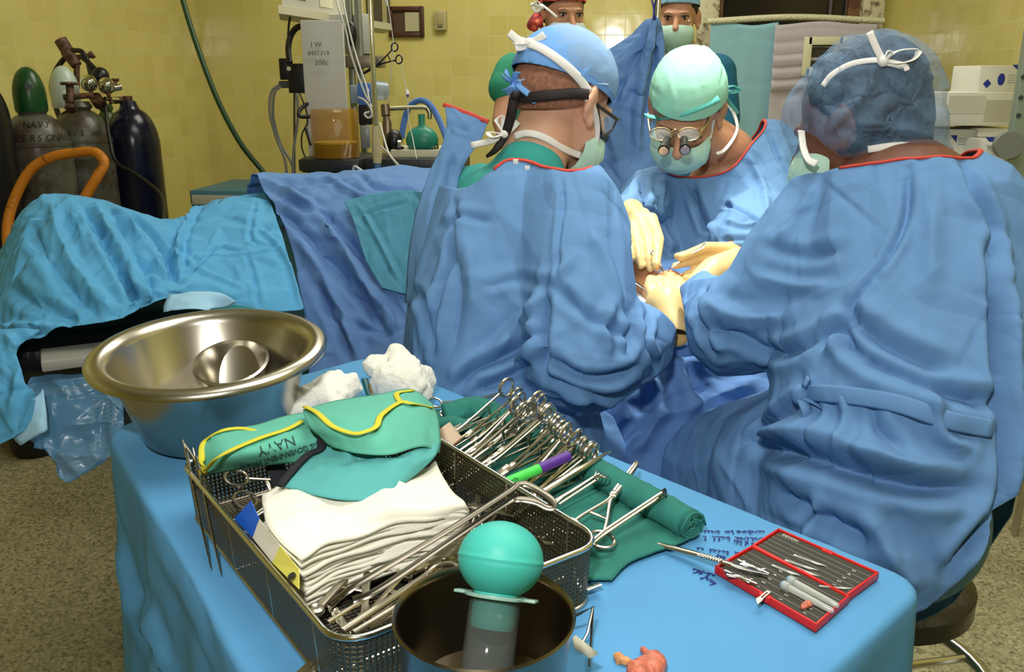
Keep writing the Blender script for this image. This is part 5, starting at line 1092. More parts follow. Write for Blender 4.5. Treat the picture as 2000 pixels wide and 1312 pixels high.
for i, (rx, ry) in enumerate([(992, 772), (1003, 782), (1010, 806), (1020, 818), (1030, 812), (1040, 806), (1049, 796), (1056, 800), (1066, 822), (1073, 827), (1080, 836), (1087, 842), (1095, 850), (1102, 856), (1109, 862), (1115, 868), (1122, 880), (1128, 884), (1134, 888), (1140, 893), (1146, 898), (1151, 903), (1014, 796), (1062, 812)]):
    zr = .985 if ry < 870 else .965
    a = T(rx, ry+6, zr-.008); slots.append((a, i, rx, ry))
ORD = 'first second third fourth fifth sixth seventh eighth ninth tenth eleventh twelfth thirteenth fourteenth fifteenth sixteenth seventeenth eighteenth nineteenth twentieth twenty-first twenty-second twenty-third twenty-fourth'.split()
rank = {s[1]: k for k, s in enumerate(sorted(slots, key=lambda s: s[2]))}
for a, i, rx, ry in slots:
    ang = math.atan2(-.80, -.60)+rng.uniform(-.10, .10)+(i-12)*.004
    Ln = .15; b = Vector((a.x+Ln*cos(ang), a.y+Ln*sin(ang), .940+rng.uniform(0, .004)))
    pr_ = hem if i % 3 else hem2
    o = pr_ if i in (0, 1) else dup(pr_)
    place(o, a, b, 78+rng.uniform(-14, 14), scale=rng.uniform(.92, 1.08), label='steel ringed clamp, %s from the left in the row fanned along the green roll' % ORD[rank[i]])
# open scissors and bent clamp at the left of that row
sc_ = clampthing('scissors', 'long steel scissors lying on the green towel between the retractors, rings toward the viewer', 'scissors', None, L=.17, ring=.0135, sep=.019, joint=.5, curve=.002)
sc_.pop('group', None)
place(sc_, T(1142, 1040, .952), T(1214, 946, .958), 10)
s2 = dup(sc_, label='steel scissors with one ring visible past the large white pad, top left of the towel'); place(s2, T(862, 798, .945), T(925, 782, .94), 25, scale=.75)
rd = thing('rod_pair', None, None)
bpy.data.objects.remove(rd)
def rodthing(name, label, pts, r, cat='instrument', m=inst, n=8, flat=1.0, group=None, parts=()):
    t = thing(name, label, cat, pts[0], group=group)
    MB().tube(spl(pts, 5) if len(pts) > 2 else pts, r, n, flat=flat, up=(0, 0, 1)).build('shaft', m, t)
    for nm, p2, r2, f2, m2 in parts: MB().tube(spl(p2, 4) if len(p2) > 2 else p2, r2, 8, flat=f2, up=(0, 0, 1)).build(nm, m2, t)
    return t
rodthing('forceps', 'straight steel forceps lying over the green towel lump beside the elastic bandage', [T(872, 845, .952), T(958, 794, .958)], [.002, .0026, .0014], parts=[('prong', [T(874, 849, .952), T(966, 798, .956)], [.002, .0026, .0012], 1, inst)])
rodthing('bent_clamp', 'long steel clamp with curved jaw, left end of the row of ringed handles', [T(995, 800, .96), T(940, 850, .952), T(922, 872, .95), T(905, 886, .945), T(893, 888, .944), T(888, 880, .945)], [.0025, .003, .0034, .003, .002, .0012], parts=[('shank', [T(985, 806, .956), T(925, 850, .948), T(890, 872, .944)], [.0022, .0026, .0012], 1, inst), ('box_joint', [T(934, 853, .952), T(922, 864, .95)], .005, .6, inst)])
rodthing('retractor', 'flat steel retractor with broad shiny blade at the near left of the clamps', [T(985, 862, .95), T(945, 900, .946), T(925, 915, .945)], [.003, .0045, .007, .009], flat=.25, m=bright, parts=[('blade', [T(930, 908, .945), T(935, 932, .94)], [.009, .010], .2, bright)])
rodthing('elevator', 'long steel elevator with pointed curved tip crossing the rolled towel right of the marker', [T(1048, 968, .955), T(1130, 918, .965), T(1168, 895, .968), T(1193, 881, .968)], [.0034, .0038, .003, .0012], parts=[('grip', [T(1030, 978, .952), T(1118, 925, .962)], .0045, .9, inst)])
rk = rodthing('rake_retractor', 'steel rake retractor with prongs resting on the green roll', [T(1070, 988, .955), T(1120, 958, .96), T(1163, 930, .97)], [.003, .0028, .002], parts=[('grip', [T(1030, 1010, .948), T(1108, 966, .957)], .004, .8, bright), ('side_rod', [T(1092, 985, .956), T(1168, 935, .97)], .0015, 1, bright)] + [('prong', [T(1160, 932, .972), T(1166+i*6, 920+i*4, .975), T(1172+i*6, 918+i*4, .968)], .0011, 1, bright) for i in range(4)])
ar = thing('bar_retractor', 'long flat steel retractor with a hooked end, lying across the folded end of the towel', 'instrument', T(1200, 1020, .95))
MB().tube([T(1126, 1082, .945), T(1180, 1040, .953), T(1296, 962, .972)], .0042, 8, flat=.4, up=(0, 0, 1)).build('shaft', inst, ar); MB().tube([T(1130, 1078, .951), T(1180, 1036, .960), T(1292, 962, .978)], .0018, 8).build('edge_rib', bright, ar)
MB().tube(spl([T(1288, 966, .975), T(1299, 960, .974), T(1302, 974, .96)], 4), .0042, 8, flat=.35, up=(1, 0, 0)).build('hook', darks, ar)
ae = thing('angled_retractor', 'short steel retractor with square bent blade at the right foot of the basket', 'instrument', T(1150, 1140, .945))
MB().tube([T(1122, 1108, .95), T(1132, 1140, .94), T(1142, 1150, .938)], [.003, .005, .006], 8, flat=.3, up=(0, 0, 1)).build('shaft', bright, ae); MB().tube([T(1142, 1151, .938), T(1170, 1140, .940)], .0072, 8, flat=.2, up=(.3, .3, .3)).build('blade', bright, ae)
MB().tube([T(1124, 1092, .95), T(1148, 1106, .945)], .0045, 8, flat=.3, up=(0, 0, 1)).build('upper_blade', inst, ae)
wr = thing('wire_retractor', 'thin dark wire retractor leaning beside the small bowl at the bottom', 'instrument', T(1140, 1230, .94))
MB().tube([T(1108, 1208, .955), T(1132, 1198, .96), T(1158, 1185, .962), T(1148, 1235, .945), T(1136, 1258, .938)], .0014, 8).build('wire_loop', darks, wr); MB().tube([T(1158, 1185, .962), T(1155, 1240, .94), T(1151, 1300, .936)], .0011, 8).build('wire_leg', darks, wr)

# ---- green towel, rolled along its far edge
rollp = [T(868, 812, .948), T(930, 800, .953), T(985, 822, .952), T(1060, 862, .95), T(1150, 912, .95), T(1250, 968, .95), T(1346, 1022, .95)]
gt = thing('rolled_towel', 'dark green surgical towel rolled along its far edge under the steel instruments', 'towel', T(1100, 950, ZT+.001))
rp = spl(rollp, 10); mb = MB(); mb.tube(rp, [.019, .0215, .0185, .0175, .0175, .0185, .0185], 22, flat=.86, up=(0, 0, 1)); o = mb.build('towel_roll', greent, gt, ang=180)
bm = bmesh.new(); bm.from_mesh(o.data); bmesh.ops.triangulate(bm, faces=[f for f in bm.faces if len(f.verts) > 4]); bmesh.ops.subdivide_edges(bm, edges=[e for e in bm.edges if len(e.link_faces) == 2 and e.calc_length() > .003][:4000], cuts=1, use_grid_fill=True); bm.to_mesh(o.data); bm.free()
foldify(o.data, (), 70, (.02, .06), (.002, .005), (.0006, .0022), seed=51)
e0 = T(1350, 1024, .95); dr_ = (T(1346, 1022, .95)-T(1250, 968, .95)).normalized(); sd = Vector((-dr_.y, dr_.x, 0)); mb = MB()
for r0, a0 in ((.0155, 0), (.0118, 1.0), (.008, 2.2), (.0045, 3.6)):
    mb.tube([e0+dr_*(.002+.001*sin(3*a))+sd*(r0*cos(a))+Vector((0, 0, r0*.84*sin(a)+.0)) for a in np.linspace(a0, a0+5.6, 26)], .0019, 6)
mb.tube([e0+dr_*.002+sd*(.016*cos(a))+Vector((0, 0, .014*sin(a))) for a in np.linspace(-.6, .5, 6)]+[T(1377, 1024, .945)], .0016, 6)
mb.build('spiral_end', greent, gt, ang=180)
def lerpz(p, z): return (p[0], p[1], z)
clothT('towel_flat', [[(850, 800, .938), (940, 806, .938), (1040, 850, .938), (1150, 912, .938), (1260, 975, .938), (1372, 1036, .9355)], [(835, 840, .938), (920, 870, .9395), (1010, 910, .939), (1110, 970, .9385), (1220, 1040, .937), (1330, 1060, .936)], [(850, 880, .9355), (930, 930, .936), (1010, 975, .936), (1090, 1030, .936), (1160, 1080, .936), (1235, 1095, .9355)], [(880, 920, .935), (950, 970, .9355), (1020, 1020, .936), (1085, 1075, .936), (1120, 1125, .936), (1195, 1132, .9352)]], greent, parent=gt, n=60, seed=52, folds=[([(1150, 925), (1250, 1000), (1300, 1020)], .004, -.003), ([(1000, 930), (1100, 990), (1180, 1010)], .003, .002)], solid=.003)
MB().tube(spl([T(845, 830, .945), T(880, 824, .95), T(925, 838, .948), T(960, 850, .943)], 6), [.006, .011, .010, .006], 14, flat=.8, up=(0, 0, 1)).build('towel_bunch', greent, gt, ang=180)
# ---- elastic bandage roll
eb = thing('bandage_roll', 'tan elastic bandage roll with brown spiral end, standing at the basket\'s far corner', 'bandage', T(865, 880, .95))
c0, c1 = T(852, 846, .985), T(876, 876, .968); c0 = c0; MB().tube([c0, c1], .0215, 32).build('roll_body', mat('bandage_pale', (200, 178, 158), .9, bump=[('weave', 300, .4, .0006)]), eb)
dv = (c1-c0).normalized(); a_ = dv.orthogonal().normalized(); b2 = dv.cross(a_); mb = MB(); mb.tube([c1+dv*.0006+(a_*cos(t)+b2*sin(t))*(.002+.0185*t/(2*pi*6)) for t in np.linspace(0, 2*pi*6, 160)], .0013, 6); mb.build('spiral_edge', mat('bandage_tan', (160, 116, 94), .9), eb, ang=180)
# ---- marker pen
mk_ = thing('marker_pen', 'bright green marker pen with purple cap resting across the clamp tips', 'pen', T(1040, 920, .975))
ma, mm_, mz = T(952, 958, .962), T(1054, 915, .974), T(1111, 890, .980)
MB().tube([ma, mm_], .0060, 20).build('barrel', mat('pen_green', (70, 206, 84), .45), mk_); MB().tube([mm_, mz], .0064, 20).build('cap', mat('pen_purple', (84, 44, 140), .45), mk_); MB().tube([ma, ma+(ma-mm_).normalized()*.006], [.005, .003], 16).build('pen_end', mat('pen_green', (70, 206, 84), .45), mk_)
x_ = (mm_-ma).normalized(); y_ = Vector((0, 0, 1)).cross(x_).normalized(); z_ = x_.cross(y_); vv = (Vector(_C)-mm_).normalized(); z2 = (vv-x_*vv.dot(x_)).normalized(); y2 = z2.cross(x_)
text('sterile', Matrix.Translation(ma+x_*.022-y2*.002+z2*.0062) @ Matrix((x_, y2, z2)).transposed().to_4x4(), .006, mat('pen_print', (20, 90, 50), .6), mk_)
mk2 = dup(mk_, label='second marker pen, mostly hidden, its purple cap under the bright green pen'); mk2.location = Vector(mk2.location)+Vector((.022, -.014, -.016)) if False else Vector(mk_.location)+(T(1058, 935, .962)-T(1075, 905, .977))

# ---- inside the basket
def zl(x, y, z): return Mb @ Vector((x, y, z))
kit = [((520, 1180), (655, 1075), .965, 1), ((640, 1165), (700, 1060), .958, 2), ((860, 1120), (745, 1020), .955, 3)]
bs = clampthing('bone_cutter', 'steel forceps with broad flat branches spread in the near end of the basket', 'forceps', None, L=.16, ring=.004, sep=.022, joint=.62, jw=.008, thin=2.0)
bs.pop('group', None)
place(bs, T(665, 1200, .955), T(735, 1045, .965), 8)
b3 = dup(bs, label='broad steel forceps in the basket, beneath the bar handle'); place(b3, T(850, 1095, .955), T(700, 1085, .960), 5)
t1 = clampthing('towel_clamp', 'small ring-handled towel clamp against the near wall of the basket', 'clamp', None, L=.10, ring=.009, sep=.013, thin=.8, m=bright); t1.pop('group', None)
place(t1, T(610, 1130, .95), T(650, 1190, .95), 15)
for k, (a, b, lb) in enumerate([((835, 1110), (740, 1190), 'ring-handled scissors in the basket with shiny loop beside the small bowl'), ((880, 1060), (800, 1080), 'ring-handled clamp in the basket just under the gauze stack'), ((905, 1050), (990, 985), 'ring-handled clamp in the basket near its right wall'), ((930, 990), (1060, 1020), 'ring-handled clamp lying lengthwise at the right inside wall of the basket'), ((470, 955), (560, 945), 'clamp in the far left of the basket under the mint towel'), ((1080, 1040), (960, 1040), 'ring-handled clamp in the right corner of the basket')]):
    o = dup(t1 if k % 2 else hem, label=lb); o.pop('group', None); place(o, T(*a, .965-.004*(k % 3)), T(*b, .952), rng.uniform(-25, 25), scale=1.25 if k == 0 else 1.05)
for k, (a, b, r, lb) in enumerate([((668, 1232), (880, 1092), .0055, 'thick steel rod nearest the near wall of the basket'), ((690, 1236), (900, 1108), .0048, 'second thick steel rod from the near end of the basket'), ((720, 1225), (915, 1120), .0042, 'steel rod running under the bowl edge in the basket'), ((640, 1215), (850, 1085), .0035, 'slim steel rod beside the thick rods at the near end of the basket')]):
    z = .962+.003*(k % 2); rodthing('steel_rod', lb, [T(*a, z), T(*b, z)], [r*.7, r, r, r*.6], flat=.7, m=inst, parts=[('tip', [T(*b, z), T(b[0]+14, b[1]-9, z)], [r*.6, r*.25], 1, bright)])
for k in range(13):
    u, v = rng.uniform(.02, LX-.05), rng.uniform(.02, WY-.03); a = rng.uniform(0, 2*pi); l = .10
    p0 = zl(u, v, .006+.002*k); q0 = Vector((min(max(u+l*cos(a), .015), LX-.015), min(max(v+l*sin(a), .015), WY-.015), .008+.002*k)); 
    o = dup(hem if k % 2 else t1, label='ring-handled steel instrument in the jumble at the bottom of the wire basket', group='instruments jumbled in the basket'); place(o, p0, Mb @ q0, rng.uniform(-20, 20), scale=.95)
# blue instrument cloth lining under the jumble
# gauze stack: many thin wavy layers
gz = MB()
ctl = [[(512, 962), (600, 925), (720, 925), (820, 912), (850, 905)], [(516, 985), (600, 965), (700, 960), (800, 950), (872, 950)], [(530, 1030), (610, 1010), (720, 1000), (820, 985), (905, 985)], [(588, 1085), (650, 1058), (740, 1030), (830, 1010), (915, 1000)]]
base = gridctl([[T(x, y, 1.004+(.010 if 0 < i < 3 else 0)+(.008 if j in (3,) else 0)) for j, (x, y) in enumerate(r)] for i, r in enumerate(ctl)], 8, 8)
nl = 13
for k in range(nl):
    G = base.copy(); c = G.reshape(-1, 3).mean(0); ph = rng.uniform(0, 6); off = np.array([rng.uniform(-.002, .002), rng.uniform(-.002, .002), -k*.0040])
    for i in range(G.shape[0]):
        for j in range(G.shape[1]):
            G[i, j, 2] += .0012*sin(j*.5+ph)*(1 if k else 2)+.0008*sin(i*.7+ph*2)
    G = c+(G-c)*(1+.006*sin(k*1.7)+.008*k/nl*0)+off
    # each layer is a folded double sheet: round its near edge down
    edge = G[-1:].copy(); edge[..., 2] -= .0030; e2 = G[-2:-1].copy(); e2[..., 2] -= .0034; lft = None
    H_ = np.concatenate([G, edge, e2]); gz.sheet(H_)
    E_ = G[:, :1].copy(); E2 = E_.copy(); E2[..., 2] -= .0032; gz.sheet(np.concatenate([E_, E2], axis=1))
o = gz.build('gauze_stack', gauzem, ang=180, solid=.0016); tag(o, 'thick stack of white folded gauze lying in the wire basket', 'gauze')
foldify(o.data, [([(560, 1000), (640, 985), (700, 1000)], .004, -.003), ([(720, 950), (760, 940), (800, 955)], .004, .004)], 30, (.02, .07), (.002, .005), (.0005, .0018), seed=53)
mb = MB(); mb.prism([tuple((Vector(T(x, y, .96)))[:2]) for x, y in ((535, 985), (620, 1090), (900, 1020), (830, 930))], ZT+.02, .955); mb.build('gauze_core', gauzem, o)

# ---- mint towel with yellow border over the basket's far corner
mt = thing('mint_towel', 'mint green cloth with yellow hem and black stencil print, folded over the basket\'s far corner', 'towel', T(620, 880, 1.0))
clothT('front_roll', [[(398, 862, 1.020), (430, 842, 1.032), (500, 830, 1.034), (560, 812, 1.036), (640, 800, 1.030)], [(392, 885, 1.018), (440, 866, 1.036), (520, 850, 1.040), (590, 832, 1.040), (660, 820, 1.034)], [(398, 905, 1.012), (450, 892, 1.030), (530, 878, 1.034), (600, 862, 1.034), (670, 850, 1.03)], [(404, 926, 1.000), (470, 916, 1.006), (540, 906, 1.010), (600, 900, 1.012), (670, 880, 1.012)]], towelm, parent=mt, n=16, seed=54)
clothT('upper_fold', [[(592, 800, 1.048), (660, 782, 1.055), (740, 770, 1.055), (803, 760, 1.045), (846, 790, 1.03)], [(594, 812, 1.055), (665, 812, 1.066), (745, 800, 1.066), (815, 792, 1.056), (856, 820, 1.035)], [(606, 836, 1.052), (670, 850, 1.058), (750, 850, 1.060), (820, 832, 1.050), (860, 860, 1.03)], [(640, 868, 1.040), (690, 884, 1.045), (760, 888, 1.046), (822, 872, 1.040), (858, 885, 1.02)]], towelm, parent=mt, n=20, seed=55, folds=[([(610, 830), (680, 850), (730, 852)], .004, .003)])
clothT('lower_flap', [[(636, 838, 1.040), (668, 858, 1.038), (720, 884, 1.040), (790, 884, 1.040), (862, 858, 1.030)], [(612, 872, 1.030), (660, 890, 1.036), (720, 906, 1.036), (785, 908, 1.035), (850, 890, 1.026)], [(585, 908, 1.022), (645, 925, 1.030), (710, 938, 1.028), (775, 938, 1.026), (820, 920, 1.022)], [(545, 948, 1.014), (620, 968, 1.018), (690, 978, 1.016), (745, 972, 1.016), (775, 955, 1.018)]], towelm2, parent=mt, n=20, seed=56, folds=[([(665, 905), (720, 890), (800, 888)], .005, -.004), ([(668, 845), (672, 880), (690, 900)], .003, .004)])
def hem_(pts, z, w_=.0068): MB().tube([T(*q) for q in spl(pts, 6)], w_/2, 8, flat=.35, up=(0, 0, 1)).build('yellow_hem', yellow, mt, ang=180)
hem_([(400, 924, 1.003), (394, 895, 1.020), (398, 864, 1.023), (430, 842, 1.036), (470, 836, 1.037), (500, 842, 1.037)], 0)
hem_([(402, 918, 1.010), (430, 890, 1.035), (500, 858, 1.043), (560, 838, 1.043), (590, 822, 1.046)], 0)
hem_([(596, 794, 1.052), (620, 806, 1.067), (650, 832, 1.066), (690, 846, 1.066), (715, 842, 1.067), (735, 832, 1.068), (745, 810, 1.070), (780, 786, 1.065), (806, 788, 1.062), (844, 796, 1.040)], 0)
hem_([(806, 762, 1.048), (775, 768, 1.058), (782, 786, 1.064)], 0)
MB().tube([T(*q) for q in spl([(633, 832, 1.046), (628, 858, 1.040), (626, 876, 1.036), (604, 886, 1.032), (580, 908, 1.026), (546, 948, 1.018)], 6)], .0048, 8, flat=.5, up=(0, 0, 1)).build('black_binding', blackb, mt, ang=180)
stn = mat('stencil', (40, 66, 62), .8)
def drape_text(o, src, off=.0026):
    b = bvh_of(*src); me = o.data; A = coords(me); Cv = Vector(_C)
    for i in range(len(A)):
        d = (Vector(A[i])-Cv).normalized(); h = b.ray_cast(Cv, d)
        if h[0] is not None: A[i] = h[0]-d*off
    me.vertices.foreach_set('co', A.ravel()); me.update()
def onto(objs, pts, off=.002):
    b = bvh_of(*objs); return [Vector(q) for q in on(b, pts, off, 1, 1.0)]
fr_ = [c for c in mt.children if c.name.startswith('front_roll')][0]
q4 = onto([fr_], [(504, 900), (622, 862)], .0025); A_, B_ = q4[0], q4[-1]
x = (A_-B_).normalized(); v_ = (Vector(_C)-A_).normalized(); z = (v_-x*v_.dot(x)).normalized(); y = z.cross(x)
tx1 = text('U.S. GOVERNMENT PROPERTY', Matrix.Translation(B_+z*.0040) @ Matrix((x, y, z)).transposed().to_4x4(), .0078, stn, mt, spacing=.86)
tx2 = text('NAVY', Matrix.Translation(B_+z*.0040+x*.022-y*.014) @ Matrix((x, y, z)).transposed().to_4x4(), .015, stn, mt)
for tx in (tx1, tx2): drape_text(tx, [fr_])
# dark strap buckle under the towel in the basket
ds = thing('dark_strap', 'short dark strap with white square tab hanging beneath the mint towel', 'strap', T(548, 930, .99)); MB().tube([T(535, 905, 1.0), T(552, 945, .985)], .010, 8, flat=.2, up=(0, 0, 1)).build('strap_band', blackb, ds); MB().tube([T(552, 945, .984), T(556, 958, .982)], .008, 8, flat=.2, up=(0, 0, 1)).build('white_tab', white, ds)
# ---- card by the basket wall
cd = thing('package_card', 'blue, white and yellow card with a punched hole, tucked inside the basket\'s near wall', 'card', T(530, 1060, .985))
def strip(name, quad, m, off=0):
    G = [T(*q) for q in quad]; return MB().add(G, [(0, 1, 2, 3)]).build(name, m, cd, solid=.0008, smooth=False)
strip('blue_end', [(458, 1013, .985), (490, 978, 1.010), (507, 1014, 1.008), (494, 1050, .990)], mat('card_blue', (20, 92, 204), .5))
strip('white_field', [(494, 1050, .990), (507, 1014, 1.008), (548, 1066, 1.006), (532, 1098, .990)], mat('card_white', (214, 212, 196), .5))
strip('yellow_field', [(532, 1098, .990), (548, 1066, 1.006), (584, 1112, 1.002), (584, 1150, .992)], mat('card_yellow', (214, 208, 96), .5))
k0, k1 = T(514, 1044, 1.001), T(530, 1066, 1.001); x = (k1-k0).normalized(); v_ = (Vector(_C)-k0).normalized(); z = (v_-x*v_.dot(x)).normalized(); y = z.cross(x); text('Kim', Matrix.Translation(k0+z*.0018+y*.004) @ Matrix((x, y, z)).transposed().to_4x4(), .017, mat('card_print', (30, 80, 180), .5), cd)
hc = T(571, 1126, .998); MB().tube([hc+z*.0004, hc+z*.0018], .0035, 14).build('hole', mat('hole_dark', (40, 40, 36), .6), cd)
# ---- forceps leaning outside the left wall
fp = thing('forceps', 'long steel tweezers hooked over the outside left corner of the wire basket', 'forceps', T(390, 1000, .96))
for nm, pts in (('prong', [(358, 860, 1.02), (368, 900, 1.004), (390, 1010, .962), (412, 1110, .935)]), ('prong', [(378, 876, 1.02), (392, 930, 1.002), (412, 1030, .962), (432, 1122, .935)])): MB().tube([T(*q) for q in spl(pts, 5)], [.0022, .0045, .0036, .0026, .0012], 8, flat=.4, up=(.6, .6, .5)).build(nm, inst, fp)
MB().tube([T(*q) for q in spl([(360, 866, 1.02), (372, 885, 1.012), (400, 935, 1.0), (412, 960, .995)], 4)], .002, 8, flat=.5).build('catch', darks, fp)

# ---- small bowl with bulb syringe
bo = Vector((-.083, .517)); zr = 1.045; rb = .0625
bw = thing('solution_bowl', 'small deep stainless steel bowl of dark fluid in the foreground holding the teal bulb syringe', 'bowl', (bo.x, bo.y, ZT))
MB().lathe([(0, ZT+.002), (.048, ZT+.002), (.052, ZT+.006), (.0605, zr-.004), (rb, zr-.002), (rb+.0012, zr), (rb, zr+.0016), (.0605, zr), (.0590, zr-.004), (.0505, ZT+.009), (.047, ZT+.005), (0, ZT+.005)], 72, Matrix.Translation((bo.x, bo.y, 0))).build('bowl_body', mat('dark_brushed', (128, 120, 102), .24, 1, bump=[('noise', 12, .06, .002)]), bw, ang=60)
MB().lathe([(.0535, ZT+.048), (0, ZT+.0481)], 48, Matrix.Translation((bo.x, bo.y, 0))).build('fluid', mat('fluid', (60, 50, 34), .03, spec=.8, alpha=.85), bw)
bsy = thing('bulb_syringe', 'teal rubber bulb syringe with clear plastic barrel standing in the small bowl', 'syringe', (bo.x, bo.y, ZT+.01))
cb2 = P(978, 1092, .606); dn = (P(962, 1240, .60)-cb2); dn = (P(950, 1310, .59)-cb2).normalized(); axq = (-dn).to_track_quat('Z', 'Y').to_matrix().to_4x4(); Ms = Matrix.Translation(cb2) @ axq
rB = .0298; sR = .86*0+1
prof = [(0, .0263)]+[(rB*sin(t), .0262*cos(t)) for t in np.linspace(.12, 1.5, 16)]+[(rB+.0004, .0012), (rB+.0005, 0), (rB-.0003, -.0014)]+[(rB*sin(t), .0262*cos(t)) for t in np.linspace(1.66, 2.55, 12)]
MB().lathe(prof[::-1], 64, Ms).build('bulb', rubber, bsy, ang=60)
pr2 = [(.0158, -.020), (.0158, -.026)]+[(.0152+.0005*(i % 2), -.026-.0022*i) for i in range(9)]+[(.0146, -.046), (.0, -.0462)]
MB().lathe(pr2[::-1], 40, Ms).build('bulb_neck', rubber, bsy, ang=30)
fl_ = MB(); fl_.lathe([(.0165, -.0235), (.022, -.0235), (.0222, -.0245), (.022, -.0258), (.0165, -.0258)], 40, Ms); fl_.add([Ms @ Vector((sx*.026*(1 if i in (0, 3) else .72), sy*.010, -.0246)) for i, (sx, sy) in enumerate([(1, 1), (.7, 1.6), (-.7, 1.6), (-1, 1)])], [(0, 1, 2, 3)])
for s in (-1, 1): fl_.box(Ms @ Vector((s*.024, 0, -.0246)), (.010, .012, .0022), rot=axq.to_3x3().to_4x4(), bev=.0006)
fl_.build('finger_flange', mat('frost_plastic', (150, 190, 176), .35, alpha=.75), bsy, ang=40)
MB().lathe([(.0172, -.024), (.0176, -.092), (.014, -.100), (.005, -.104)], 40, Ms).build('barrel', mat('barrel_clear', (96, 104, 100), .08, alpha=.30, spec=.5), bsy, solid=.001)
tg = thing('paper_tag', 'small white paper strip tag sticking out right of the small bowl', 'tag', T(1145, 1265, .96))
MB().add([T(1118, 1245, .975), T(1124, 1240, .975), T(1169, 1276, .962), T(1153, 1286, .962), T(1122, 1266, .972)], [(0, 1, 2, 3, 4)]).build('strip', mat('tag_white', (216, 216, 200), .8), tg, solid=.0006)

# ---- scalpel
sk = thing('scalpel', 'steel scalpel handle with ribbed grip and blade resting on the edge of the red case', 'scalpel', T(1340, 1085, .937))
MB().tube([T(*q) for q in spl([(1254, 1060, .935), (1266, 1058, .935), (1300, 1066, .937), (1370, 1084, .943), (1432, 1103, .950)], 6)], [.0032, .0048, .0042, .0044, .0042, .0036], 10, flat=.45, up=(0, 0, 1)).build('handle', inst, sk)
gr = MB(); 
for i in range(9): 
    c = T(1366+i*5, 1083+i*1.35, .9452+i*.0006); gr.box(c, (.0008, .0062, .0012), rot=Matrix.Rotation(math.atan2(-.3, .95)-.45, 4, 'Z'))
gr.build('grip_ribs', bright, sk)
MB().tube([T(1430, 1102, .951), T(1450, 1108, .952), T(1501, 1121, .949)], [.0030, .0034, .0030, .0008], 8, flat=.14, up=(0, 0, 1)).build('blade', bright, sk)

# ---- red needle counter case (two hinged halves)
red = mat('red_plastic', (206, 30, 22), .35, spec=.5); foam = mat('foam_dark', (62, 62, 56), .95, bump=[('noise', 400, .5, .001)]); line = mat('foam_line', (140, 140, 132), .8); num = mat('foam_number', (210, 210, 200), .8)
case = thing('needle_case', 'open red plastic needle case with dark foam numbered pads', 'case', T(1550, 1130, ZT+.002))
def half(name, c4, hgt, parent):
    """c4: four table-plane corners (3D), clockwise"""
    z0, z1 = ZT+.0015, ZT+.0015+hgt; tk = .0022; mb = MB(); n = 4
    mb.prism([(p.x, p.y) for p in c4], z0, z0+.0015)
    for i in range(4):
        a, b = c4[i], c4[(i+1) % 4]; d = b-a; L_ = d.length; c = (a+b)/2; M = Matrix.Translation((c.x, c.y, (z0+z1)/2)) @ Matrix.Rotation(math.atan2(d.y, d.x), 4, 'Z'); mb.box((0, 0, 0), (L_+tk, tk, z1-z0), M=M, bev=.0006)
    o = mb.build(name, red, parent); cc = sum(c4, Vector())/4
    q = [cc+(p-cc)*.955 for p in c4]; f = MB(); f.prism([(p.x, p.y) for p in q], z0+.0014, z1-.0022); fo = f.build('foam_pad', foam, o, smooth=False)
    zt_ = z1-.0021; l = MB()
    for k in range(1, 6):
        t = k/6; a = q[0].lerp(q[3], t); b = q[1].lerp(q[2], t); l.tube([(a.x, a.y, zt_), (b.x, b.y, zt_)], .00028, 4)
    l.build('pad_lines', line, o)
    return o, q, zt_
lo = [T(1398, 1122, ZT), T(1592, 1236, ZT), T(1655, 1180, ZT), T(1468, 1082, ZT)]; up_ = [T(1470, 1080, ZT), T(1652, 1178, ZT), T(1712, 1134, ZT), T(1520, 1048, ZT)]
ho, ql, zl1 = half('lower_tray', lo, .0085, case); hu, qu, zu1 = half('upper_tray', up_, .0085, case)
for a in (lo[0].lerp(lo[1], .52), up_[2].lerp(up_[3], .48)): MB().box((a.x, a.y, ZT+.006), (.012, .006, .007), rot=Matrix.Rotation(-.72, 4, 'Z'), bev=.0012).build('latch', red, case)
def numat(q, zt, u, v, s, ho):
    a = q[0].lerp(q[1], u); b = q[3].lerp(q[2], u); p = a.lerp(b, v); x = -(q[3]-q[0]).normalized(); y = Vector((0, 0, 1)).cross(x)
    text(s, Matrix.Translation((p.x, p.y, zt+.0002)) @ Matrix((x, y, Vector((0, 0, 1)))).transposed().to_4x4(), .0052, num, ho, name='number')
for i, s in enumerate('12345'):
    numat(ql, zl1, .38, .12+i*.17, s, ho); numat(qu, zu1, .84, .12+i*.17, s, hu)
for i, s in enumerate('123'): numat(ql, zl1, .62, .12+i*.17, s, ho); 
for i, s in enumerate('12'): numat(ql, zl1, .86, .12+i*.17, s, ho)
a = qu[3].lerp(qu[2], .05); x = (qu[2]-qu[3]).normalized(); y = Vector((0, 0, 1)).cross(x); text('DEVON', Matrix.Translation((a.x, a.y, zu1+.0002)) @ Matrix.Translation(-y*.006) @ Matrix((x, y, Vector((0, 0, 1)))).transposed().to_4x4(), .0055, num, hu)
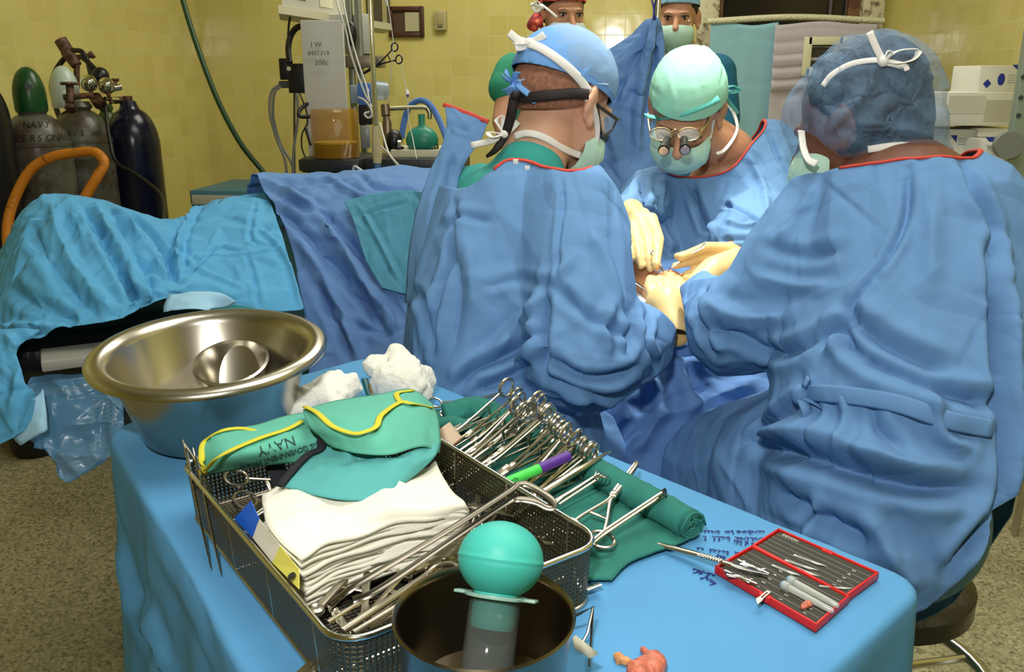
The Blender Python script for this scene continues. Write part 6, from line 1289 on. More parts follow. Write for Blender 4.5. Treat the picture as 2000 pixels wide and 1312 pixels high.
# blades on the upper pad
zb = zu1+.0012
def blade(label, a, b, wdt=.0042, z=None):
    z = z or zb; A_, B_ = T(*a, z), T(*b, z); t = thing('loose_blade', label, 'blade', A_); d = B_-A_; L_ = d.length; M = Matrix.Translation(A_) @ Matrix.Rotation(math.atan2(d.y, d.x), 4, 'Z'); mb = MB()
    w2 = wdt/2; mb.prism([(0, -w2*.7), (L_*.55, -w2*.7), (L_*.55, -w2*.25), (L_*.1, -w2*.25), (L_*.1, w2*.25), (L_*.55, w2*.25), (L_*.55, w2*.7), (0, w2*.7)], -.0002, .0002, M); mb.prism([(L_*.55, -w2*.7), (L_*.72, -w2), (L_, w2*.9), (L_*.72, w2), (L_*.55, w2*.7)], -.0002, .0002, M)
    mb.build('blade_body', mat('blade_steel', (206, 210, 206), .4, .5), t, smooth=False); return t
blade('loose scalpel blade farthest to the upper edge of the open red case', (1550, 1083), (1614, 1107)); blade('loose scalpel blade second from the upper edge of the open red case', (1533, 1093), (1598, 1115)); blade('loose scalpel blade third down from the upper edge of the red case', (1536, 1100), (1600, 1127)); blade('narrow scalpel blade beside the hinge of the red case', (1508, 1103), (1562, 1125)); blade('long thin scalpel blade at the right end of the red case, by the hinge', (1600, 1144), (1668, 1150), .0032)
blade('scalpel blade sticking out over the front edge of the red case', (1502, 1154), (1474, 1178), .006, ZT+.0115)
# butterfly clips
for lb, c, an in (('shiny butterfly-shaped clip at the upper left of the red case, on the scalpel blade', (1470, 1106), -.6), ('shiny butterfly-shaped clip in the lower left corner of the red case', (1445, 1126), -.55)):
    p = T(*c, ZT+.013); t = thing('metal_clip', lb, 'clip', p); d = Vector((cos(an), sin(an), 0)); e = Vector((-d.y, d.x, 0))
    for s in (-1, 1): MB().tube(spl([p+d*.011*s+e*.004, p+d*.007*s, p+d*.011*s-e*.004, p+d*.004*s-e*.001, p], 5), [.0018, .0026, .0022, .0028, .003], 8, flat=.5, up=(0, 0, 1)).build('wing', bright, t)
    MB().tube([p-d*.016+e*.001, p+d*.018-e*.002], .0013, 8).build('pin', bright, t)
# needle caps
capmm = mat('cap_clear', (205, 212, 205), .2, alpha=.55, spec=.7)
for lb, a, b in (('clear plastic needle cap nearest the hinge in the red case', (1542, 1132), (1638, 1184)), ('clear plastic needle cap beside the first, nearer the viewer in the red case', (1530, 1142), (1628, 1194))):
    A_, B_ = T(*a, ZT+.0125), T(*b, ZT+.0115); t = thing('needle_sheath', lb, 'cap', A_); dq = (B_-A_).normalized()
    MB().tube([A_, A_+dq*.006, A_+dq*.0062, B_-dq*.002, B_], [.0046, .0046, .0036, .0029, .0012], 16).build('sheath', capmm, t); MB().tube([A_-dq*.002, A_+dq*.004], .0034, 14).build('hub', mat('hub_blue', (110, 160, 200), .3, alpha=.7), t)
    MB().tube([A_+dq*.002, B_-dq*.006], .0005, 6).build('needle', bright, t)
flesh = mat('flesh', (196, 110, 86), .35, bump=[('noise', 180, .8, .0015)], var=.35, vscale=160, sss=.2); fat = mat('flesh_pale', (214, 150, 92), .4, bump=[('noise', 180, .8, .0015)], var=.2, vscale=120, sss=.2)
def tissue(lb, pr, m, seed): return tag(blob('tissue_piece', pr, .0012, m, smooth=3, mod=lambda me: foldify(me, (), 40, (.002, .008), (.0006, .0014), (.0003, .001), seed=seed)), lb, 'tissue')
def TB(x, y, r, z=None): return (T(x, y, (z or ZT+.001)+r*.7), r)
def chain(*q):
    o = [TB(*x) for x in q]; return [(o[i][0], o[i][1], o[i+1][0], o[i+1][1]) for i in range(len(o)-1)]
tissue('small pinkish tissue piece lying on the foam of the red case', chain((1570, 1183, .0034, ZT+.008), (1577, 1182, .0034, ZT+.008), (1580, 1178, .0026, ZT+.008)), flesh, 3)
tissue('small orange-tan tissue scrap left of the larger red piece on the drape', chain((1203, 1281, .0028), (1212, 1287, .0040), (1224, 1292, .0034)), fat, 4)
tissue('larger pink and red tissue piece at the bottom edge of the drape', chain((1256, 1268, .003), (1266, 1280, .004), (1278, 1288, .008), (1262, 1300, .009), (1246, 1312, .010), (1250, 1325, .010)) + chain((1290, 1284, .004), (1282, 1296, .009), (1275, 1312, .009)), flesh, 5)
# ============================================================ equipment along the walls
def rust(name, a, b, **k): return worn(name, a, b, **k)
cylg = rust('cylinder_grey', (84, 86, 76), (62, 50, 38), sc=9, lo=.44, hi=.62); cylg.node_tree.nodes['Principled BSDF'].inputs['Roughness'].default_value = .35
capg = mat('cap_green', (22, 72, 34), .3, bump=[('noise', 30, .2, .002)], var=.15); capw = mat('cap_white', (178, 194, 182), .3, bump=[('noise', 30, .2, .002)], var=.08)
navyc = mat('cylinder_navy', (12, 16, 36), .22, bump=[('noise', 20, .1, .003)]); greenc = mat('cylinder_green', (46, 66, 26), .35, var=.1)
brass = worn('dirty_brass', (104, 72, 48), (58, 40, 30), 60); chrome = mat('chrome', (210, 210, 205), .1, 1)
def cylinder(label, px, py_top, d, r, zsh, m, neck=.055, ringz=None):
    c = P(px, py_top, d); t = thing('gas_cylinder', label, 'gas cylinder', (c.x, c.y, 0)); M = Matrix.Translation((c.x, c.y, 0))
    pf = [(0, .005), (r*.9, .005), (r, .03), (r, zsh-.16)]+[(r*cos(a)*.78+r*.22, zsh-.16+.15*sin(a)) for a in np.linspace(.15, 1.35, 8)]+[(neck, zsh), (neck*.8, zsh+.02), (0, zsh+.02)]
    MB().lathe(pf, 40, M).build('cylinder_body', m, t, ang=50)
    if ringz: MB().lathe([(r*.985, ringz-.008), (r*1.006, ringz-.006), (r*1.006, ringz+.006), (r*.985, ringz+.008)], 40, M).build('band', m, t)
    return t, c, M
zsh1 = P(60, 215, 3.25).z
t, c, M = cylinder('grey gas cylinder with rounded dark green cap, second from left by the wall', 62, 215, 3.22, .118, zsh1, cylg, ringz=zsh1-.12)
def domecap(r, z0, z1, m, M, t):
    MB().lathe([(r*.96, z0), (r, z0+.01), (r, z0+(z1-z0)*.35)]+[(r*cos(a), z0+(z1-z0)*.35+(z1-z0)*.65*sin(a)) for a in np.linspace(.12, pi/2, 10)], 32, M).build('dome_cap', m, t, ang=60)
domecap(.056, zsh1-.005, zsh1+.155, capg, M, t); oo = Vector((c.x, c.y, 0))
vd = (Vector((0, 0, 0))-oo).normalized(); hp_ = oo+vd*.052+Vector((0, 0, zsh1+.085)); MB().tube([hp_-vd*.01, hp_+vd*.0035], .012, 14).build('vent_hole', blackp, t)
dkm = mat('chalk_mark', (26, 26, 26), .8)
def cyltext(s, t, c, r, z, size, a0):
    """letters wrapped on the cylinder"""
    for i, ch in enumerate(s):
        if ch == ' ': continue
        a = a0+i*size*.75/r; n_ = Vector((cos(a), sin(a), 0)); x = Vector((-sin(a), cos(a), 0)); M = Matrix((x, Vector((0, 0, 1)), n_)).transposed().to_4x4(); M.translation = Vector((c.x, c.y, z))+n_*(r+.001); text(ch, M, size, dkm, t, shear=.15, name='marking')
av = math.atan2(-c.y, -c.x); cyltext('PERSONAL', t, c, .118, zsh1-.105, .034, av-.62); cyltext('NAVY', t, c, .095, zsh1-.058, .032, av-.4)
zsh2 = P(140, 208, 3.45).z
t, c, M = cylinder('grey gas cylinder with white domed cap behind the brown valve', 152, 210, 3.44, .112, zsh2, cylg, ringz=zsh2-.13)
domecap(.054, zsh2-.005, zsh2+.155, capw, M @ Matrix.Translation((-.045, 0, 0)), t); cyltext('5/2 ma', t, c, .112, zsh2-.105, .03, math.atan2(-c.y, -c.x)-.45)
t, c, M = cylinder('slim dark green gas cylinder squeezed between the grey and navy ones', 206, 205, 3.68, .058, P(206, 212, 3.66).z, greenc, .03)
zn = P(238, 207, 3.58).z
t, c, M = cylinder('glossy navy blue gas cylinder at the right end of the row', 252, 210, 3.58, .105, zn, navyc, .035, ringz=P(250, 300, 3.5).z)
MB().cyl((c.x, c.y, zn), (c.x, c.y, zn+.04), .018).build('valve_stem', brass, t); MB().tube([P(222, 196, 3.55), P(243, 195, 3.57)], .014, 12).build('valve_nut', brass, t)
t, c, M = cylinder('black gas cylinder cut off by the left edge of the frame', -36, 230, 3.05, .09, P(0, 150, 3.05).z, blackp)
# regulators
rg = thing('gas_regulator', 'brown brass valve with round hand wheel in front of the white domed cap', 'regulator', P(138, 190, 3.25))
MB().lathe([(0, -.006), (.03, -.006), (.034, 0), (.03, .006), (0, .006)], 24, Matrix.Translation(P(136, 163, 3.25))).build('hand_wheel', brass, rg)
MB().tube([P(136, 164, 3.25), P(138, 200, 3.25)], .014, 12).build('valve_body', brass, rg); MB().tube([P(124, 190, 3.25), P(180, 186, 3.27)], .011, 12).build('outlet', brass, rg); MB().tube([P(162, 187, 3.26), P(178, 187, 3.27)], .006, 10).build('pipe', chrome, rg); MB().tube([P(138, 200, 3.25), P(140, 212, 3.3)], .02, 12).build('collar', brass, rg)
for lb, x, y, dd in (('left of two round chrome pressure gauges above the cylinders', 174, 163, 3.40), ('right of two round chrome pressure gauges above the cylinders', 208, 168, 3.42)):
    g = thing('pressure_gauge', lb, 'gauge', P(x, y, dd)); cdir = (Vector(_C)-P(x, y, dd)).normalized(); cdir.z -= .5; cdir.normalize()
    MB().tube([P(x, y, dd)-cdir*.015, P(x, y, dd)+cdir*.012], .030, 24).build('gauge_case', chrome, g); MB().ball(P(x, y, dd)-cdir*.005, .031, 12).build('gauge_back', chrome, g); MB().tube([P(x, y, dd)+cdir*.0115, P(x, y, dd)+cdir*.014], .024, 24).build('gauge_face', mat('gauge_face', (70, 44, 30), .3), g); MB().tube([P(x+3, y+14, dd), P(x+10, y+34, dd+.03)], .008, 10).build('stem', brass, g)
r2 = thing('regulator_body', 'dark brass regulator joining the two chrome gauges to the navy cylinder', 'regulator', P(195, 195, 3.45))
MB().tube([P(186, 190, 3.42), P(196, 204, 3.46)], .024, 16).build('body', brass, r2); MB().tube([P(205, 193, 3.45), P(230, 194, 3.52)], .009, 10).build('connector', chrome, r2); MB().tube([P(213, 175, 3.45), P(236, 170, 3.48)], .012, 10).build('knob_stem', chrome, r2); MB().tube([P(226, 158, 3.48), P(225, 175, 3.48)], .006, 8).build('handle_stem', brass, r2); MB().tube([P(218, 156, 3.48), P(232, 156, 3.48)], .006, 8).build('tee_handle', brass, r2)
MB().ball(P(196, 148, 3.5), .034, 10).build('rubber_cap', blackp, r2)
r3 = thing('valve_head', 'rusty brass valve head with stubby tube sticking up left, above the white dome', 'valve', P(140, 115, 3.62))
MB().tube([P(118, 78, 3.60), P(132, 100, 3.61)], .026, 14).build('stub_tube', brass, r3); MB().tube([P(130, 100, 3.61), P(150, 128, 3.62)], [.026, .036, .022], 12).build('valve_body', brass, r3); MB().tube([P(150, 112, 3.62), P(178, 108, 3.62)], .011, 10).build('side_stem', brass, r3); MB().tube([P(176, 102, 3.62), P(183, 112, 3.62)], .009, 10).build('tee_knob', brass, r3)
MB().tube([P(150, 126, 3.62), P(150, 215, 3.64)], .012, 10).build('riser', brass, r3)
hoseb = mat('black_rubber', (14, 14, 16), .45)
def hose(label, pts, r, m=hoseb, name='hose', cat='hose', w_=False, n=10):
    o = MB().tube([P(*q) for q in spl(pts, 8)], r, n).build(name, m, ang=180); return tag(o, label, cat)
hose('short black hose looping from the rusty valve head down behind the white domed cap', [(142, 100, 3.64), (125, 115, 3.66), (108, 140, 3.66), (101, 170, 3.66), (108, 205, 3.66), (120, 240, 3.6)], .011)
hose('black hose arching from the rusty valve head to the gauges', [(142, 98, 3.58), (158, 100, 3.56), (168, 112, 3.56), (174, 130, 3.55), (178, 150, 3.5)], .010)
hose('second black hose dropping from the valve head to the round rubber cap', [(160, 112, 3.56), (175, 124, 3.55), (190, 140, 3.54), (196, 150, 3.52)], .010)
hose('thin black hose curving from the cylinders down onto the turquoise drape', [(205, 200, 3.45), (212, 260, 3.4), (226, 315, 3.36), (262, 338, 3.3), (300, 366, 3.2), (316, 385, 3.1), (320, 412, 2.95), (318, 450, 2.75)], .007)
hose('long dark green hose hanging diagonally across the yellow tiles', [(345, -60, 3.9), (357, 0, 3.9), (385, 90, 3.9), (425, 195, 3.92), (470, 280, 3.94), (520, 345, 3.96), (560, 420, 3.98)], .012, mat('green_rubber', (28, 66, 36), .4))
hd = hose('orange-yellow painted tubular cart handle arching in front of the grey cylinders', [(18, 520, 3.0), (15, 440, 3.02), (32, 380, 3.03), (62, 330, 3.03), (104, 306, 3.03), (150, 298, 3.03), (185, 297, 3.02), (203, 316, 3.01), (192, 342, 3.0), (172, 375, 3.0), (158, 405, 3.0), (150, 460, 3.0)], .017, worn('orange_paint', (192, 118, 20), (120, 70, 20), 30, .55, .65), 'cart_handle', 'handle', n=14)
# small cabinet behind the drapes
a = P(368, 372, 3.3); q = MB(); q.box((a.x+.22, a.y+.2, a.z/2), (.44, .38, a.z), bev=.006); cbn = thing('steel_cabinet', 'low grey-blue cabinet top behind the turquoise drape, right of the navy cylinder', 'cabinet', (a.x+.3, a.y+.2, 0)); q.build('cabinet_body', mat('cab_blue', (70, 120, 136), .5), cbn)
MB().box((a.x+.22, a.y+.005, a.z-.035), (.42, .012, .035), bev=.002).build('front_strip', mat('cab_strip', (176, 176, 160), .5), cbn); MB().box((a.x+.01, a.y+.2, a.z-.03), (.03, .36, .05)).build('side_panel', mat('cab_dark', (60, 30, 30), .5), cbn)
# ---- anaesthesia machine
DM = 3.25
am = thing('anaesthesia_machine', 'anaesthesia machine with shelf, amber absorber canister and steel frame, left of centre', 'machine', P(700, 340, DM))
greyp = mat('machine_grey', (176, 176, 164), .45); cream = mat('machine_cream', (186, 184, 160), .45); dkg = mat('machine_dark', (30, 32, 34), .4)
def pbox(x0, y0, x1, y1, d, depth, m, name, parent, bev=.004, rz=0):
    a, b = P(x0, y0, d), P(x1, y1, d); c = (a+b)/2; W_ = abs((b-a).dot(Vector(_r))); H_ = abs(a.z-b.z); M = Matrix.Translation(c+Vector((-_f[0], -_f[1], 0)).normalized()*0+Vector((_f[0], _f[1], 0)).normalized()*depth/2) @ Matrix.Rotation(YAW+rz, 4, 'Z')
    return MB().box((0, 0, 0), (W_, depth, H_), M=M, bev=bev).build(name, m, parent)
# shelf slab on top, sloping away in perspective
pbox(546, -6, 842, 14, 3.05, .02, cream, 'monitor_case', am) if False else None
s0, s1, s2, s3 = P(543, 9, 2.95), P(842, 44, 3.35), P(842, 30, 3.9), P(560, -10, 3.5)
zt2 = (s0.z+s1.z)/2; zt2 = P(543, 9, 2.95).z; p0_, p1_ = P(543, 9, 2.95), P(764, 48, 3.98); pn_ = Vector((ray(560, 0)[0], ray(560, 0)[1], 0)).normalized()*.36; sh = [Vector((p.x, p.y, zt2)) for p in (p0_, p1_, p1_+pn_, p0_+pn_)]; LS = (sh[1]-sh[0]).length
MB().prism([(p.x, p.y) for p in sh], zt2-.028, zt2).build('top_shelf', cream, am)
sdir = (sh[1]-sh[0]).normalized(); mons = thing('vital_monitor', 'pale monitor case with small stickers standing on the top shelf of the machine', 'monitor', sh[0]+Vector((.2, .1, .002)))
def onshelf(u0, u1, dep, h, m, name, parent, off=.02, z0=.001, bev=.006):
    q_ = pn_.normalized(); a = sh[0]+sdir*u0+q_*off; b = sh[0]+sdir*u1+q_*off; return MB().prism([(p.x, p.y) for p in (a, b, b+q_*dep, a+q_*dep)], zt2+z0, zt2+z0+h).build(name, m, parent, smooth=False)
onshelf(.03, LS*.70, .32, .20, greyp, 'case', mons); onshelf(.34, .46, .004, .045, mat('sticker', (200, 200, 176), .5), 'sticker', mons, .016, .02, .001); onshelf(.12, .22, .003, .02, mat('barcode', (90, 90, 84), .5), 'barcode', mons, .016, .03, .001)
for u in (.62, .70): onshelf(u, u+.025, .01, .025, dkg, 'knob', mons, .01, .03, .004)
mon2 = thing('display_unit', 'dark display unit with beige side panel at the right end of the top shelf', 'monitor', sh[0]+sdir*LS*.8+Vector((0, .1, .002)))
onshelf(LS*.78, LS*.90, .25, .22, dkg, 'screen_housing', mon2); onshelf(LS*.905, LS*.96, .25, .22, mat('beige_side', (140, 132, 96), .5), 'side_panel', mon2); onshelf(LS*.965, LS*1.0, .20, .20, mat('dark_side', (56, 46, 40), .5), 'rear_panel', mon2)
# frame columns
for x in (676, 693): a, b = P(x, 40, 3.3), P(x, 200, 3.3); MB().box(((a.x+b.x)/2, a.y+.03, .95), (.022, .03, 1.5), bev=.002).build('column', mat('alu', (140, 144, 132), .35, .8), am)
pbox(640, 28, 722, 105, 3.36, .12, greyp, 'rear_panel', am); pbox(700, 45, 728, 108, 3.42, .05, mat('ladder', (90, 94, 96), .4, .5), 'side_bracket', am)
MB().ball(P(686, 66, 3.28), (.022, .02, .045), 10).build('rubber_grip', blackp, am)
pbox(672, 108, 745, 132, 3.3, .12, mat('shelf_metal', (120, 112, 96), .35, .6), 'small_shelf', am)
# white side panel with faint pen writing
wp = pbox(595, 42, 676, 320, 3.12, .02, mat('panel_white', (186, 186, 180), .6, bump=[('noise', 200, .1, .001)]), 'white_panel', am, .003)
pcil = mat('pencil', (96, 94, 88), .8)
for s, x, y, sz in (('I W', 606, 92, .03), ('4401319', 600, 108, .026), ('200c', 614, 127, .03)):
    a = P(x, y, 3.052); xw = Vector(_r); M = Matrix((xw, Vector((0, 0, 1)), -Vector((_f[0], _f[1], 0)).normalized())).transposed().to_4x4(); M.translation = a; text(s, M, sz*.85, pcil, wp, name='pen_writing', shear=.1)
# black power box and cords
pw = thing('power_box', 'black power box with trailing cords hanging at the left of the white panel', 'power box', P(575, 150, 3.2))
pbox(545, 114, 566, 156, 3.2, .05, blackp, 'side_box', pw); pbox(562, 124, 604, 182, 3.16, .07, blackp, 'main_box', pw); MB().tube([P(564, 134, 3.155), P(564, 134, 3.145)], .008, 12).build('round_port', mat('port', (160, 160, 120), .4), pw); pbox(544, 158, 562, 172, 3.22, .04, mat('plug_grey', (70, 70, 66), .5), 'plug', pw)
MB().tube([P(575, 182, 3.18), P(575, 400, 3.25)], .004, 8).build('hanging_cord', hoseb, pw)
grc = mat('cord_grey', (110, 112, 106), .5)
hose('thick black cable arching from the power box up to the white panel', [(566, 124, 3.18), (563, 95, 3.2), (568, 70, 3.2), (580, 54, 3.18), (598, 50, 3.15)], .011, name='cable', cat='cable')
hose('thin black cable dropping from the shelf to the power box', [(570, 18, 3.1), (564, 50, 3.14), (563, 90, 3.15), (565, 115, 3.15)], .004, name='cable', cat='cable')
hose('grey cord hanging in a long loop from the plug at far left of the machine', [(545, 166, 3.2), (530, 180, 3.2), (527, 220, 3.2), (540, 270, 3.22), (556, 310, 3.22), (560, 352, 3.22), (562, 420, 3.22)], .005, grc, 'cord', 'cord')
hose('second grey cord hanging from the plug, crossing behind the first', [(550, 168, 3.2), (536, 182, 3.2), (534, 230, 3.22), (548, 280, 3.24), (570, 320, 3.24), (576, 360, 3.24), (578, 420, 3.24)], .005, grc, 'cord', 'cord')
hose('grey cord hanging straight below the power box', [(580, 182, 3.17), (582, 230, 3.18), (574, 290, 3.2), (572, 350, 3.22), (572, 420, 3.22)], .005, grc, 'cord', 'cord')
hose('thin black cord with inline switch hanging beside the white panel', [(585, 182, 3.15), (598, 215, 3.13), (600, 240, 3.13), (590, 262, 3.13), (590, 290, 3.14), (600, 318, 3.15), (606, 360, 3.2)], .003, name='cord', cat='cord')
hose('black rubber loop sticking out left of the amber canister', [(605, 200, 3.14), (590, 210, 3.12), (583, 222, 3.1), (590, 228, 3.1), (606, 227, 3.12)], .007, name='rubber_loop', cat='cable')
sw = thing('inline_switch', 'black inline switch lying on the thin cord beside the white panel', 'switch', P(602, 265, 3.1)); MB().tube([P(597, 250, 3.12), P(607, 282, 3.1)], [.006, .009, .009, .006], 10).build('switch_body', blackp, sw)
# amber canister
ct = P(657, 306, 3.0); zt3 = P(657, 212, 3.0).z; zb3 = P(657, 306, 3.0).z; ca = thing('absorber_canister', 'large amber see-through cylinder with dark granules, in front of the white panel', 'canister', (ct.x, ct.y, zb3))
amber = mat('amber_plastic', (176, 128, 14), .05, alpha=.30, spec=.9); Mk = Matrix.Translation((ct.x, ct.y+.0, 0)); rk_ = 45/FPX*3.0
MB().lathe([(rk_, zb3), (rk_, zt3-.012), (rk_-.006, zt3), (0, zt3)], 48, Mk).build('amber_shell', amber, ca, ang=60, solid=.003)
MB().lathe([(0, zb3+.002), (rk_-.007, zb3+.002), (rk_-.007, zb3+(zt3-zb3)*.28), (0, zb3+(zt3-zb3)*.30)], 40, Mk).build('granule_bed', mat('granules', (44, 28, 12), .9, bump=[('noise', 200, .8, .003)]), ca, ang=60)
MB().lathe([(rk_-.006, zb3+(zt3-zb3)*.285), (rk_-.005, zb3+(zt3-zb3)*.32), (0, zb3+(zt3-zb3)*.32)], 40, Mk).build('filter_disc', mat('filter', (196, 164, 70), .6), ca)
bs_ = MB(); bs_.box((ct.x, ct.y+.04, zb3-.022), (.21, .26, .04), bev=.006); bs_.build('canister_base', dkg, ca)
bs_ = MB(); bs_.box((ct.x+.15, ct.y+.12, zb3-.03), (.55, .25, .05), bev=.004); bs_.build('machine_deck', dkg, am)
bs_ = MB(); bs_.box((ct.x+.13, ct.y+.18, (zb3-.055)/2), (.42, .36, zb3-.055), bev=.006); bs_.build('machine_body', mat('body_grey', (120, 118, 100), .5), am)
pbox(806-100, 310, 850-100, 345, 3.0, .02, dkg, 'lower_panel', am) if False else None
# right tray of the machine with dials, breathing bag, pipe
tr_ = thing('machine_tray', 'pale grey tray with knobs carrying the green breathing bag, right of the pole', 'tray', P(810, 305, 3.05)); pbox(763, 292, 866, 318, 3.05, .22, cream, 'tray_body', tr_); pbox(763, 320, 866, 352, 3.1, .2, dkg, 'tray_underside', tr_)
for x, dd in ((822, 3.1), (842, 3.08)): MB().cyl(P(x, 290, dd)+Vector((0, 0, -.003)), P(x, 281, dd), .028).build('dial', chrome, tr_)
MB().cyl(P(780, 293, 3.06), P(780, 287, 3.06), .016).build('knob', blackp, tr_); MB().tube([P(778, 284, 3.06), P(784, 284, 3.06)], .02, 14).build('knob_top', chrome, tr_)
vp = thing('vertical_pipe', 'stubby brownish-grey vertical pipe with black elbow on the machine tray', 'pipe', P(757, 290, 3.1)); pipem = mat('pipe_bronze', (112, 100, 84), .35, .7)
MB().tube([P(752, 205, 3.1), P(754, 226, 3.1)], .016, 16).build('pipe_head', pipem, vp); MB().tube([P(754, 226, 3.1), P(756, 240, 3.1), P(758, 295, 3.1)], [.010, .016, .016], 16).build('pipe_column', pipem, vp); MB().ball(P(770, 275, 3.08), (.03, .03, .04), 10).build('elbow', blackp, vp)
MB().tube([P(*q) for q in spl([(762, 212, 3.1), (820, 210, 3.1), (834, 212, 3.1), (839, 222, 3.1), (839, 232, 3.1)], 6)], .008, 12).build('top_arm', mat('arm_metal', (150, 148, 120), .25, .9), vp)
bg = thing('breathing_bag', 'translucent green rubber breathing bag hanging under the pipe on the tray', 'bag', P(825, 260, 3.1)); bm_ = mat('bag_green', (20, 132, 110), .35, alpha=.82, spec=.5)
pb_ = P(825, 290, 3.08); Mg = Matrix.Translation((pb_.x, pb_.y, 0)); z0, z1_ = P(825, 292, 3.08).z+.004, P(832, 222, 3.08).z; hB_ = z1_-z0
MB().lathe([(0, z0), (.05, z0), (.056, z0+hB_*.12), (.058, z0+hB_*.28), (.05, z0+hB_*.46), (.034, z0+hB_*.58), (.014, z0+hB_*.66), (.0115, z0+hB_*.72), (.0125, z1_)], 36, Mg @ Matrix.Diagonal((1, .7, 1, 1))).build('bag_body', bm_, bg, ang=180)
hose('pale blue corrugated tube arching over the pipe behind the gown flap', [(784, 270, 3.14), (790, 235, 3.14), (800, 208, 3.14), (820, 196, 3.12), (840, 205, 3.1), (858, 235, 3.08), (872, 270, 3.05), (885, 300, 3.0)], .011, mat('tube_blue', (84, 130, 206), .35, bump=[('weave', 90, .8, .003)]), 'corrugated_tube', 'tube', n=14)
# blue flowmeter parts behind the pole
fm = thing('flow_unit', 'blue transparent flow unit clamped behind the steel drip pole', 'device', P(715, 190, 3.22)); bp_ = mat('blue_clear', (60, 110, 190), .15, alpha=.8, spec=.8)
pbox(698, 162, 724, 206, 3.24, .05, bp_, 'blue_block', fm); pbox(684, 166, 700, 202, 3.28, .04, mat('pale_grey', (130, 150, 160), .4), 'grey_block', fm); MB().tube([P(730, 176, 3.18), P(754, 178, 3.2)], .034, 16).build('clear_dome', mat('clear_dome', (140, 170, 200), .08, alpha=.45, spec=.9), fm); pbox(700, 206, 726, 244, 3.26, .04, blackp, 'black_block', fm); pbox(704, 246, 722, 290, 3.26, .03, mat('flow_grey', (130, 136, 136), .3), 'meter_tube', fm)
# drip pole with wrapped grip
dp = thing('drip_pole', 'shiny steel drip pole wrapped with cream tape at its lower grip', 'pole', (P(734, 250, 2.95).x, P(734, 250, 2.95).y, 0)); pq = P(734, 250, 2.95)
MB().cyl((pq.x, pq.y, .04), (pq.x, pq.y, 1.9), .0085, n=16).build('pole_tube', chrome, dp); MB().tube([(pq.x, pq.y, P(734, 246, 2.95).z), (pq.x, pq.y, P(734, 300, 2.95).z), (pq.x, pq.y, P(734, 320, 2.95).z)], [.013, .017, .015], 14).build('tape_wrap', mat('cream_tape', (190, 178, 140), .85, bump=[('noise', 50, .8, .004)]), dp)
MB().cyl((pq.x, pq.y, P(734, 320, 2.95).z), (pq.x, pq.y, P(734, 380, 2.95).z), .0135).build('lower_sleeve', mat('sleeve_blue', (70, 110, 150), .3), dp)
mbb = MB(); [mbb.tube([(pq.x, pq.y, .06), (pq.x+.22*cos(a), pq.y+.22*sin(a), .02)], .011) for a in np.linspace(0, 2*pi, 6)[:-1]]; mbb.build('pole_foot', steel, dp)
tubec = mat('tube_pale', (190, 192, 184), .3)
for k, (lb, pts) in enumerate([('pale tube hanging from above across the white panel to the pole, leftmost', [(655, -10, 3.0), (664, 25, 2.98), (676, 60, 2.98), (684, 100, 2.98), (700, 150, 2.98), (716, 190, 2.96), (728, 212, 2.94)]), ('pale tube hanging from above, running right of the leftmost one', [(668, -10, 3.0), (678, 40, 2.98), (690, 90, 2.98), (704, 135, 2.97), (716, 170, 2.96), (722, 200, 2.94)]), ('pale tube curling in a small loop by the drip pole', [(700, 190, 3.0), (712, 196, 2.98), (724, 212, 2.96), (726, 226, 2.94), (718, 230, 2.94), (712, 222, 2.94), (722, 218, 2.94)]), ('pale tube falling from the pole to the blue sheet beside the tray', [(742, 240, 2.93), (750, 270, 2.9), (760, 300, 2.86), (776, 320, 2.8), (790, 334, 2.7)]), ('second pale tube falling right of the first onto the blue sheet', [(744, 285, 2.93), (760, 302, 2.88), (776, 322, 2.8), (800, 335, 2.7)]), ('clear tube lying over the top edge of the blue sheet', [(690, 345, 2.46), (692, 325, 2.44), (710, 335, 2.42), (740, 346, 2.40), (780, 354, 2.38), (820, 358, 2.38)]), ('thin clear line hanging from the ring of the clamp down to the tray', [(758, 10, 2.92), (764, 50, 2.92), (768, 88, 2.92), (764, 140, 2.94), (759, 205, 3.0)]), ('thin clear line with white connector hanging right of the clamp', [(782, 118, 2.92), (788, 150, 2.92), (795, 180, 2.92), (798, 230, 2.92), (806, 270, 2.9), (814, 310, 2.8)])]):
    hose(lb, pts, .0035 if k < 6 else .0015, tubec, 'infusion_tube', 'tube', n=8)
cn = thing('drip_connector', 'small white and blue line connector on the thin hanging line', 'connector', P(795, 182, 2.915)); MB().tube([P(794, 176, 2.915), P(796, 185, 2.915)], .006, 10).build('body', white, cn); MB().tube([P(796, 185, 2.915), P(797, 190, 2.915)], [.005, .002], 10).build('tip', mat('tip_blue', (60, 70, 150), .4), cn)
hc_ = clampthing('hanging_clamp', 'dark blue ring-handled clamp hanging open from the drip line against the yellow tiles', 'clamp', None, L=.16, ring=.0135, sep=.022, m=mat('clamp_blue', (26, 30, 60), .3, .6), thin=1.2); hc_.pop('group', None)
M3 = Matrix.Identity(3); a, b = P(775, 104, 2.92), P(742, 124, 2.96); x = (b-a).normalized(); z = -(Vector(_f)); z = (z-x*z.dot(x)).normalized(); y = z.cross(x); hc_.location = a; hc_.rotation_euler = Matrix((x, y, z)).transposed().to_euler()
pk = thing('drip_chamber', 'small clear drip chamber hanging at the top beside the display unit', 'chamber', P(757, 5, 2.9)); MB().tube([P(752, -8, 2.9), P(757, 12, 2.9)], [.008, .010, .003], 12).build('chamber', tubec, pk)

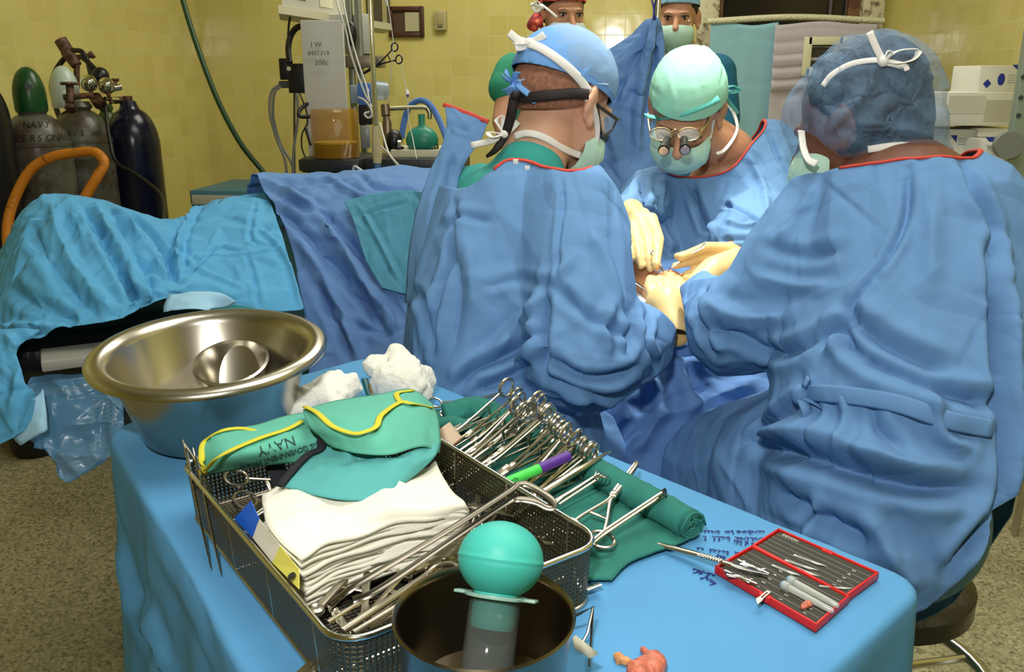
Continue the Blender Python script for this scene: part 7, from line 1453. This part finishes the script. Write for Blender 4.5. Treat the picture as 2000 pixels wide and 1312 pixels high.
# ---- boxes stacked at the right wall, trolley post
crd = mat('carton', (206, 206, 194), .75, bump=[('noise', 30, .1, .002)]); crd2 = mat('carton_side', (176, 174, 154), .75); blu = mat('print_blue', (26, 44, 140), .6); pgr = mat('print_grey', (150, 156, 164), .7)
def carton(label, x0, y0, x1, y1, d, dep, rz, extra=()):
    a, b = P(x0, y0, d), P(x1, y1, d); c = (a+b)/2; W_ = (b-a).dot(Vector(_r)); H_ = abs(a.z-b.z)*1.0; t = thing('carton', label, 'box', (c.x, c.y, min(a.z, b.z)))
    M = Matrix.Translation(c+Vector((0, dep/2, 0))) @ Matrix.Rotation(rz, 4, 'Z')
    MB().box((0, 0, 0), (W_, dep, H_), M=M, bev=.003).build('box_body', crd, t)
    return t, M, W_, H_, dep
def deco(t, M, dep, u, v, w_, h_, m, name, shape='box', rot=0):
    """mark on the front face: u,v centre in metres from face centre"""
    N_ = M @ Matrix.Translation((u, -dep/2-.0008, v)) @ Matrix.Rotation(pi/2, 4, 'X') @ Matrix.Rotation(rot, 4, 'Z')
    mb = MB()
    if shape == 'box': mb.box((0, 0, 0), (w_, h_, .0008), M=N_)
    elif shape == 'tri': mb.prism([(-w_/2, h_/2), (w_/2, h_/2), (w_/2, -h_/2)], -.0004, .0004, N_)
    else: mb.prism([(w_/2*cos(a), h_/2*sin(a)) for a in np.linspace(0, 2*pi, 25)[:-1]], -.0004, .0004, N_)
    return mb.build(name, m, t, smooth=False)
YB = 2.55
t, M, W_, H_, D_ = carton('white glove carton with blue oval and diamond, topmost of the stack at right', 1900, 128, 1980, 182, YB, .14, .22); deco(t, M, D_, .008, .0, .022, .034, blu, 'oval_logo', 'oval'); deco(t, M, D_-.0014, .008, .0, .010, .016, crd, 'logo_ring', 'oval'); deco(t, M, D_, -.034, -.012, .018, .018, blu, 'diamond_mark', 'box', pi/4); deco(t, M, D_, .048, .032, .026, .018, blu, 'corner_triangle', 'tri'); [deco(t, M, D_, .040, .012-.007*i, .022, .0016, pgr, 'print_line') for i in range(4)]
t, M, W_, H_, D_ = carton('wide white carton with folded lid flap, under the topmost glove carton', 1830, 180, 1972, 246, YB-.04, .2, .22); deco(t, M, D_, -.045, .012, .11, .05, mat('flap_pale', (190, 190, 176), .75), 'lid_flap'); deco(t, M, D_, .058, -.005, .09, .06, crd2, 'side_print')
t, M, W_, H_, D_ = carton('small carton with blue corner stripe, below the wide one at its left', 1836, 252, 1905, 330, YB+.03, .16, .15); deco(t, M, D_, -.03, .03, .02, .02, blu, 'blue_stripe', 'tri'); [deco(t, M, D_, .01, .03-.008*i, .05, .003, pgr, 'print_line') for i in range(3)]; deco(t, M, D_, .035, -.03, .02, .03, pgr, 'barcode')
t, M, W_, H_, D_ = carton('large white carton with blue oval logo at the lower right of the stack', 1908, 272, 2030, 372, YB-.07, .22, .1); deco(t, M, D_, -.005, -.008, .056, .030, blu, 'oval_logo', 'oval'); deco(t, M, D_-.0014, -.005, -.008, .022, .012, mat('logo_green', (60, 120, 150), .6), 'logo_centre', 'oval'); deco(t, M, D_, -.07, .06, .035, .035, blu, 'corner_triangle', 'tri'); deco(t, M, D_, .035, .02, .032, .032, mat('diamond_grey', (70, 76, 110), .6), 'diamond_mark', 'box', pi/4); deco(t, M, D_, -.01, -.032, .10, .002, pgr, 'print_line')
MB().box((0, 0, 0), (.10, .02, .012), M=M @ Matrix.Translation((-.03, -D_/2-.004, H_/2-.012)), bev=.003).build('open_flap', crd, t)
t, M, W_, H_, D_ = carton('flat carton wedged in the dark gap between the white cartons', 1905, 250, 1970, 268, YB+.0, .15, .1)
ctb = P(1930, 372, YB); tt = thing('box_trolley', 'trolley carrying the stack of white cartons by the right wall', 'trolley', (ctb.x, ctb.y+.1, 0)); zt4 = P(1930, 373, YB-.07).z-.004
MB().box((ctb.x+.02, ctb.y+.12, zt4-.012), (.46, .40, .02), bev=.003).build('shelf', steel, tt)
MB().box((P(1870, 331, YB).x, P(1870, 331, YB).y+.09, (zt4+P(1870, 331, YB).z)/2-.004), (.10, .16, max(.01, P(1870, 331, YB).z-zt4-.004))).build('riser_block', crd2, tt)
for sx in (-.19, .22):
    for sy in (-.05, .30): MB().cyl((ctb.x+sx, ctb.y+sy, .0), (ctb.x+sx, ctb.y+sy, zt4-.02), .012).build('leg', steel, tt)
po = thing('slotted_post', 'pale green-grey steel post with bolt holes at the right edge of the frame', 'post', (P(1985, 200, 2.35).x, P(1985, 200, 2.35).y, 0)); pm = mat('post_green', (132, 146, 132), .4, .3)
a, b = P(1990, 100, 2.35), P(1964, 330, 2.35); a2 = P(1985, 250, 2.35); MB().box((a2.x+.012, a2.y, .95), (.055, .03, 1.9), bev=.002).build('post_body', pm, po)
for y in (150, 190, 225): p = P(1988, y, 2.33); MB().tube([(p.x, a2.y-.014, p.z), (p.x, a2.y-.019, p.z)], .006, 10).build('bolt', mat('bolt_dark', (70, 80, 90), .4, .6), po)
dk = thing('round_plate', 'grey round disc fixed low on the slotted post at the right edge', 'disc', P(1980, 285, 2.3)); p = P(1980, 285, 2.3); MB().tube([(p.x, a2.y-.02, p.z), (p.x, a2.y-.045, p.z)], .036, 24).build('disc', mat('disc_grey', (116, 120, 116), .5), dk); MB().tube([(p.x-.01, a2.y-.03, p.z-.03), (p.x-.02, a2.y-.03, p.z-.14)], .003, 8).build('cord', white, dk)
dkr = P(2010, 520, 1.9)
run_sims()
after_cloth()
